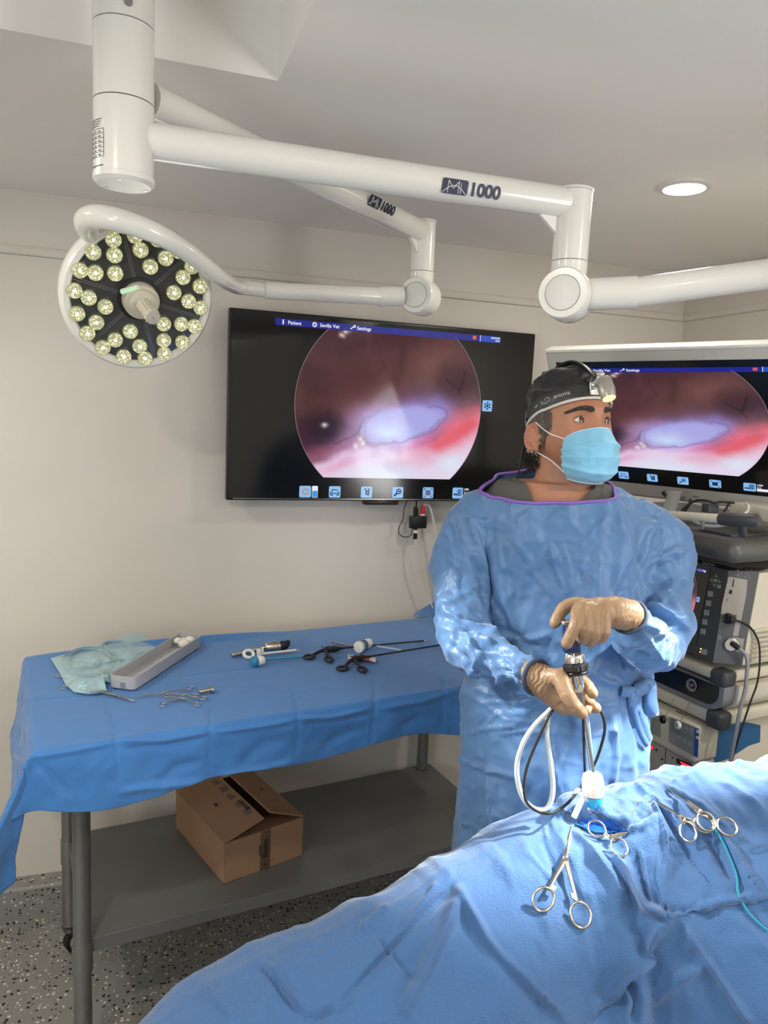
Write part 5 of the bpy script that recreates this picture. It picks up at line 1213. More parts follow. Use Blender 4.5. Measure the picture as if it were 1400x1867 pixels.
r3 = ridged(V, 22.0, 11.0, (1, .6, 1)); r4 = ridged(V, 7.0, 31.0, (1.6, .6, 1))
V += N*(nz*.006+(r-.5)*.006*steep+(r2-.5)*.007*sstep(1000, 1100, pq[:, 0])+(r2-.5)*.002+near*((r3-.5)*.006+np.maximum(r4-.4, 0)*.022)+(1-near)*np.maximum(r4-.55, 0)*.012)[:, None]
setv(me, V)
M_PD = mat('blue_patient_drape', (.045, .124, .295), .58, spec=.3, sheen=.3, noise_scale=25, var=.08)
def crepe(m, sc=(260, 260, 900), k=.22):
    nt = m.node_tree; b = nt.nodes['Principled BSDF']; tc = nt.nodes.new('ShaderNodeTexCoord'); mp = nt.nodes.new('ShaderNodeMapping'); mp.inputs['Scale'].default_value = sc; mp.inputs['Rotation'].default_value = (0, 0, .5)
    n = nt.nodes.new('ShaderNodeTexNoise'); n.inputs['Scale'].default_value = 1.0; n.inputs['Detail'].default_value = 3
    nt.links.new(tc.outputs['Object'], mp.inputs['Vector']); nt.links.new(mp.outputs['Vector'], n.inputs['Vector'])
    bp_ = nt.nodes.new('ShaderNodeBump'); bp_.inputs['Strength'].default_value = k; bp_.inputs['Distance'].default_value = .004
    nt.links.new(n.outputs['Fac'], bp_.inputs['Height']); nt.links.new(bp_.outputs['Normal'], b.inputs['Normal'])
crepe(M_PD, (180, 700, 500), .5)
o = link('patient_drape', me, M_PD, None, ang=180); tag(o, 'light blue crepe surgical drape covering the patient in the foreground', 'drape')
so = o.modifiers.new('thickness', 'SOLIDIFY'); so.thickness = .001; so.offset = -1
from mathutils.bvhtree import BVHTree
def bvh_of(me): 
    return BVHTree.FromPolygons([v.co.copy() for v in me.vertices], [tuple(p.vertices) for p in me.polygons])
BV = bvh_of(me)
def hit(px, py, lift=.002):
    d = ray(px, py).normalized(); h = BV.ray_cast(CP, d)
    if h[0] is None: return PZ(px, py, .95)
    n = h[1] if h[1].dot(d) < 0 else -h[1]
    return h[0]+n*lift
def hitn(px, py):
    d = ray(px, py).normalized(); h = BV.ray_cast(CP, d); n = h[1] if h[0] is not None else -d
    return n if n.dot(d) < 0 else -n
def hd(x, y, l=.002): return hit(*D_(x, y), l)
# second layer: fenestrated sheet whose hem hangs free at the right
G2 = []
hem = [(1196, 1606), (1220, 1674), (1262, 1664), (1312, 1652), (1388, 1640), (1450, 1628), (1560, 1610)]; tope = [(1196, 1500), (1215, 1480), (1260, 1478), (1320, 1470), (1390, 1460), (1450, 1450), (1560, 1440)]
def ipx(L, t): x = t*(len(L)-1); i = min(int(x), len(L)-2); f = x-i; return (L[i][0]*(1-f)+L[i+1][0]*f, L[i][1]*(1-f)+L[i+1][1]*f)
for i in range(61):
    a, b = ipx(tope, i/60), ipx(hem, i/60); row = []
    for j in range(31):
        t = j/30; row.append(hit(a[0]*(1-t)+b[0]*t, a[1]*(1-t)+b[1]*t, -.002+.0055*t**1.5+.002*t*math.sin(i*.35)))
    G2.append(row)
lay = MB().grid(G2).build('upper_sheet', M_PD, bpy.data.objects['patient_drape'], ang=180); q_ = lay.modifiers.new('t', 'SOLIDIFY'); q_.thickness = .0012
P = [[hit(*D_(515+132*r*math.cos(a*math.pi/16)*(1+.1*math.sin(a)), 368+44*r*math.sin(a*math.pi/16)-.10*132*r*math.cos(a*math.pi/16)*-1), .0035) for a in range(32)] for r in (.01, .35, .7, 1.0)]
MB().grid(P, closed_v=True).build('deep_blue_window', mat('deep_blue_film', (.006, .07, .30), .35, coat=.3), bpy.data.objects['patient_drape'], ang=180)
# clear adhesive film window (deep blue) by the port
# clamps on the drape
def dclamp(label, tip, piv, r1, r2, rr, th, grp='steel towel clamps on the patient drape', lift=.006, oval=1.2):
    up = (hitn(*D_(*piv))*.4-CAMF*.6).normalized()
    return ring_tool('towel_forceps', label, 'forceps', hd(*tip, .001), hd(*piv, lift+.002), hd(*r1, lift+.007), hd(*r2, lift+.007), rr, th, M_TOOLW, up=up, oval=oval)
dclamp('long steel forceps hanging from the drape, rings lowest and farthest left', (355, 375), (325, 545), (200, 775), (383, 858), .0145, .0044)
dclamp('short steel clamp at the edge of the deep blue fold, just below the port', (655, 400), (570, 440), (495, 410), (617, 515), .0115, .0034)
dclamp('steel forceps with a ring lying over its neighbour, right of the crumpled folds', (785, 230), (930, 335), (985, 415), (1030, 370), .0118, .0036, lift=.008)
dclamp('steel forceps whose far ring rests on the brightly lit drape at the right', (870, 165), (990, 270), (1040, 375), (1168, 360), .0118, .0036, lift=.016)
# teal suture thread running down to the right
o = MB().tube([hd(*p, .004) for p in ((1095, 345), (1140, 400), (1180, 470), (1220, 570), (1240, 650), (1250, 740), (1285, 820), (1350, 890), (1398, 930))], .0020, n=8, smooth=6).build('teal_cord', mat('teal_cord', (.02, .22, .34), .35), None)
tag(o, 'thin teal blue cord running down the drape at the right edge', 'cord')
o = MB().tube([hd(*p, .003) for p in ((448, 285), (520, 320), (580, 350), (640, 390))], .0007, n=6, smooth=5).build('suture_thread', M_RUB, None)
tag(o, 'fine black suture thread crossing the blue fold near the port', 'thread')
# port with seal housing, and stopcock
hp_ = hit(1083, 1488, 0); kp = proj(hp_)[2]; print('KP', kp)
tb_, tt_ = PD(1083, 1480, kp), PD(1080, 1410, kp)
pax = (tt_-tb_).normalized(); Lp = (tt_-tb_).length
prt = empty('access_port', tb_, 'cream and clear blue trocar port standing in the patient drape under the telescope', 'trocar')
M_SEAL = mat('cream_seal', (.78, .68, .60), .4)
MB().lathe([(.012, Lp*.42), (.0165, Lp*.44), (.0178, Lp*.55), (.0174, Lp*.82), (.015, Lp*.97), (.010, Lp*1.02), (.005, Lp*1.0)], o=tb_, ax=pax, n=40).build('seal_housing', M_SEAL, prt)
M_CB2 = mat('cyan_clear_plastic', (.03, .42, .66), .12, alpha=.85, coat=.7)
MB().lathe([(.009, Lp*.12), (.0115, Lp*.16), (.0148, Lp*.28), (.0158, Lp*.42)], o=tb_, ax=pax, n=32).build('clear_blue_base', M_CB2, prt)
MB().tube([tb_-pax*.02+nn_*-.02, tb_+pax*Lp*.2], .0065, n=20).build('cannula', mat('clear_white', (.55, .65, .72), .1, alpha=.7), prt)
q = tb_+pax*Lp*.25; s1 = PD(1062, 1455, kp-.01); s2 = PD(1046, 1490, kp-.01); s3 = PD(1052, 1442, kp-.012)
MB().tube([q, s1], .0045, n=14).build('stopcock_body', mat('clear_ice', (.60, .70, .78), .1, alpha=.7), prt)
MB().tube([s1, s2], [.0052, .0048], n=16).build('luer_tube', MATS['clear_ice'], prt)
lv = MB().tube([s3+(s1-s3)*-.2, s1], .0028, n=10); lv.tube([PD(1048, 1446, kp-.012), PD(1058, 1438, kp-.012)], .0024, n=8); lv.build('stopcock_lever', M_WHITE2, prt)
# hump of drape around the left shoulder of the port hides its foot; operating table under the drape
ot = empty('operating_table', Vector((c0+(c1_-c0)*.5)), 'operating table hidden under the blue patient drape', 'table')
cen = (cw[5]+cw[24])*.5+nn_*.09; Lt = (cw[24]-cw[5]).length*.9; Ro = Matrix((axd, Vector((-axd.y, axd.x, 0)), zu)).transposed()
MB().rbox((cen.x, cen.y, .72), (Lt, .14, .05), .01, rot=Ro).build('table_top', M_TS, ot)
MB().rbox((cen.x, cen.y, .38), (.14, .12, .64), .01, rot=Ro).build('column', M_WHITE2, ot)
MB().rbox((cen.x, cen.y, .04), (.7, .2, .08), .02, rot=Ro).build('base', M_DGREY, ot)
# ================================================================ THE SURGEON
per = empty('person', PZ(1015, 1500, 0)*0+Vector((PD(1015, 1300, 1.45).x, PD(1015, 1300, 1.45).y, 0)), 'person in a blue surgical gown, black cap, headlight and blue mask holding an endoscope', 'person')
T7 = lambda x, y: (780+x/2.8, 860+y/2.8)
T5 = lambda x, y: (900+x/4.243, 1060+y/4.243)
KT = 1.45
vh = Vector((CAMF.x, CAMF.y, 0)).normalized()        # away from the camera
vr = Vector((vh.y, -vh.x, 0))                        # photo right
def loft(secs, n=36, cap=True):
    """secs: (centre point, half width, half depth)"""
    P = [[c+vr*(w*math.cos(2*math.pi*j/n))+vh*(d*math.sin(2*math.pi*j/n)) for j in range(n)] for c, w, d in secs]
    m = MB().grid(P, closed_v=True); L = len(P)
    m.f.append(list(range(n))[::-1]); m.f.append([(L-1)*n+j for j in range(n)]); return m
def tz_(py, px=1015): return PD(px, py, KT)
TS_ = [(862, 1012, .100, .078), (878, 1012, .117, .086), (893, 1013, .135, .094), (912, 1018, .163, .102), (940, 1026, .180, .112), (1000, 1032, .186, .120), (1060, 1032, .182, .125), (1130, 1028, .178, .128), (1200, 1018, .176, .128), (1280, 1014, .180, .132), (1360, 1014, .186, .138), (1450, 1012, .190, .134), (1540, 1008, .192, .136)]
base = [(PD(x, y, KT), w, d) for y, x, w, d in TS_]
hc = base[-1][0]
for z in (.70, .55, .42): base.append((Vector((hc.x, hc.y, z)), .195, .136))
base = base[::-1]
g = loft(base)
SR = [(908, 934, 1.455, .050), (880, 946, 1.45, .056), (858, 985, 1.44, .056), (842, 1040, 1.42, .054), (838, 1090, 1.40, .055), (842, 1135, 1.37, .056), (852, 1168, 1.34, .053), (885, 1200, 1.29, .047), (925, 1215, 1.25, .039), (955, 1226, 1.215, .033), (977, 1234, 1.19, .030)]
SL_ = [(1148, 942, 1.455, .050), (1176, 962, 1.455, .054), (1197, 1000, 1.45, .056), (1210, 1040, 1.43, .058), (1211, 1100, 1.40, .057), (1207, 1150, 1.365, .057), (1193, 1183, 1.33, .052), (1172, 1170, 1.27, .044), (1158, 1145, 1.23, .037), (1146, 1124, 1.195, .031)]
for S in (SR, SL_): g.tube([PD(x, y, k) for x, y, k, r in S], [r-.0035 for *_, r in S], n=24, smooth=4)
gm = remesh(g.mesh(), .0048, 7, .5, 'gown')
V = getv(gm); N = getn(gm)
fe = [([T7(150, 240), T7(150, 350), T7(255, 520), T7(300, 740)], 5, -.006), ([T7(215, 200), T7(235, 330), T7(270, 480), T7(310, 700)], 4, .007), ([T7(140, 370), T7(145, 500), T7(150, 640)], 3.5, .006), ([T7(100, 400), T7(80, 520)], 3, -.004),
      ([T7(60, 690), T7(150, 760), T7(300, 800), T7(420, 850)], 4, .009), ([T7(60, 790), T7(200, 830), T7(230, 900), T7(330, 960)], 4, .008), ([T7(90, 740), T7(200, 790), T7(330, 810)], 4, -.008), ([T7(170, 850), T7(250, 960), T7(210, 1050)], 4, .008), ([T7(240, 820), T7(330, 880), T7(480, 900), T7(545, 935)], 4, .008),
      ([T7(230, 900), T7(380, 880), T7(470, 890)], 3.5, -.006), ([T7(380, 930), T7(440, 980), T7(450, 1080)], 3.5, .007), ([T7(480, 930), T7(455, 1000), T7(470, 1100)], 3.5, .006), ([T7(340, 1010), T7(420, 1030), T7(520, 1110)], 4, -.006), ([T7(300, 960), T7(360, 1040), T7(360, 1090)], 4, .006), ([T7(100, 860), T7(180, 950), T7(240, 1060)], 4, -.006),
      ([T7(1090, 260), T7(1070, 400), T7(1075, 520), T7(1050, 680)], 6, -.004), ([T7(1190, 200), T7(1130, 330), T7(1095, 480)], 4, .007), ([T7(1200, 290), T7(1180, 380), T7(1120, 460)], 4, .005), ([T7(1110, 490), T7(1220, 420), T7(1310, 395)], 3.5, .006), ([T7(1130, 500), T7(1220, 440), T7(1290, 440)], 3, -.005), ([T7(1270, 440), T7(1300, 410), T7(1275, 455)], 3, .005),
      ([T7(1100, 690), T7(1200, 720), T7(1330, 800)], 4, .008), ([T7(1050, 700), T7(1120, 750), T7(1180, 760), T7(1290, 770)], 4, -.008), ([T7(1130, 640), T7(1110, 700), T7(1140, 760)], 4, -.007), ([T7(1100, 760), T7(1160, 820), T7(1300, 880)], 4, .007), ([T7(1050, 780), T7(1150, 880), T7(1200, 980)], 4, .006), ([T7(1160, 690), T7(1220, 740), T7(1330, 760)], 4, .006), ([T7(960, 850), T7(1060, 930), T7(1150, 960)], 5, -.005),
      ([T7(940, 880), T7(1000, 1050), T7(1010, 1150)], 4, .005), ([T7(620, 350), T7(640, 460), T7(700, 620)], 3, .004), ([T7(690, 380), T7(720, 480), T7(730, 620)], 3, .004), ([T7(580, 460), T7(700, 430), T7(820, 460), T7(1000, 470)], 2.5, .003), ([T7(760, 460), T7(790, 560), T7(820, 600)], 3, -.004), ([T7(820, 500), T7(850, 560)], 3, .004), ([T7(500, 480), T7(590, 580), T7(640, 650)], 3, .003),
      ([T7(590, 350), T7(720, 345), T7(800, 380)], 2.5, .003), ([T7(870, 180), T7(900, 240), T7(870, 280), T7(930, 330)], 3, .003), ([T7(860, 270), T7(820, 330), T7(740, 420)], 3, .003), ([T7(330, 180), T7(420, 280), T7(500, 420), T7(560, 520)], 6, .003), ([T7(360, 250), T7(380, 400), T7(400, 560)], 4, .003), ([T7(300, 480), T7(330, 640), T7(420, 800)], 4, -.004), ([T7(340, 430), T7(400, 640), T7(430, 820)], 5, .004),
      ([T7(900, 200), T7(870, 420), T7(860, 600)], 6, .003), ([T7(960, 160), T7(980, 330), T7(960, 560), T7(940, 620)], 6, .004), ([T7(1010, 110), T7(1100, 170), T7(1200, 200)], 4, .003), ([T7(400, 840), T7(520, 860), T7(640, 830)], 4, .004), ([T7(300, 800), T7(420, 820), T7(520, 880), T7(620, 900)], 4, -.004),
      ([T7(230, 1090), T7(300, 1130), T7(560, 1140)], 3, .004), ([T7(200, 1090), T7(180, 1250), T7(180, 1400)], 4, .004), ([T7(260, 1180), T7(420, 1175), T7(560, 1170)], 2.5, .003), ([T7(270, 1320), T7(360, 1230), T7(560, 1230)], 2.5, .003), ([T7(820, 1020), T7(880, 1060), T7(990, 1090)], 4, .004), ([T7(860, 1190), T7(960, 1180), T7(1000, 1260)], 3, .003), ([T7(1010, 1050), T7(1000, 1200), T7(1010, 1350)], 4, -.005), ([T7(1060, 1180), T7(1110, 1300), T7(1140, 1400)], 4, .006),
      ([(843, 1345), (880, 1330), (960, 1318)], 3, .005), ([(840, 1378), (870, 1395), (960, 1420)], 3, .005), ([(833, 1490), (880, 1515), (930, 1530)], 3, .004), ([(893, 1370), (893, 1440), (900, 1500)], 3, .003), ([(1000, 1320), (1010, 1400), (1020, 1450)], 3, .003), ([(1150, 1290), (1170, 1350), (1175, 1430)], 5, -.006), ([(1110, 1300), (1125, 1380), (1120, 1440)], 5, .005), ([(850, 1260), (920, 1310), (1000, 1315)], 3, .003), ([(890, 1340), (960, 1330), (1060, 1340), (1120, 1330)], 2.5, .003)]
view = np.array(CP)-V; view /= np.linalg.norm(view, axis=1)[:, None]
face = sstep(-.1, .25, (N*view).sum(1))
fe = [(p_, w_*1.25, a_*1.35) for p_, w_, a_ in fe]
V = creases(V, N, fe, face)
pj = nproj(V)
slv = np.maximum(np.maximum(1-sstep(20, 75, np.min([segdist(pj[:, :2], SR[i][:2], SR[i+1][:2])[0] for i in range(4, 10)], axis=0)), 1-sstep(20, 75, np.min([segdist(pj[:, :2], SL_[i][:2], SL_[i+1][:2])[0] for i in range(3, 9)], axis=0))), 0)
r1_ = ridged(V, 7.0, 1.5, (1, 1, .6)); r2_ = ridged(V, 16.0, 8.5); f1 = fbm(V, 8, 4, 3.3)
r3_ = ridged(V, 5.0, 21.0, (1, 1, .35), 2)
V += N*((r1_-.5)*(.012+.016*slv)+np.maximum(r3_, .35)**2*.022*(1-slv)+(r2_-.5)*(.004+.011*slv)+f1*.005-.006)[:, None]
setv(gm, V)
# cut the neckline
gbv = bvh_of(gm)
def ghit(px, py, lift=.0015, bv=None):
    d = ray(px, py).normalized(); h = (bv or gbv).ray_cast(CP, d)
    if h[0] is None: return PD(px, py, KT-.1)
    n = h[1] if h[1].dot(d) < 0 else -h[1]; return h[0]+n*lift
pa, pb, pc_ = PD(906, 882, KT), PD(1120, 880, KT), PD(1012, 918, KT-.105)
pn_ = (pb-pa).cross(pc_-pa).normalized()
if pn_.z < 0: pn_ = -pn_
bm = bmesh.new(); bm.from_mesh(gm)
nk0 = PD(1012, 895, KT)
loc = [f for f in bm.faces if ((f.calc_center_median()-nk0).to_2d().length < .150)]
geo = list({v for f in loc for v in f.verts})+list({e for f in loc for e in f.edges})+loc
bmesh.ops.bisect_plane(bm, geom=geo, plane_co=pa, plane_no=pn_, clear_outer=False)
kill = [v for v in bm.verts if (v.co-pa).dot(pn_) > 1e-5 and (v.co-nk0).to_2d().length < .155]
bmesh.ops.delete(bm, geom=kill, context='VERTS')
edge = [v.co.copy() for v in bm.verts if v.is_boundary]; bm.to_mesh(gm); bm.free()
M_GOWN = mat('blue_gown', (.078, .178, .365), .42, spec=.45, sheen=.2, noise_scale=14, var=.08)
crumple(M_GOWN)
gown = link('gown', gm, M_GOWN, per, ang=180); gown['label'] = 'light blue wrinkled surgical gown'
cen_ = sum(edge, Vector())/len(edge)
bu = vr; bv_ = pn_.cross(bu).normalized(); edge.sort(key=lambda p: math.atan2((p-cen_).dot(bv_), (p-cen_).dot(bu)))
ed = edge[::max(1, len(edge)//70)]; ed = [(ed[i-1]+ed[i]*2+ed[(i+1) % len(ed)])/4 for i in range(len(ed))]
MB().tube(ed+[ed[0], ed[1]], .0034, n=10, smooth=2, cap=False).build('neck_binding', mat('purple_binding', (.20, .10, .42), .6), gown)
# knitted dark ring at each cuff
for S, nm in ((SR, 0), (SL_, 1)):
    a = PD(*S[-1][:3]); b = PD(*S[-2][:3]); d = (a-b).normalized(); r = S[-1][3]
    MB().torus(a+d*.001, r*.90, .0035, ax=d, n=40).build('cuff_hem', mat('cuff_dark', (.03, .05, .10), .7), gown)
# waist tie at the photo's right
def ribbon(pts, w, name='waist_tie'):
    P = []
    for i, p in enumerate(pts):
        t = (pts[min(i+1, len(pts)-1)]-pts[max(0, i-1)]).normalized(); s = t.cross(-CAMF).normalized(); P.append([p-s*w, p, p+s*w])
    o = MB().grid(P).build(name, M_GOWN, gown); q = o.modifiers.new('t', 'SOLIDIFY'); q.thickness = .001; return o
kb = 1.27
def gk(x, y, l=.006): return ghit(*T7(x, y), l)
ribbon(catmull([gk(975, 1120), gk(1010, 1118), gk(1045, 1125)], 5), .010)
ribbon(catmull([gk(1045, 1120), gk(1075, 1100, .010), gk(1100, 1085, .012), gk(1110, 1150, .010), gk(1125, 1215, .008), gk(1130, 1250, .006)], 5), .013)
ribbon(catmull([gk(1040, 1125), gk(1025, 1160), gk(1035, 1230), gk(1048, 1300)], 5), .006)
ribbon(catmull([gk(1050, 1130), gk(1040, 1200), gk(1080, 1330), gk(1110, 1390)], 5), .006)
MB().sph(gk(1048, 1122, .004), (.009, .007, .010), n=14, m=10).build('tie_knot', M_GOWN, gown)

# ---------------- head frame
HC = PD(1040, 777, 1.44)
yw = rad(22); fdir_h = (-vh*math.cos(yw)+vr*math.sin(yw)); pit = rad(11)
fY = (fdir_h*math.cos(pit)+zu*math.sin(pit)).normalized()
fX = fY.cross(zu).normalized()                      # his right -> photo left
rl = rad(1.0); fZ = fX.cross(fY).normalized()
HM = Matrix((fX, fY, fZ)).transposed().to_4x4(); HM.translation = HC
HM = HM @ Matrix.Diagonal((.955, .955, .955, 1))
def H(x, y, z): return HM @ Vector((x, y, z))
ga = lambda x, m, s: math.exp(-((x-m)/s)**2)
def skull(th, ph):
    """th azimuth from +Y, ph polar from +Z : head surface in local coordinates"""
    sx, sy, sz = math.sin(th)*math.sin(ph), math.cos(th)*math.sin(ph), math.cos(ph)
    x = .0735*sx; y = (.090 if sy > 0 else .098)*sy; z = .112*sz if sz > 0 else .118*sz
    up = max(0, sz)
    if sz > 0: x *= 1+.05*math.sin(ph)*up
    # squarer cross-section of the face
    if sy > 0: y *= 1+.05*abs(sx)**1.5
    lo = min(1, max(0, (-z-.02)/.09)); lo = lo*lo*(3-2*lo)
    x *= 1-.30*lo; 
    if sy < 0: y *= 1-.55*lo
    fr = max(0, sy)**.8 if sy > 0 else 0
    if sy > 0:
        y += fr*.004*lo
        ax = abs(x)
        y += fr*(.006*ga(ax, .026, .020)*ga(z, .019, .009)+.003*ga(x, 0, .02)*ga(z, .02, .012))      # brow
        y -= fr*.012*ga(ax, .0300, .0155)*ga(z, -.001, .0125)                                           # eye sockets
        nz_ = 0
        if z < .012: t = min(1, (.012-z)/.056); nz_ = .017*t**1.15*(1 if z > -.044 else max(0, 1-(-.044-z)/.010))
        y += fr*nz_*ga(x, 0, .0085+.007*min(1, max(0, (.0-z)/.045)))
        y += fr*.005*ga(ax, .013, .006)*ga(z, -.042, .007)                                            # nostril wings
        y += fr*.005*ga(ax, .042, .016)*ga(z, -.030, .014)                                            # cheek bones
        y += fr*(.006*ga(x, 0, .02)*ga(z, -.068, .007)+.006*ga(x, 0, .02)*ga(z, -.079, .006)-.002*ga(x, 0, .025)*ga(z, -.0735, .002))  # lips
        y += fr*.008*ga(x, 0, .018)*ga(z, -.102, .012)                                                # chin
        y -= fr*.003*ga(ax, .05, .012)*ga(z, -.005, .02)*0
    x -= (1 if x > 0 else -1)*.005*ga(abs(x), .07, .03)*ga(z, .01, .03)*(1 if sy > .2 else 0)        # temples
    return Vector((x, y, z))
def surf(x, z):
    """front of the face at local x,z"""
    best = None
    ph = math.acos(max(-1, min(1, z/(.112 if z > 0 else .118))))
    lo, hi = -math.pi/2, math.pi/2
    for _ in range(30):
        m = (lo+hi)/2
        if skull(m, ph).x < x: lo = m
        else: hi = m
    return skull((lo+hi)/2, ph)
nT, nP = 160, 130; P = []
for i in range(nP+1):
    ph = math.pi*min(max(i/nP, .002), .998); P.append([HM @ skull(2*math.pi*j/nT, ph) for j in range(nT)])
bd_m = MB(); hm = MB().grid(P, closed_v=True); hm.f.append(list(range(nT))); hm.f.append([nP*nT+j for j in range(nT)][::-1])
bd_m.add(hm.v, hm.f)
# ears
for sg in (1, -1):
    ea = MB(); pts = []
    for k in range(15):
        a = rad(-118+k*20.5); pts.append(Vector((sg*(.0755+.010*max(0, -math.sin(a)*.0+math.cos(a)*.0)+(.012 if 2 < k < 12 else .006)), -.012-.0165*math.sin(a+1.57+.15)*1.0, -.026+.030*math.sin(a)*-1)))
    ring = []
    for k in range(17):
        t = k/16; a = rad(60+t*270)                # from front top round the back to the lobe
        yy = -.014+.0150*math.cos(a)*(1-.25*(t > .8)); zz = -.022+.0265*math.sin(a); out = .0145*math.sin(t*math.pi)**.6
        ring.append(H(sg*(.0725+out), yy-.004*math.sin(t*math.pi), zz))
    bd_m.tube(ring, [.0026+.0010*math.sin(i/16*math.pi) for i in range(16)]+[.0048], n=10, smooth=2)
    bd_m.tube([H(sg*.0855, -.008, -.002), H(sg*.0885, -.019, -.012), H(sg*.0890, -.020, -.028), H(sg*.0845, -.010, -.040)], .0028, n=8, smooth=3)
    bd_m.sph(H(sg*.0770, -.015, -.022), (.0115, .0138, .0262), n=16, m=12, rot=HM.to_3x3())
    bd_m.sph(H(sg*.0790, -.006, -.048), (.0045, .0065, .008), n=12, m=8, rot=HM.to_3x3())
    bd_m.sph(H(sg*.0770, .003, -.026), (.004, .004, .006), n=10, m=8, rot=HM.to_3x3())
# neck and trunk
nb = PD(1022, 905, 1.465)
bd_m.tube([H(0, -.022, -.02), H(0, -.025, -.075), H(0, -.026, -.10)*.4+nb*.6, nb+zu*.005, nb-zu*.03], [.050, .054, .057, .063, .085], n=32, smooth=5)
bd_m.tube([H(0, .045, -.095), H(0, .02, -.112), nb-vh*.045-zu*.0], [.022, .030, .03], n=20, smooth=4)
bs = [(c, w-.028, d-.026) for c, w, d in base[3:-1]]
tm_ = loft(bs); bd_m.add(tm_.v, tm_.f)
for sg, S in ((-1, SR), (1, SL_)):
    bd_m.tube([PD(x, y, k) for x, y, k, r in S], [max(.019, r-.032) if i < 5 else (.012 if i < 10 else .017) for i, (x, y, k, r) in enumerate(S)], n=20, smooth=3)
    nk = nb+vr*sg*.10-zu*.035; bd_m.tube([nb-zu*.0, nk, PD(*S[1][:3])], [.05, .042, .045], n=20, smooth=4)
    hip = Vector((hc.x, hc.y, .86))+vr*sg*.085; kn = Vector((hc.x, hc.y, .47))+vr*sg*.10-vh*.01; an = Vector((hc.x, hc.y, .08))+vr*sg*.11+vh*.02
    bd_m.tube([hip, (hip+kn)/2, kn, kn*.6+an*.4, an], [.085, .078, .055, .052, .036], n=20, smooth=4)
    bd_m.tube([an-zu*.035+vh*.03, an-zu*.04-vh*.05, an-zu*.05-vh*.14], [.036, .038, .030], n=16, smooth=4)
# hands
def hand(chains, palm, extra=0.0):
    m = MB()
    for ch, rs in chains:
        pts = [PD(*p) for p in ch]; tip = pts[-1]+(pts[-1]-pts[-2]).normalized()*0
        m.tube(pts, [r+extra for r in rs], n=16, smooth=5); m.sph(tip, rs[-1]+extra, n=14, m=10)
        for p, r in zip(pts[1:-1], rs[1:-1]): m.sph(p, (r+extra)*1.06, n=14, m=10)
    for p, q, r1x, r2x in palm: m.tube([PD(*p), PD(*q)], [r1x+extra, r2x+extra], n=18); m.sph(PD(*p), r1x+extra, n=16, m=12); m.sph(PD(*q), r2x+extra, n=16, m=12)
    return m
LH = ([([(1085, 1108, 1.19), (1052, 1101, 1.19), (1028, 1109, 1.185), (1012, 1135, 1.175)], [.0125, .0105, .0098, .0082]),
       ([(1092, 1108, 1.17), (1058, 1108, 1.152), (1050, 1136, 1.128), (1040, 1160, 1.128), (1033, 1173, 1.130)], [.014, .0108, .0094, .0086, .0080]),
       ([(1096, 1112, 1.17), (1072, 1112, 1.150), (1068, 1146, 1.128), (1062, 1163, 1.145), (1054, 1158, 1.160)], [.014, .0110, .0098, .0088, .0080]),
       ([(1104, 1116, 1.17), (1086, 1114, 1.148), (1084, 1152, 1.130), (1076, 1168, 1.148), (1066, 1162, 1.165)], [.014, .0110, .0098, .0088, .0080]),
       ([(1110, 1122, 1.17), (1102, 1120, 1.150), (1102, 1150, 1.136), (1094, 1164, 1.150), (1084, 1160, 1.165)], [.014, .0106, .0090, .0082, .0075])],
      [((1146, 1122, 1.195), (1118, 1116, 1.178), .025, .0255), ((1118, 1116, 1.178), (1092, 1112, 1.172), .024, .020), ((1118, 1120, 1.178), (1100, 1124, 1.168), .022, .017), ((1092, 1112, 1.172), (1070, 1110, 1.165), .018, .0125)])
RH = ([([(988, 1240, 1.185), (1018, 1236, 1.160), (1034, 1268, 1.138), (1050, 1290, 1.132), (1061, 1301, 1.134)], [.016, .0135, .0112, .0100, .0085]),
       ([(1008, 1236, 1.195), (1032, 1230, 1.195), (1058, 1238, 1.205), (1072, 1252, 1.195), (1080, 1264, 1.180)], [.014, .0112, .0098, .0088, .0080]),
       ([(1008, 1248, 1.20), (1036, 1250, 1.205), (1062, 1268, 1.212), (1076, 1284, 1.200), (1086, 1291, 1.185)], [.014, .0112, .0100, .0090, .0082]),
       ([(1004, 1262, 1.20), (1026, 1272, 1.200), (1046, 1288, 1.200), (1060, 1296, 1.190), (1068, 1294, 1.180)], [.014, .0108, .0096, .0088, .0080]),
       ([(1000, 1268, 1.195), (1012, 1282, 1.190), (1028, 1292, 1.185), (1042, 1292, 1.175)], [.013, .0100, .0090, .0080])],
      [((974, 1233, 1.195), (992, 1244, 1.190), .0245, .026), ((992, 1244, 1.190), (1010, 1252, 1.192), .026, .023), ((992, 1250, 1.190), (1006, 1268, 1.188), .022, .017), ((1000, 1240, 1.188), (1022, 1246, 1.186), .018, .016)])
M_GL = mat('latex_glove', (.26, .165, .095), .48, spec=.45, noise_scale=60, var=.08, coat=.1)
hL = hand(*LH, -.0012); hR = hand(*RH, -.0012)
bd_m.add(hL.v, hL.f); bd_m.add(hR.v, hR.f)
bm_ = remesh(bd_m.mesh(), .0030, 2, .5, 'body')
V = getv(bm_); N = getn(bm_)
pv = getv(bm_); setv(bm_, V)
M_SKIN = mat('skin', (.42, .20, .12), .48, spec=.4, sss=.25, noise_scale=45, col2=(.44, .20, .125), bump=.06, bump_scale=600)
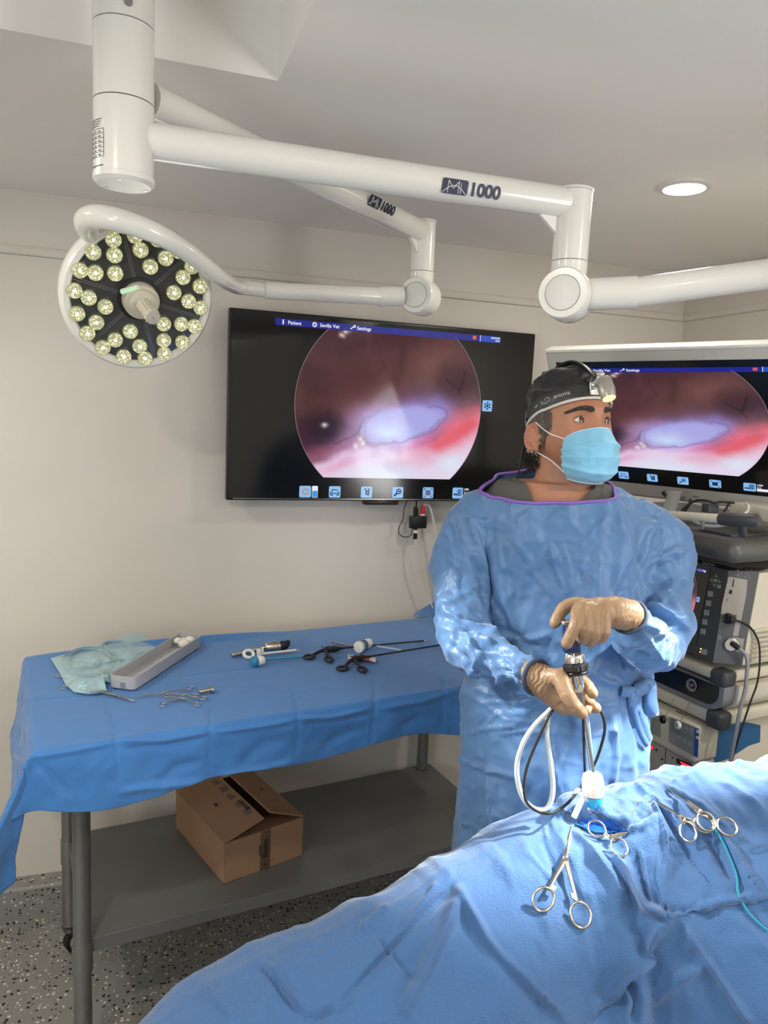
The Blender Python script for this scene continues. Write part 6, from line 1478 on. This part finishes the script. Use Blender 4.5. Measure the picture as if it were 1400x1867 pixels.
def skin_extra():
    """stubble tint stays on the jaw, redder ears and cheeks"""
    ca = bm_.color_attributes.new('Col', 'FLOAT_COLOR', 'POINT')
    inv = np.array(HM.inverted()); L = pv @ inv[:3, :3].T+inv[:3, 3]
    base_ = np.tile(np.array([.42, .20, .125]), (len(pv), 1))
    jaw = sstep(-.045, -.075, L[:, 2])*sstep(-.03, .02, L[:, 1])*(np.abs(L[:, 0]) < .075)*(L[:, 2] > -.135)
    nzz = fbm(pv, 300, 1, 2)
    base_ = base_*(1-jaw[:, None]*.35)+np.array([.16, .13, .12])*(jaw[:, None]*.35)*(1)
    red = np.exp(-((np.abs(L[:, 0])-.045)/.018)**2-((L[:, 2]+.03)/.02)**2)*(L[:, 1] > .03)+ (np.abs(L[:, 0]) > .078)*.8*(L[:, 2] > -.08)*(L[:, 2] < .03)
    base_ = base_*(1-.4*red[:, None])+np.array([.50, .17, .12])*(.4*red[:, None])
    ca.data.foreach_set('color', np.concatenate([np.clip(base_, 0, 1), np.ones((len(pv), 1))], 1).ravel())
    nt = M_SKIN.node_tree; b = nt.nodes['Principled BSDF']; a = nt.nodes.new('ShaderNodeVertexColor'); a.layer_name = 'Col'; nt.links.new(a.outputs['Color'], b.inputs['Base Color'])
skin_extra()
M_SKIN2 = mat('eyelid_skin', (.38, .175, .11), .5, sss=.2)
body = link('body', bm_, M_SKIN, per, ang=180)
# gloves
def glove(spec, name, px_wr, wrdir):
    m = hand(*spec, .0008); me = remesh(m.mesh(), .0016, 4, .5, name); V = getv(me); N = getn(me)
    w = PD(*px_wr); d = np.linalg.norm(V-np.array(w), axis=1); wr = 1-sstep(.015, .05, d)
    ax = np.array(wrdir); t = (V-np.array(w)) @ ax
    V += N*(np.sin(t*900+fbm(V, 60, 2, 1)*4)*.0009*wr+(ridged(V, 45, 2)-.5)*.0011+fbm(V, 25, 2, 5)*.001)[:, None]; setv(me, V)
    return link(name, me, M_GL, per, ang=180)
gL = glove(LH, 'glove', (1140, 1122, 1.19), (PD(1118, 1116, 1.178)-PD(1146, 1122, 1.195)).normalized()); gL['label'] = 'tan glove on the upper hand'
gR = glove(RH, 'glove', (980, 1235, 1.195), (PD(1010, 1252, 1.19)-PD(974, 1233, 1.195)).normalized()); gR['label'] = 'tan glove on the lower hand'
# shoes and trousers (stand on the floor behind the table)
for sg in (-1, 1):
    an = Vector((hc.x, hc.y, .08))+vr*sg*.11+vh*.02; kn = Vector((hc.x, hc.y, .47))+vr*sg*.10-vh*.01
    MB().tube([kn+zu*.2, kn, kn*.5+an*.5, an+zu*.0], [.083, .078, .068, .062], n=24, smooth=4).build('trouser_leg', mat('scrub_grey', (.075, .078, .070), .8), per)
    s = MB(); s.tube([an-zu*.035+vh*.05, an-zu*.035-vh*.04, an-zu*.045-vh*.13, an-zu*.05-vh*.17], [.043, .046, .040, .022], n=20, smooth=4); sm = remesh(s.mesh(), .006, 3); V = getv(sm); V[:, 2] = np.maximum(V[:, 2], .001); setv(sm, V)
    link('shoe', sm, M_BLACK, per, ang=180)
# scrub top seen inside the neckline
sb = [(c+vh*.002, w-.008, d-.010) for c, w, d in base[9:-1]]
sm = loft(sb)
for sg, S in ((-1, SR), (1, SL_)): nk = nb+vr*sg*.10-zu*.030; sm.tube([nb+vr*sg*.045+zu*.012, nk, PD(*S[1][:3])], [.036, .044, .040], n=20, smooth=4)
scm = remesh(sm.mesh(), .005, 4); bm = bmesh.new(); bm.from_mesh(scm)
BBV = bvh_of(bm_)
def cutv(pts):
    a, b, c = pts; n = (b-a).cross(c-a).normalized()
    if n.dot(zu) < 0: n = -n
    return a, n
# V neck : two planes
va, vb, vc = PD(957, 872, 1.40), PD(983, 915, 1.33), PD(957, 872, 1.60)
wa, wb = PD(1108, 868, 1.40), PD(1072, 912, 1.33)
Vv_ = [v for v in bm.verts]
n1 = (vb-va).cross(vh).normalized(); n1 = n1 if n1.dot(vr) > 0 else -n1
n2 = (wb-wa).cross(vh).normalized(); n2 = n2 if n2.dot(-vr) > 0 else -n2
kill = [v for v in bm.verts if (v.co-va).dot(n1) > 0 and (v.co-wa).dot(n2) > 0 and v.co.z > vb.z-.03]
bmesh.ops.delete(bm, geom=kill, context='VERTS'); bm.to_mesh(scm); bm.free()
so = link('scrub_top', scm, mat('scrub_grey', (.075, .078, .070), .8), per, ang=180)

# ---------------- eyes
M_EYE = mat('eye_white', (.62, .56, .52), .12, spec=.6); M_IRIS = mat('brown_iris', (.07, .035, .02), .1, coat=1); M_PUP = mat('pupil', (.004, .004, .004), .05, coat=1)
for sg in (1, -1):
    s = surf(sg*.0295, -.001); er = .0142; ec = Vector((sg*.0297, s.y-.0092, -.001))
    ey_ = MB().sph(H(*ec), er, n=28, m=20).build('eye', M_EYE, per)
    gz_ = (fY*math.cos(rad(1))-fX*math.sin(rad(1))+fZ*.03).normalized()
    MB().lathe([(.0066, -.0010), (.0064, .0002), (.0044, .0013), (.0005, .0017)], o=H(*ec)+gz_*(er-.0015), ax=gz_, n=24, caps=False).build('iris', M_IRIS, ey_)
    MB().lathe([(.0027, 0), (.0005, .0003)], o=H(*ec)+gz_*(er+.0001), ax=gz_, n=16, caps=False).build('pupil', M_PUP, ey_)
    for nm, up_ in (('upper_eyelid', 1), ('lower_eyelid', -1)):
        P = []; lash = []
        for i in range(25):
            az = rad(-80+160*i/24); c = max(0, math.cos(az/rad(60)*math.pi/2)) if abs(az) < rad(60) else 0
            e0 = rad(28)*c**.6 if up_ > 0 else -rad(21)*c**.7
            e0 += rad(3)*(az*sg*-1)*.5
            row = []
            for j in range(9):
                el = e0+(up_*rad(75)-e0)*j/8; R = er+.0014+.0004*(j == 0)*0
                row.append(H(ec.x+R*math.cos(el)*math.sin(az), ec.y+R*math.cos(el)*math.cos(az), ec.z+R*math.sin(el)))
            P.append(row)
            if abs(az) < rad(57): R = er+.0017; lash.append(H(ec.x+R*math.cos(e0)*math.sin(az), ec.y+R*math.cos(e0)*math.cos(az), ec.z+R*math.sin(e0)))
        o = MB().grid(P).build(nm, M_SKIN2, per); q = o.modifiers.new('t', 'SOLIDIFY'); q.thickness = .0009
        MB().tube(lash, .00065 if up_ > 0 else .0003, n=6).build('lash_line', mat('lash_dark', (.03, .018, .014), .7), o)
def strands(pts_fn, n, r, m, name, par=per):
    g = MB()
    for i in range(n):
        p = pts_fn(i)
        if p: g.tube(p, [r]*(len(p)-1)+[r*.3], n=4, cap=False)
    o = g.build(name, m, par, ang=180); return o
M_BROW = mat('brow_hair', (.045, .03, .022), .6); M_GREYH = mat('greying_hair', (.20, .18, .155), .55, noise_scale=300, col2=(.05, .042, .035)); M_DARKH = mat('dark_hair', (.02, .016, .013), .5)
for sg in (1, -1):
    def br(i, sg=sg):
        t = random.random(); x = .011+.040*t; zc = .0158+.0048*math.sin(min(1, t*1.25)*math.pi*.62)-.005*max(0, t-.6)/.4; w = .0060*(1-.6*t)*(1 if t > .06 else .6)
        z = zc+random.uniform(-w, w); a = surf(sg*x, z); b = surf(sg*(x+.0045), z+.0016*(1-t*1.8)); return [H(a.x, a.y+.0002, a.z), H((a.x+b.x)/2, (a.y+b.y)/2+.0016, (a.z+b.z)/2), H(b.x, b.y+.0010, b.z)]
    strands(br, 420, .00042, M_BROW, 'eyebrow')
def sk(th, ph, o=0.0):
    p = skull(th, ph); return p+p.normalized()*o
for sg in (1, -1):
    def sd_(i, sg=sg):
        y = random.uniform(-.085, .030); zt = .030+.19*y+.010; zl = -.042 if y < -.028 else (-.012 if y < .0 else -.030*(1-max(0, (y-.012))/.03)+.004)
        if 0 < y < .012: zl = -.034
        z = random.uniform(min(zl, zt), zt)
        if -.040 < y < .008 and z < .010: return None
        ph = math.acos(max(-1, min(1, z/(.112 if z > 0 else .118)))); yy = y/(.090 if y > 0 else .098)/max(.2, math.sin(ph)); yy = max(-.99, min(.99, yy)); th = math.acos(yy)*sg
        a = sk(th, ph, .0008); L = random.uniform(.010, .018)
        b = sk(th+sg*.10, ph+.10, .0030); c = sk(th+sg*.17, ph+.18, .0025); return [H(*a), H(*b), H(*c)]
    strands(sd_, 1300, .00050, M_GREYH, 'side_hair')
    def nk_(i, sg=sg):
        y = random.uniform(-.070, -.030); z = random.uniform(-.075, -.045); x = sg*(.058+random.uniform(-.004, .004)); a = random.uniform(0, 6.28); r = random.uniform(.004, .008)
        return [H(x+sg*.004+.003*math.sin(a+k), y+r*math.cos(a+k*.9)*.8, z-.004*k+r*math.sin(a+k*.9)*.5) for k in range(5)]
    strands(nk_, 130, .0007, M_DARKH, 'neck_curls')

# ---------------- mask
def mask_pt(u, v):
    cyl = [(0, .101, -.019), (0, .109, -.032), (0, .117, -.047), (0, .116, -.060), (0, .111, -.076), (0, .106, -.092), (0, .099, -.110), (0, .088, -.119), (0, .070, -.124)]
    ed_ = [(.054, .055, -.034), (.057, .051, -.042), (.058, .050, -.052), (.058, .050, -.060), (.057, .049, -.068), (.056, .047, -.078), (.054, .045, -.088), (.049, .041, -.100), (.040, .038, -.112)]
    def ip(L, t):
        x = t*(len(L)-1); i = min(int(x), len(L)-2); f = x-i; f = f*f*(3-2*f)*.5+f*.5; return [L[i][k]*(1-f)+L[i+1][k]*f for k in range(3)]
    c, e = ip(cyl, v), ip(ed_, v); a = abs(u); sgn = 1 if u > 0 else -1
    an = a*math.pi/2
    nosew = 1.0
    sharp = max(0, 1-v*1.9)
    yb = math.cos(an)**(1.0+.5*sharp)
    xx = e[0]*(math.sin(an)**.95); y = e[1]+(c[1]-e[1])*yb; z = e[2]+(c[2]-e[2])*math.cos(an)**1.1
    # cheek clearance so the mask wraps the nose
    y -= .006*sharp*math.exp(-((a-.42)/.2)**2)
    # pleats
    pl = 0
    for pv_, ampl in ((.27, .0062), (.50, .0066), (.72, .0056)):
        d = v-pv_-.05*a*(.5-pv_)*2; pl += ampl*(1/(1+math.exp(-d*130)))*math.exp(-max(0, d)*9)*(.5+.5*a)
    y += pl*math.cos(an)*.9; xx += pl*math.sin(an)*.9
    wr_ = (noise.noise(Vector((u*3+9*sgn, v*6, 2)))*.0035+noise.noise(Vector((u*7, v*12, 5)))*.0015)*(min(1, v*4))
    y += wr_; xx += wr_*.4
    return Vector((sgn*xx, y, z))
P = [[H(*mask_pt(-1+2*i/80, j/64)) for i in range(81)] for j in range(65)]
M_MASK = mat('blue_face_mask', (.20, .50, .72), .6, sheen=.3, bump=.06, bump_scale=700)
mk = MB().grid(P).build('face_mask', M_MASK, per, ang=180); q = mk.modifiers.new('t', 'SOLIDIFY'); q.thickness = .0008; mk['label'] = 'light blue pleated face mask'
M_MW = mat('mask_white', (.75, .78, .80), .6)
for vv in (.0, 1.0): MB().tube([H(*(mask_pt(-1+2*i/60, vv)+Vector((0, .0004, 0)))) for i in range(61)], .0010, n=6).build('edge_binding', mat('mask_pale', (.45, .66, .80), .6), mk)
stt = MB()
for rr__ in (.045, .075, .10):
    for i in range(46):
        u = -.96+1.92*i/45; a, b = mask_pt(u, rr__), mask_pt(u+.018, rr__); stt.tube([H(a.x, a.y+.0008, a.z), H(b.x, b.y+.0008, b.z)], .00035, n=4)
stt.build('stitching', mat('mask_pale', (.45, .66, .80), .6), mk)
for sg in (1, -1):
    a = mask_pt(sg*.97, .04); b = mask_pt(sg*.97, .86)
    MB().tube([H(a.x, a.y, a.z), H(sg*.071, .030, -.022), H(sg*.076, .008, -.006), H(sg*.079, -.006, .006)], .0011, n=7, smooth=4).build('ear_loop', M_MW, mk)
    MB().tube([H(b.x, b.y, b.z), H(sg*.062, .020, -.075), H(sg*.070, .002, -.062), H(sg*.0775, -.012, -.052)], .0011, n=7, smooth=4).build('ear_loop', M_MW, mk)
# ---------------- cap and headlight
P = []
for i in range(61):
    t = i/60; row = []
    for j in range(120):
        th = 2*math.pi*j/120; yb = math.cos(th)
        zlow = .034+.19*(.09*yb)+.010-.030*max(0, -yb)
        ph0 = math.acos(min(1, zlow/.112)); ph = .02+(ph0-.02)*t
        p = skull(th, ph); n = Vector((p.x/.074**2, p.y/.095**2, p.z/.112**2)).normalized()
        bag = .006+.007*math.sin(t*math.pi)*(1+.5*max(0, -yb))
        fold = (1-abs(noise.noise(Vector((p.x*22, p.y*9, p.z*34+3)))*2))*.0095+(1-abs(noise.noise(p*38)*2))*.004-.005
        row.append(H(*(p+n*(bag+fold*math.sin(min(1, (1-t)*4)*math.pi/2)))))
    P.append(row)
cpm = MB().grid(P, closed_v=True); cpm.f.append(list(range(120)))
cap = cpm.build('surgical_cap', mat('black_cap_cloth', (.010, .010, .012), .75, sheen=.15), per, ang=180)
strap = MB().tube([H(0+.0*k, *(lambda p: (p.y, p.z))(sk(0, rad(26+8*k), .014))) for k in range(5)], .004, n=8, smooth=3)
def bandpt(th, zoff, off):
    yb = math.cos(th); z = .026+.19*(.09*yb)+zoff-.010*max(0, -yb)
    ph = math.acos(max(-1, min(1, z/(.112 if z > 0 else .118)))); p = skull(th, ph); n = Vector((p.x, p.y*.6, 0)).normalized(); return p+n*off
P = []
for j in range(121):
    th = 2*math.pi*j/120; P.append([H(*bandpt(th, z, o)) for z, o in ((.000, .004), (.000, .0085), (.010, .0105), (.022, .010), (.030, .0085), (.030, .004))])
hl = MB().grid(P).build('headlight_band', mat('charcoal_band', (.035, .036, .036), .38), per, ang=60)
P = []
for j in range(121): th = 2*math.pi*j/120; P.append([H(*bandpt(th, z, o)) for z, o in ((-.0045, .002), (-.0045, .0062), (.0004, .0078), (.0004, .002))])
MB().grid(P).build('brow_pad', mat('pad_white', (.60, .58, .54), .7), hl)
top = MB().tube([H(*(Vector((.006, 0, 0))+bandpt(rad(8), .030, .010)))]+[H(.004, p.y, p.z) for p in (sk(0, rad(a), .0165) for a in (50, 35, 20, 5))]+[H(.002, p.y, p.z) for p in (sk(math.pi, rad(a), .019) for a in (15, 35, 55))], .0035, n=8, smooth=3, flat=2.0)
top.build('top_strap', M_BLACK, hl)
lt0 = bandpt(rad(62), .009, .0112); lt1 = bandpt(rad(38), .010, .0112)
lx = (H(*lt1)-H(*lt0)).normalized(); Mt = frame(H(*lt0), lx, y=fZ+fY*.12)
# wrap the lettering on the curved band
def wrap_text(s, size, th0, z0, dth_per_m, m, par, bold=.0):
    me_o = text(s, size, Matrix.Identity(4), m, None, bold=bold); me = me_o.data; V = getv(me)
    out = np.array([H(*bandpt(th0-v[0]*dth_per_m, z0+v[1], .0108+v[2]+.0006*0)) for v in V]); setv(me, out); me_o.parent = par; me_o.matrix_parent_inverse = pinv(par)
M_LT = mat('lettering_grey', (.45, .45, .43), .5)
wrap_text('enova', .0135, rad(62), .0095, 12.4, M_LT, hl); wrap_text('CE', .0065, rad(92), .008, 12.4, M_LT, hl)
sw = MB().tube([H(*bandpt(rad(73+7.5*math.cos(k*.62+.3)*(.4+.06*k)), .0135+.0075*math.sin(k*.62+.3)*(.5+.05*k), .0112)) for k in range(11)], .0006, n=5, smooth=2); sw.build('logo_swoosh', M_LT, hl)
# lamp on the forehead
kf = 1.325
pl0 = H(*bandpt(rad(4), .014, .0125)); tocam = (CP-pl0).normalized()
pn__ = (HM.to_3x3() @ Vector((.25, .95, .1))).normalized()
MB().rbox(H(*bandpt(rad(4), .015, .0135)), (.024, .024, .004), .0015, rot=frame((0, 0, 0), fX, y=fZ).to_3x3()).build('lamp_plate', M_CHROME, hl)
j1 = H(*bandpt(rad(2), .018, .020)); j2 = PD(1093, 689, kf-.012); j0 = PD(1082, 702, kf-.01)
hj = MB().tube([j1, j0, j2], [.004, .0045, .004], n=12, smooth=3); hj.sph(j0, .0058, n=14, m=10); hj.sph(j2, .0062, n=14, m=10); hj.cyl(PD(1086, 684, kf-.012), PD(1100, 682, kf-.010), .0045, n=16); hj.build('hinge', M_CHROME, hl)
la = PD(1100, 691, kf-.018); lb_ = PD(1110.5, 727, kf-.035); lax = (lb_-la).normalized(); LL = (lb_-la).length
MB().lathe([(.004, -.002), (.0115, 0), (.0130, .003), (.0130, .010), (.0120, .0105), (.0120, .0115), (.0135, .012), (.0148, LL*.55), (.0132, LL*.85), (.0118, LL)], o=la, ax=lax, n=32, caps=False).build('lamp_barrel', mat('silver_grey_paint', (.42, .40, .36), .3, metal=.6), hl)
lens = MB().lathe([(.0116, LL*.985), (.008, LL*1.0), (.001, LL*.99)], o=la, ax=lax, n=24, caps=False).build('lamp_lens', mat('headlight_glow', (.9, .8, .3), .3, emit=(1.0, .86, .30), estr=1.3), hl)
kn = MB()
for i in range(18): a = 2*math.pi*i/18; d = lax.orthogonal().normalized(); e_ = lax.cross(d); r = .0131; c = la+(d*math.cos(a)+e_*math.sin(a))*r; kn.cyl(c+lax*.003, c+lax*.0095, .0010, n=5)
kn.build('knurling', MATS['silver_grey_paint'], hl)
light('headlight_lamp', 'SPOT', lb_+lax*.004, PD(1040, 1250, 1.17), 2.6, (1, .86, .58), .012, cone=38, blend=.7)
# headlight cord down behind the ear
cd = MB().tube([H(*bandpt(rad(112), .004, .012)), PD(964, 775, 1.46), PD(960, 800, 1.465), PD(950, 835, 1.47), PD(945, 865, 1.475), PD(936, 885, 1.48), PD(925, 900, 1.50)], .0016, n=8, smooth=6); cd.build('headlight_cord', M_RUB, hl)
MB().tube([PD(954, 815, 1.465), PD(949, 845, 1.47)], .0034, n=10).build('cord_switch', M_RUB, hl)
MB().rbox(PD(966, 758, 1.455), (.008, .008, .014), .002).build('cord_clip', M_RUB, hl)

# ================================================================ ENDOSCOPE (held in the hands)
sc_ = empty('laparoscope', PD(1048, 1215, 1.163), 'laparoscope with navy and chrome camera head held between both gloved hands', 'endoscope')
q = lambda x, y, k: PD(x, y, k)
ks = lambda y: 1.166+(kp-1.166)*max(0, (y-1222)/(1430-1222))
A0, A1_, A2_, A3, A4, A5, A6 = [q(x, y, ks(y)) for x, y in ((1038, 1136), (1046, 1190), (1048, 1205), (1050, 1222), (1056, 1260), (1061, 1284), (1083, 1425))]
ax = (A3-A0).normalized()
MB().rbox((A0+A1_)/2, (.026, .020, (A1_-A0).length), .004, rot=frame((0, 0, 0), CAMX, z=-ax).to_3x3()).build('camera_body', mat('navy_metal', (.012, .03, .12), .3, metal=.3, coat=.4), sc_)
MB().rbox(A0-ax*.001, (.028, .022, .008), .003, rot=frame((0, 0, 0), CAMX, z=-ax).to_3x3()).build('camera_end_cap', M_CHROME, sc_)
MB().cyl(A0-ax*.0055-CAMF*.008, A0-ax*.002-CAMF*.013, .003, n=14).build('head_button', M_RUB, sc_)
def fluted(c0_, axx, prof, n, amp, fl, nm, m):
    R_ = axx.to_track_quat('Z', 'Y').to_matrix(); nn = fl*6
    P = [[c0_+R_ @ Vector((r*(1+amp*(1 if math.cos(fl*2*math.pi*j/nn) > 0 else -1))*math.cos(2*math.pi*j/nn), r*(1+amp*(1 if math.cos(fl*2*math.pi*j/nn) > 0 else -1))*math.sin(2*math.pi*j/nn), h)) for j in range(nn)] for r, h in prof]
    g = MB().grid(P, closed_v=True); g.f.append(list(range(nn))[::-1]); g.f.append([(len(P)-1)*nn+j for j in range(nn)]); return g.build(nm, m, sc_)
fluted(A1_, ax, [(.009, -.002), (.0125, .002), (.0145, .006), (.0150, .014), (.013, .016)], 0, .05, 12, 'focus_ring', M_CHROME)
fluted(A2_+ax*.003, ax, [(.015, 0), (.0195, .003), (.0195, .010), (.0165, .012)], 0, .035, 14, 'coupler_ring', M_BLACK)
MB().lathe([(.0155, .011), (.018, .014), (.0175, .017), (.011, .019)], o=A2_+ax*.003, ax=ax, n=36).build('coupler_flange', M_BLACK, sc_)
ax2 = (A5-A3).normalized(); L2 = (A4-A3).length
MB().lathe([(.0092, -.003), (.0098, .002), (.0088, .006), (.0082, L2*.8), (.0070, L2*.9), (.0066, L2)], o=A3, ax=ax2, n=28).build('eyepiece_barrel', M_CHROME, sc_)
MB().cyl(A4-ax2*.006-CAMF*.006, A4-ax2*.006-CAMF*.011, .0045, n=18).build('light_post', M_CHROME, sc_)
MB().tube([A4, (A4+A5)/2, A5], [.0066, .0058, .0044], n=18).build('taper', M_STEEL, sc_)
MB().tube([A5-(A5-A4)*.1, A6], .0040, n=18).build('shaft', M_CHROME, sc_)
kq = 1.19
c_pts = [(1012, 1285, 1.20), (1000, 1297, 1.19), (975, 1322, kq), (955, 1352, kq), (943, 1390, kq), (944, 1425, kq), (955, 1458, kq), (975, 1475, kq), (993, 1476, kq), (1004, 1462, kq), (1008, 1435, kq), (1005, 1400, kq), (1000, 1365, kq), (997, 1335, kq), (1000, 1300, 1.20)]
cable('light_guide', 'pale translucent light guide looping down from the lower gloved hand', [PD(*p) for p in c_pts], .0042, mat('translucent_cable', (.50, .56, .58), .25, coat=.4), n=12)
c_pts = [(1014, 1288, 1.20), (1004, 1300, 1.185), (990, 1328, 1.18), (972, 1368, 1.18), (959, 1405, 1.18), (955, 1440, 1.18), (962, 1465, 1.18), (985, 1481, 1.18), (1008, 1481, 1.18), (1035, 1464, kp+.02), (1062, 1430, kp+.035), (1085, 1390, kp+.035), (1100, 1345, kp+.02), (1102, 1318, 1.21), (1094, 1294, 1.205), (1080, 1275, 1.21)]
cable('camera_cable', 'black camera cable making a wide loop below both gloved hands', [PD(*p) for p in c_pts], .0024, M_RUB, n=10)
cable('camera_cable', 'black cable hanging straight beside the endoscope shaft', [PD(1063, 1290, 1.175), PD(1064, 1340, 1.19), PD(1066, 1400, kp+.03), PD(1067, 1425, kp+.035)], .0022, M_RUB, n=10)
cable('clear_tube', 'clear tube hanging right behind the endoscope shaft', [PD(1068, 1292, 1.18), PD(1074, 1340, 1.195), PD(1079, 1402, kp+.02)], .0032, mat('clear_tube2', (.5, .65, .8), .1, alpha=.45, coat=.6), n=10)
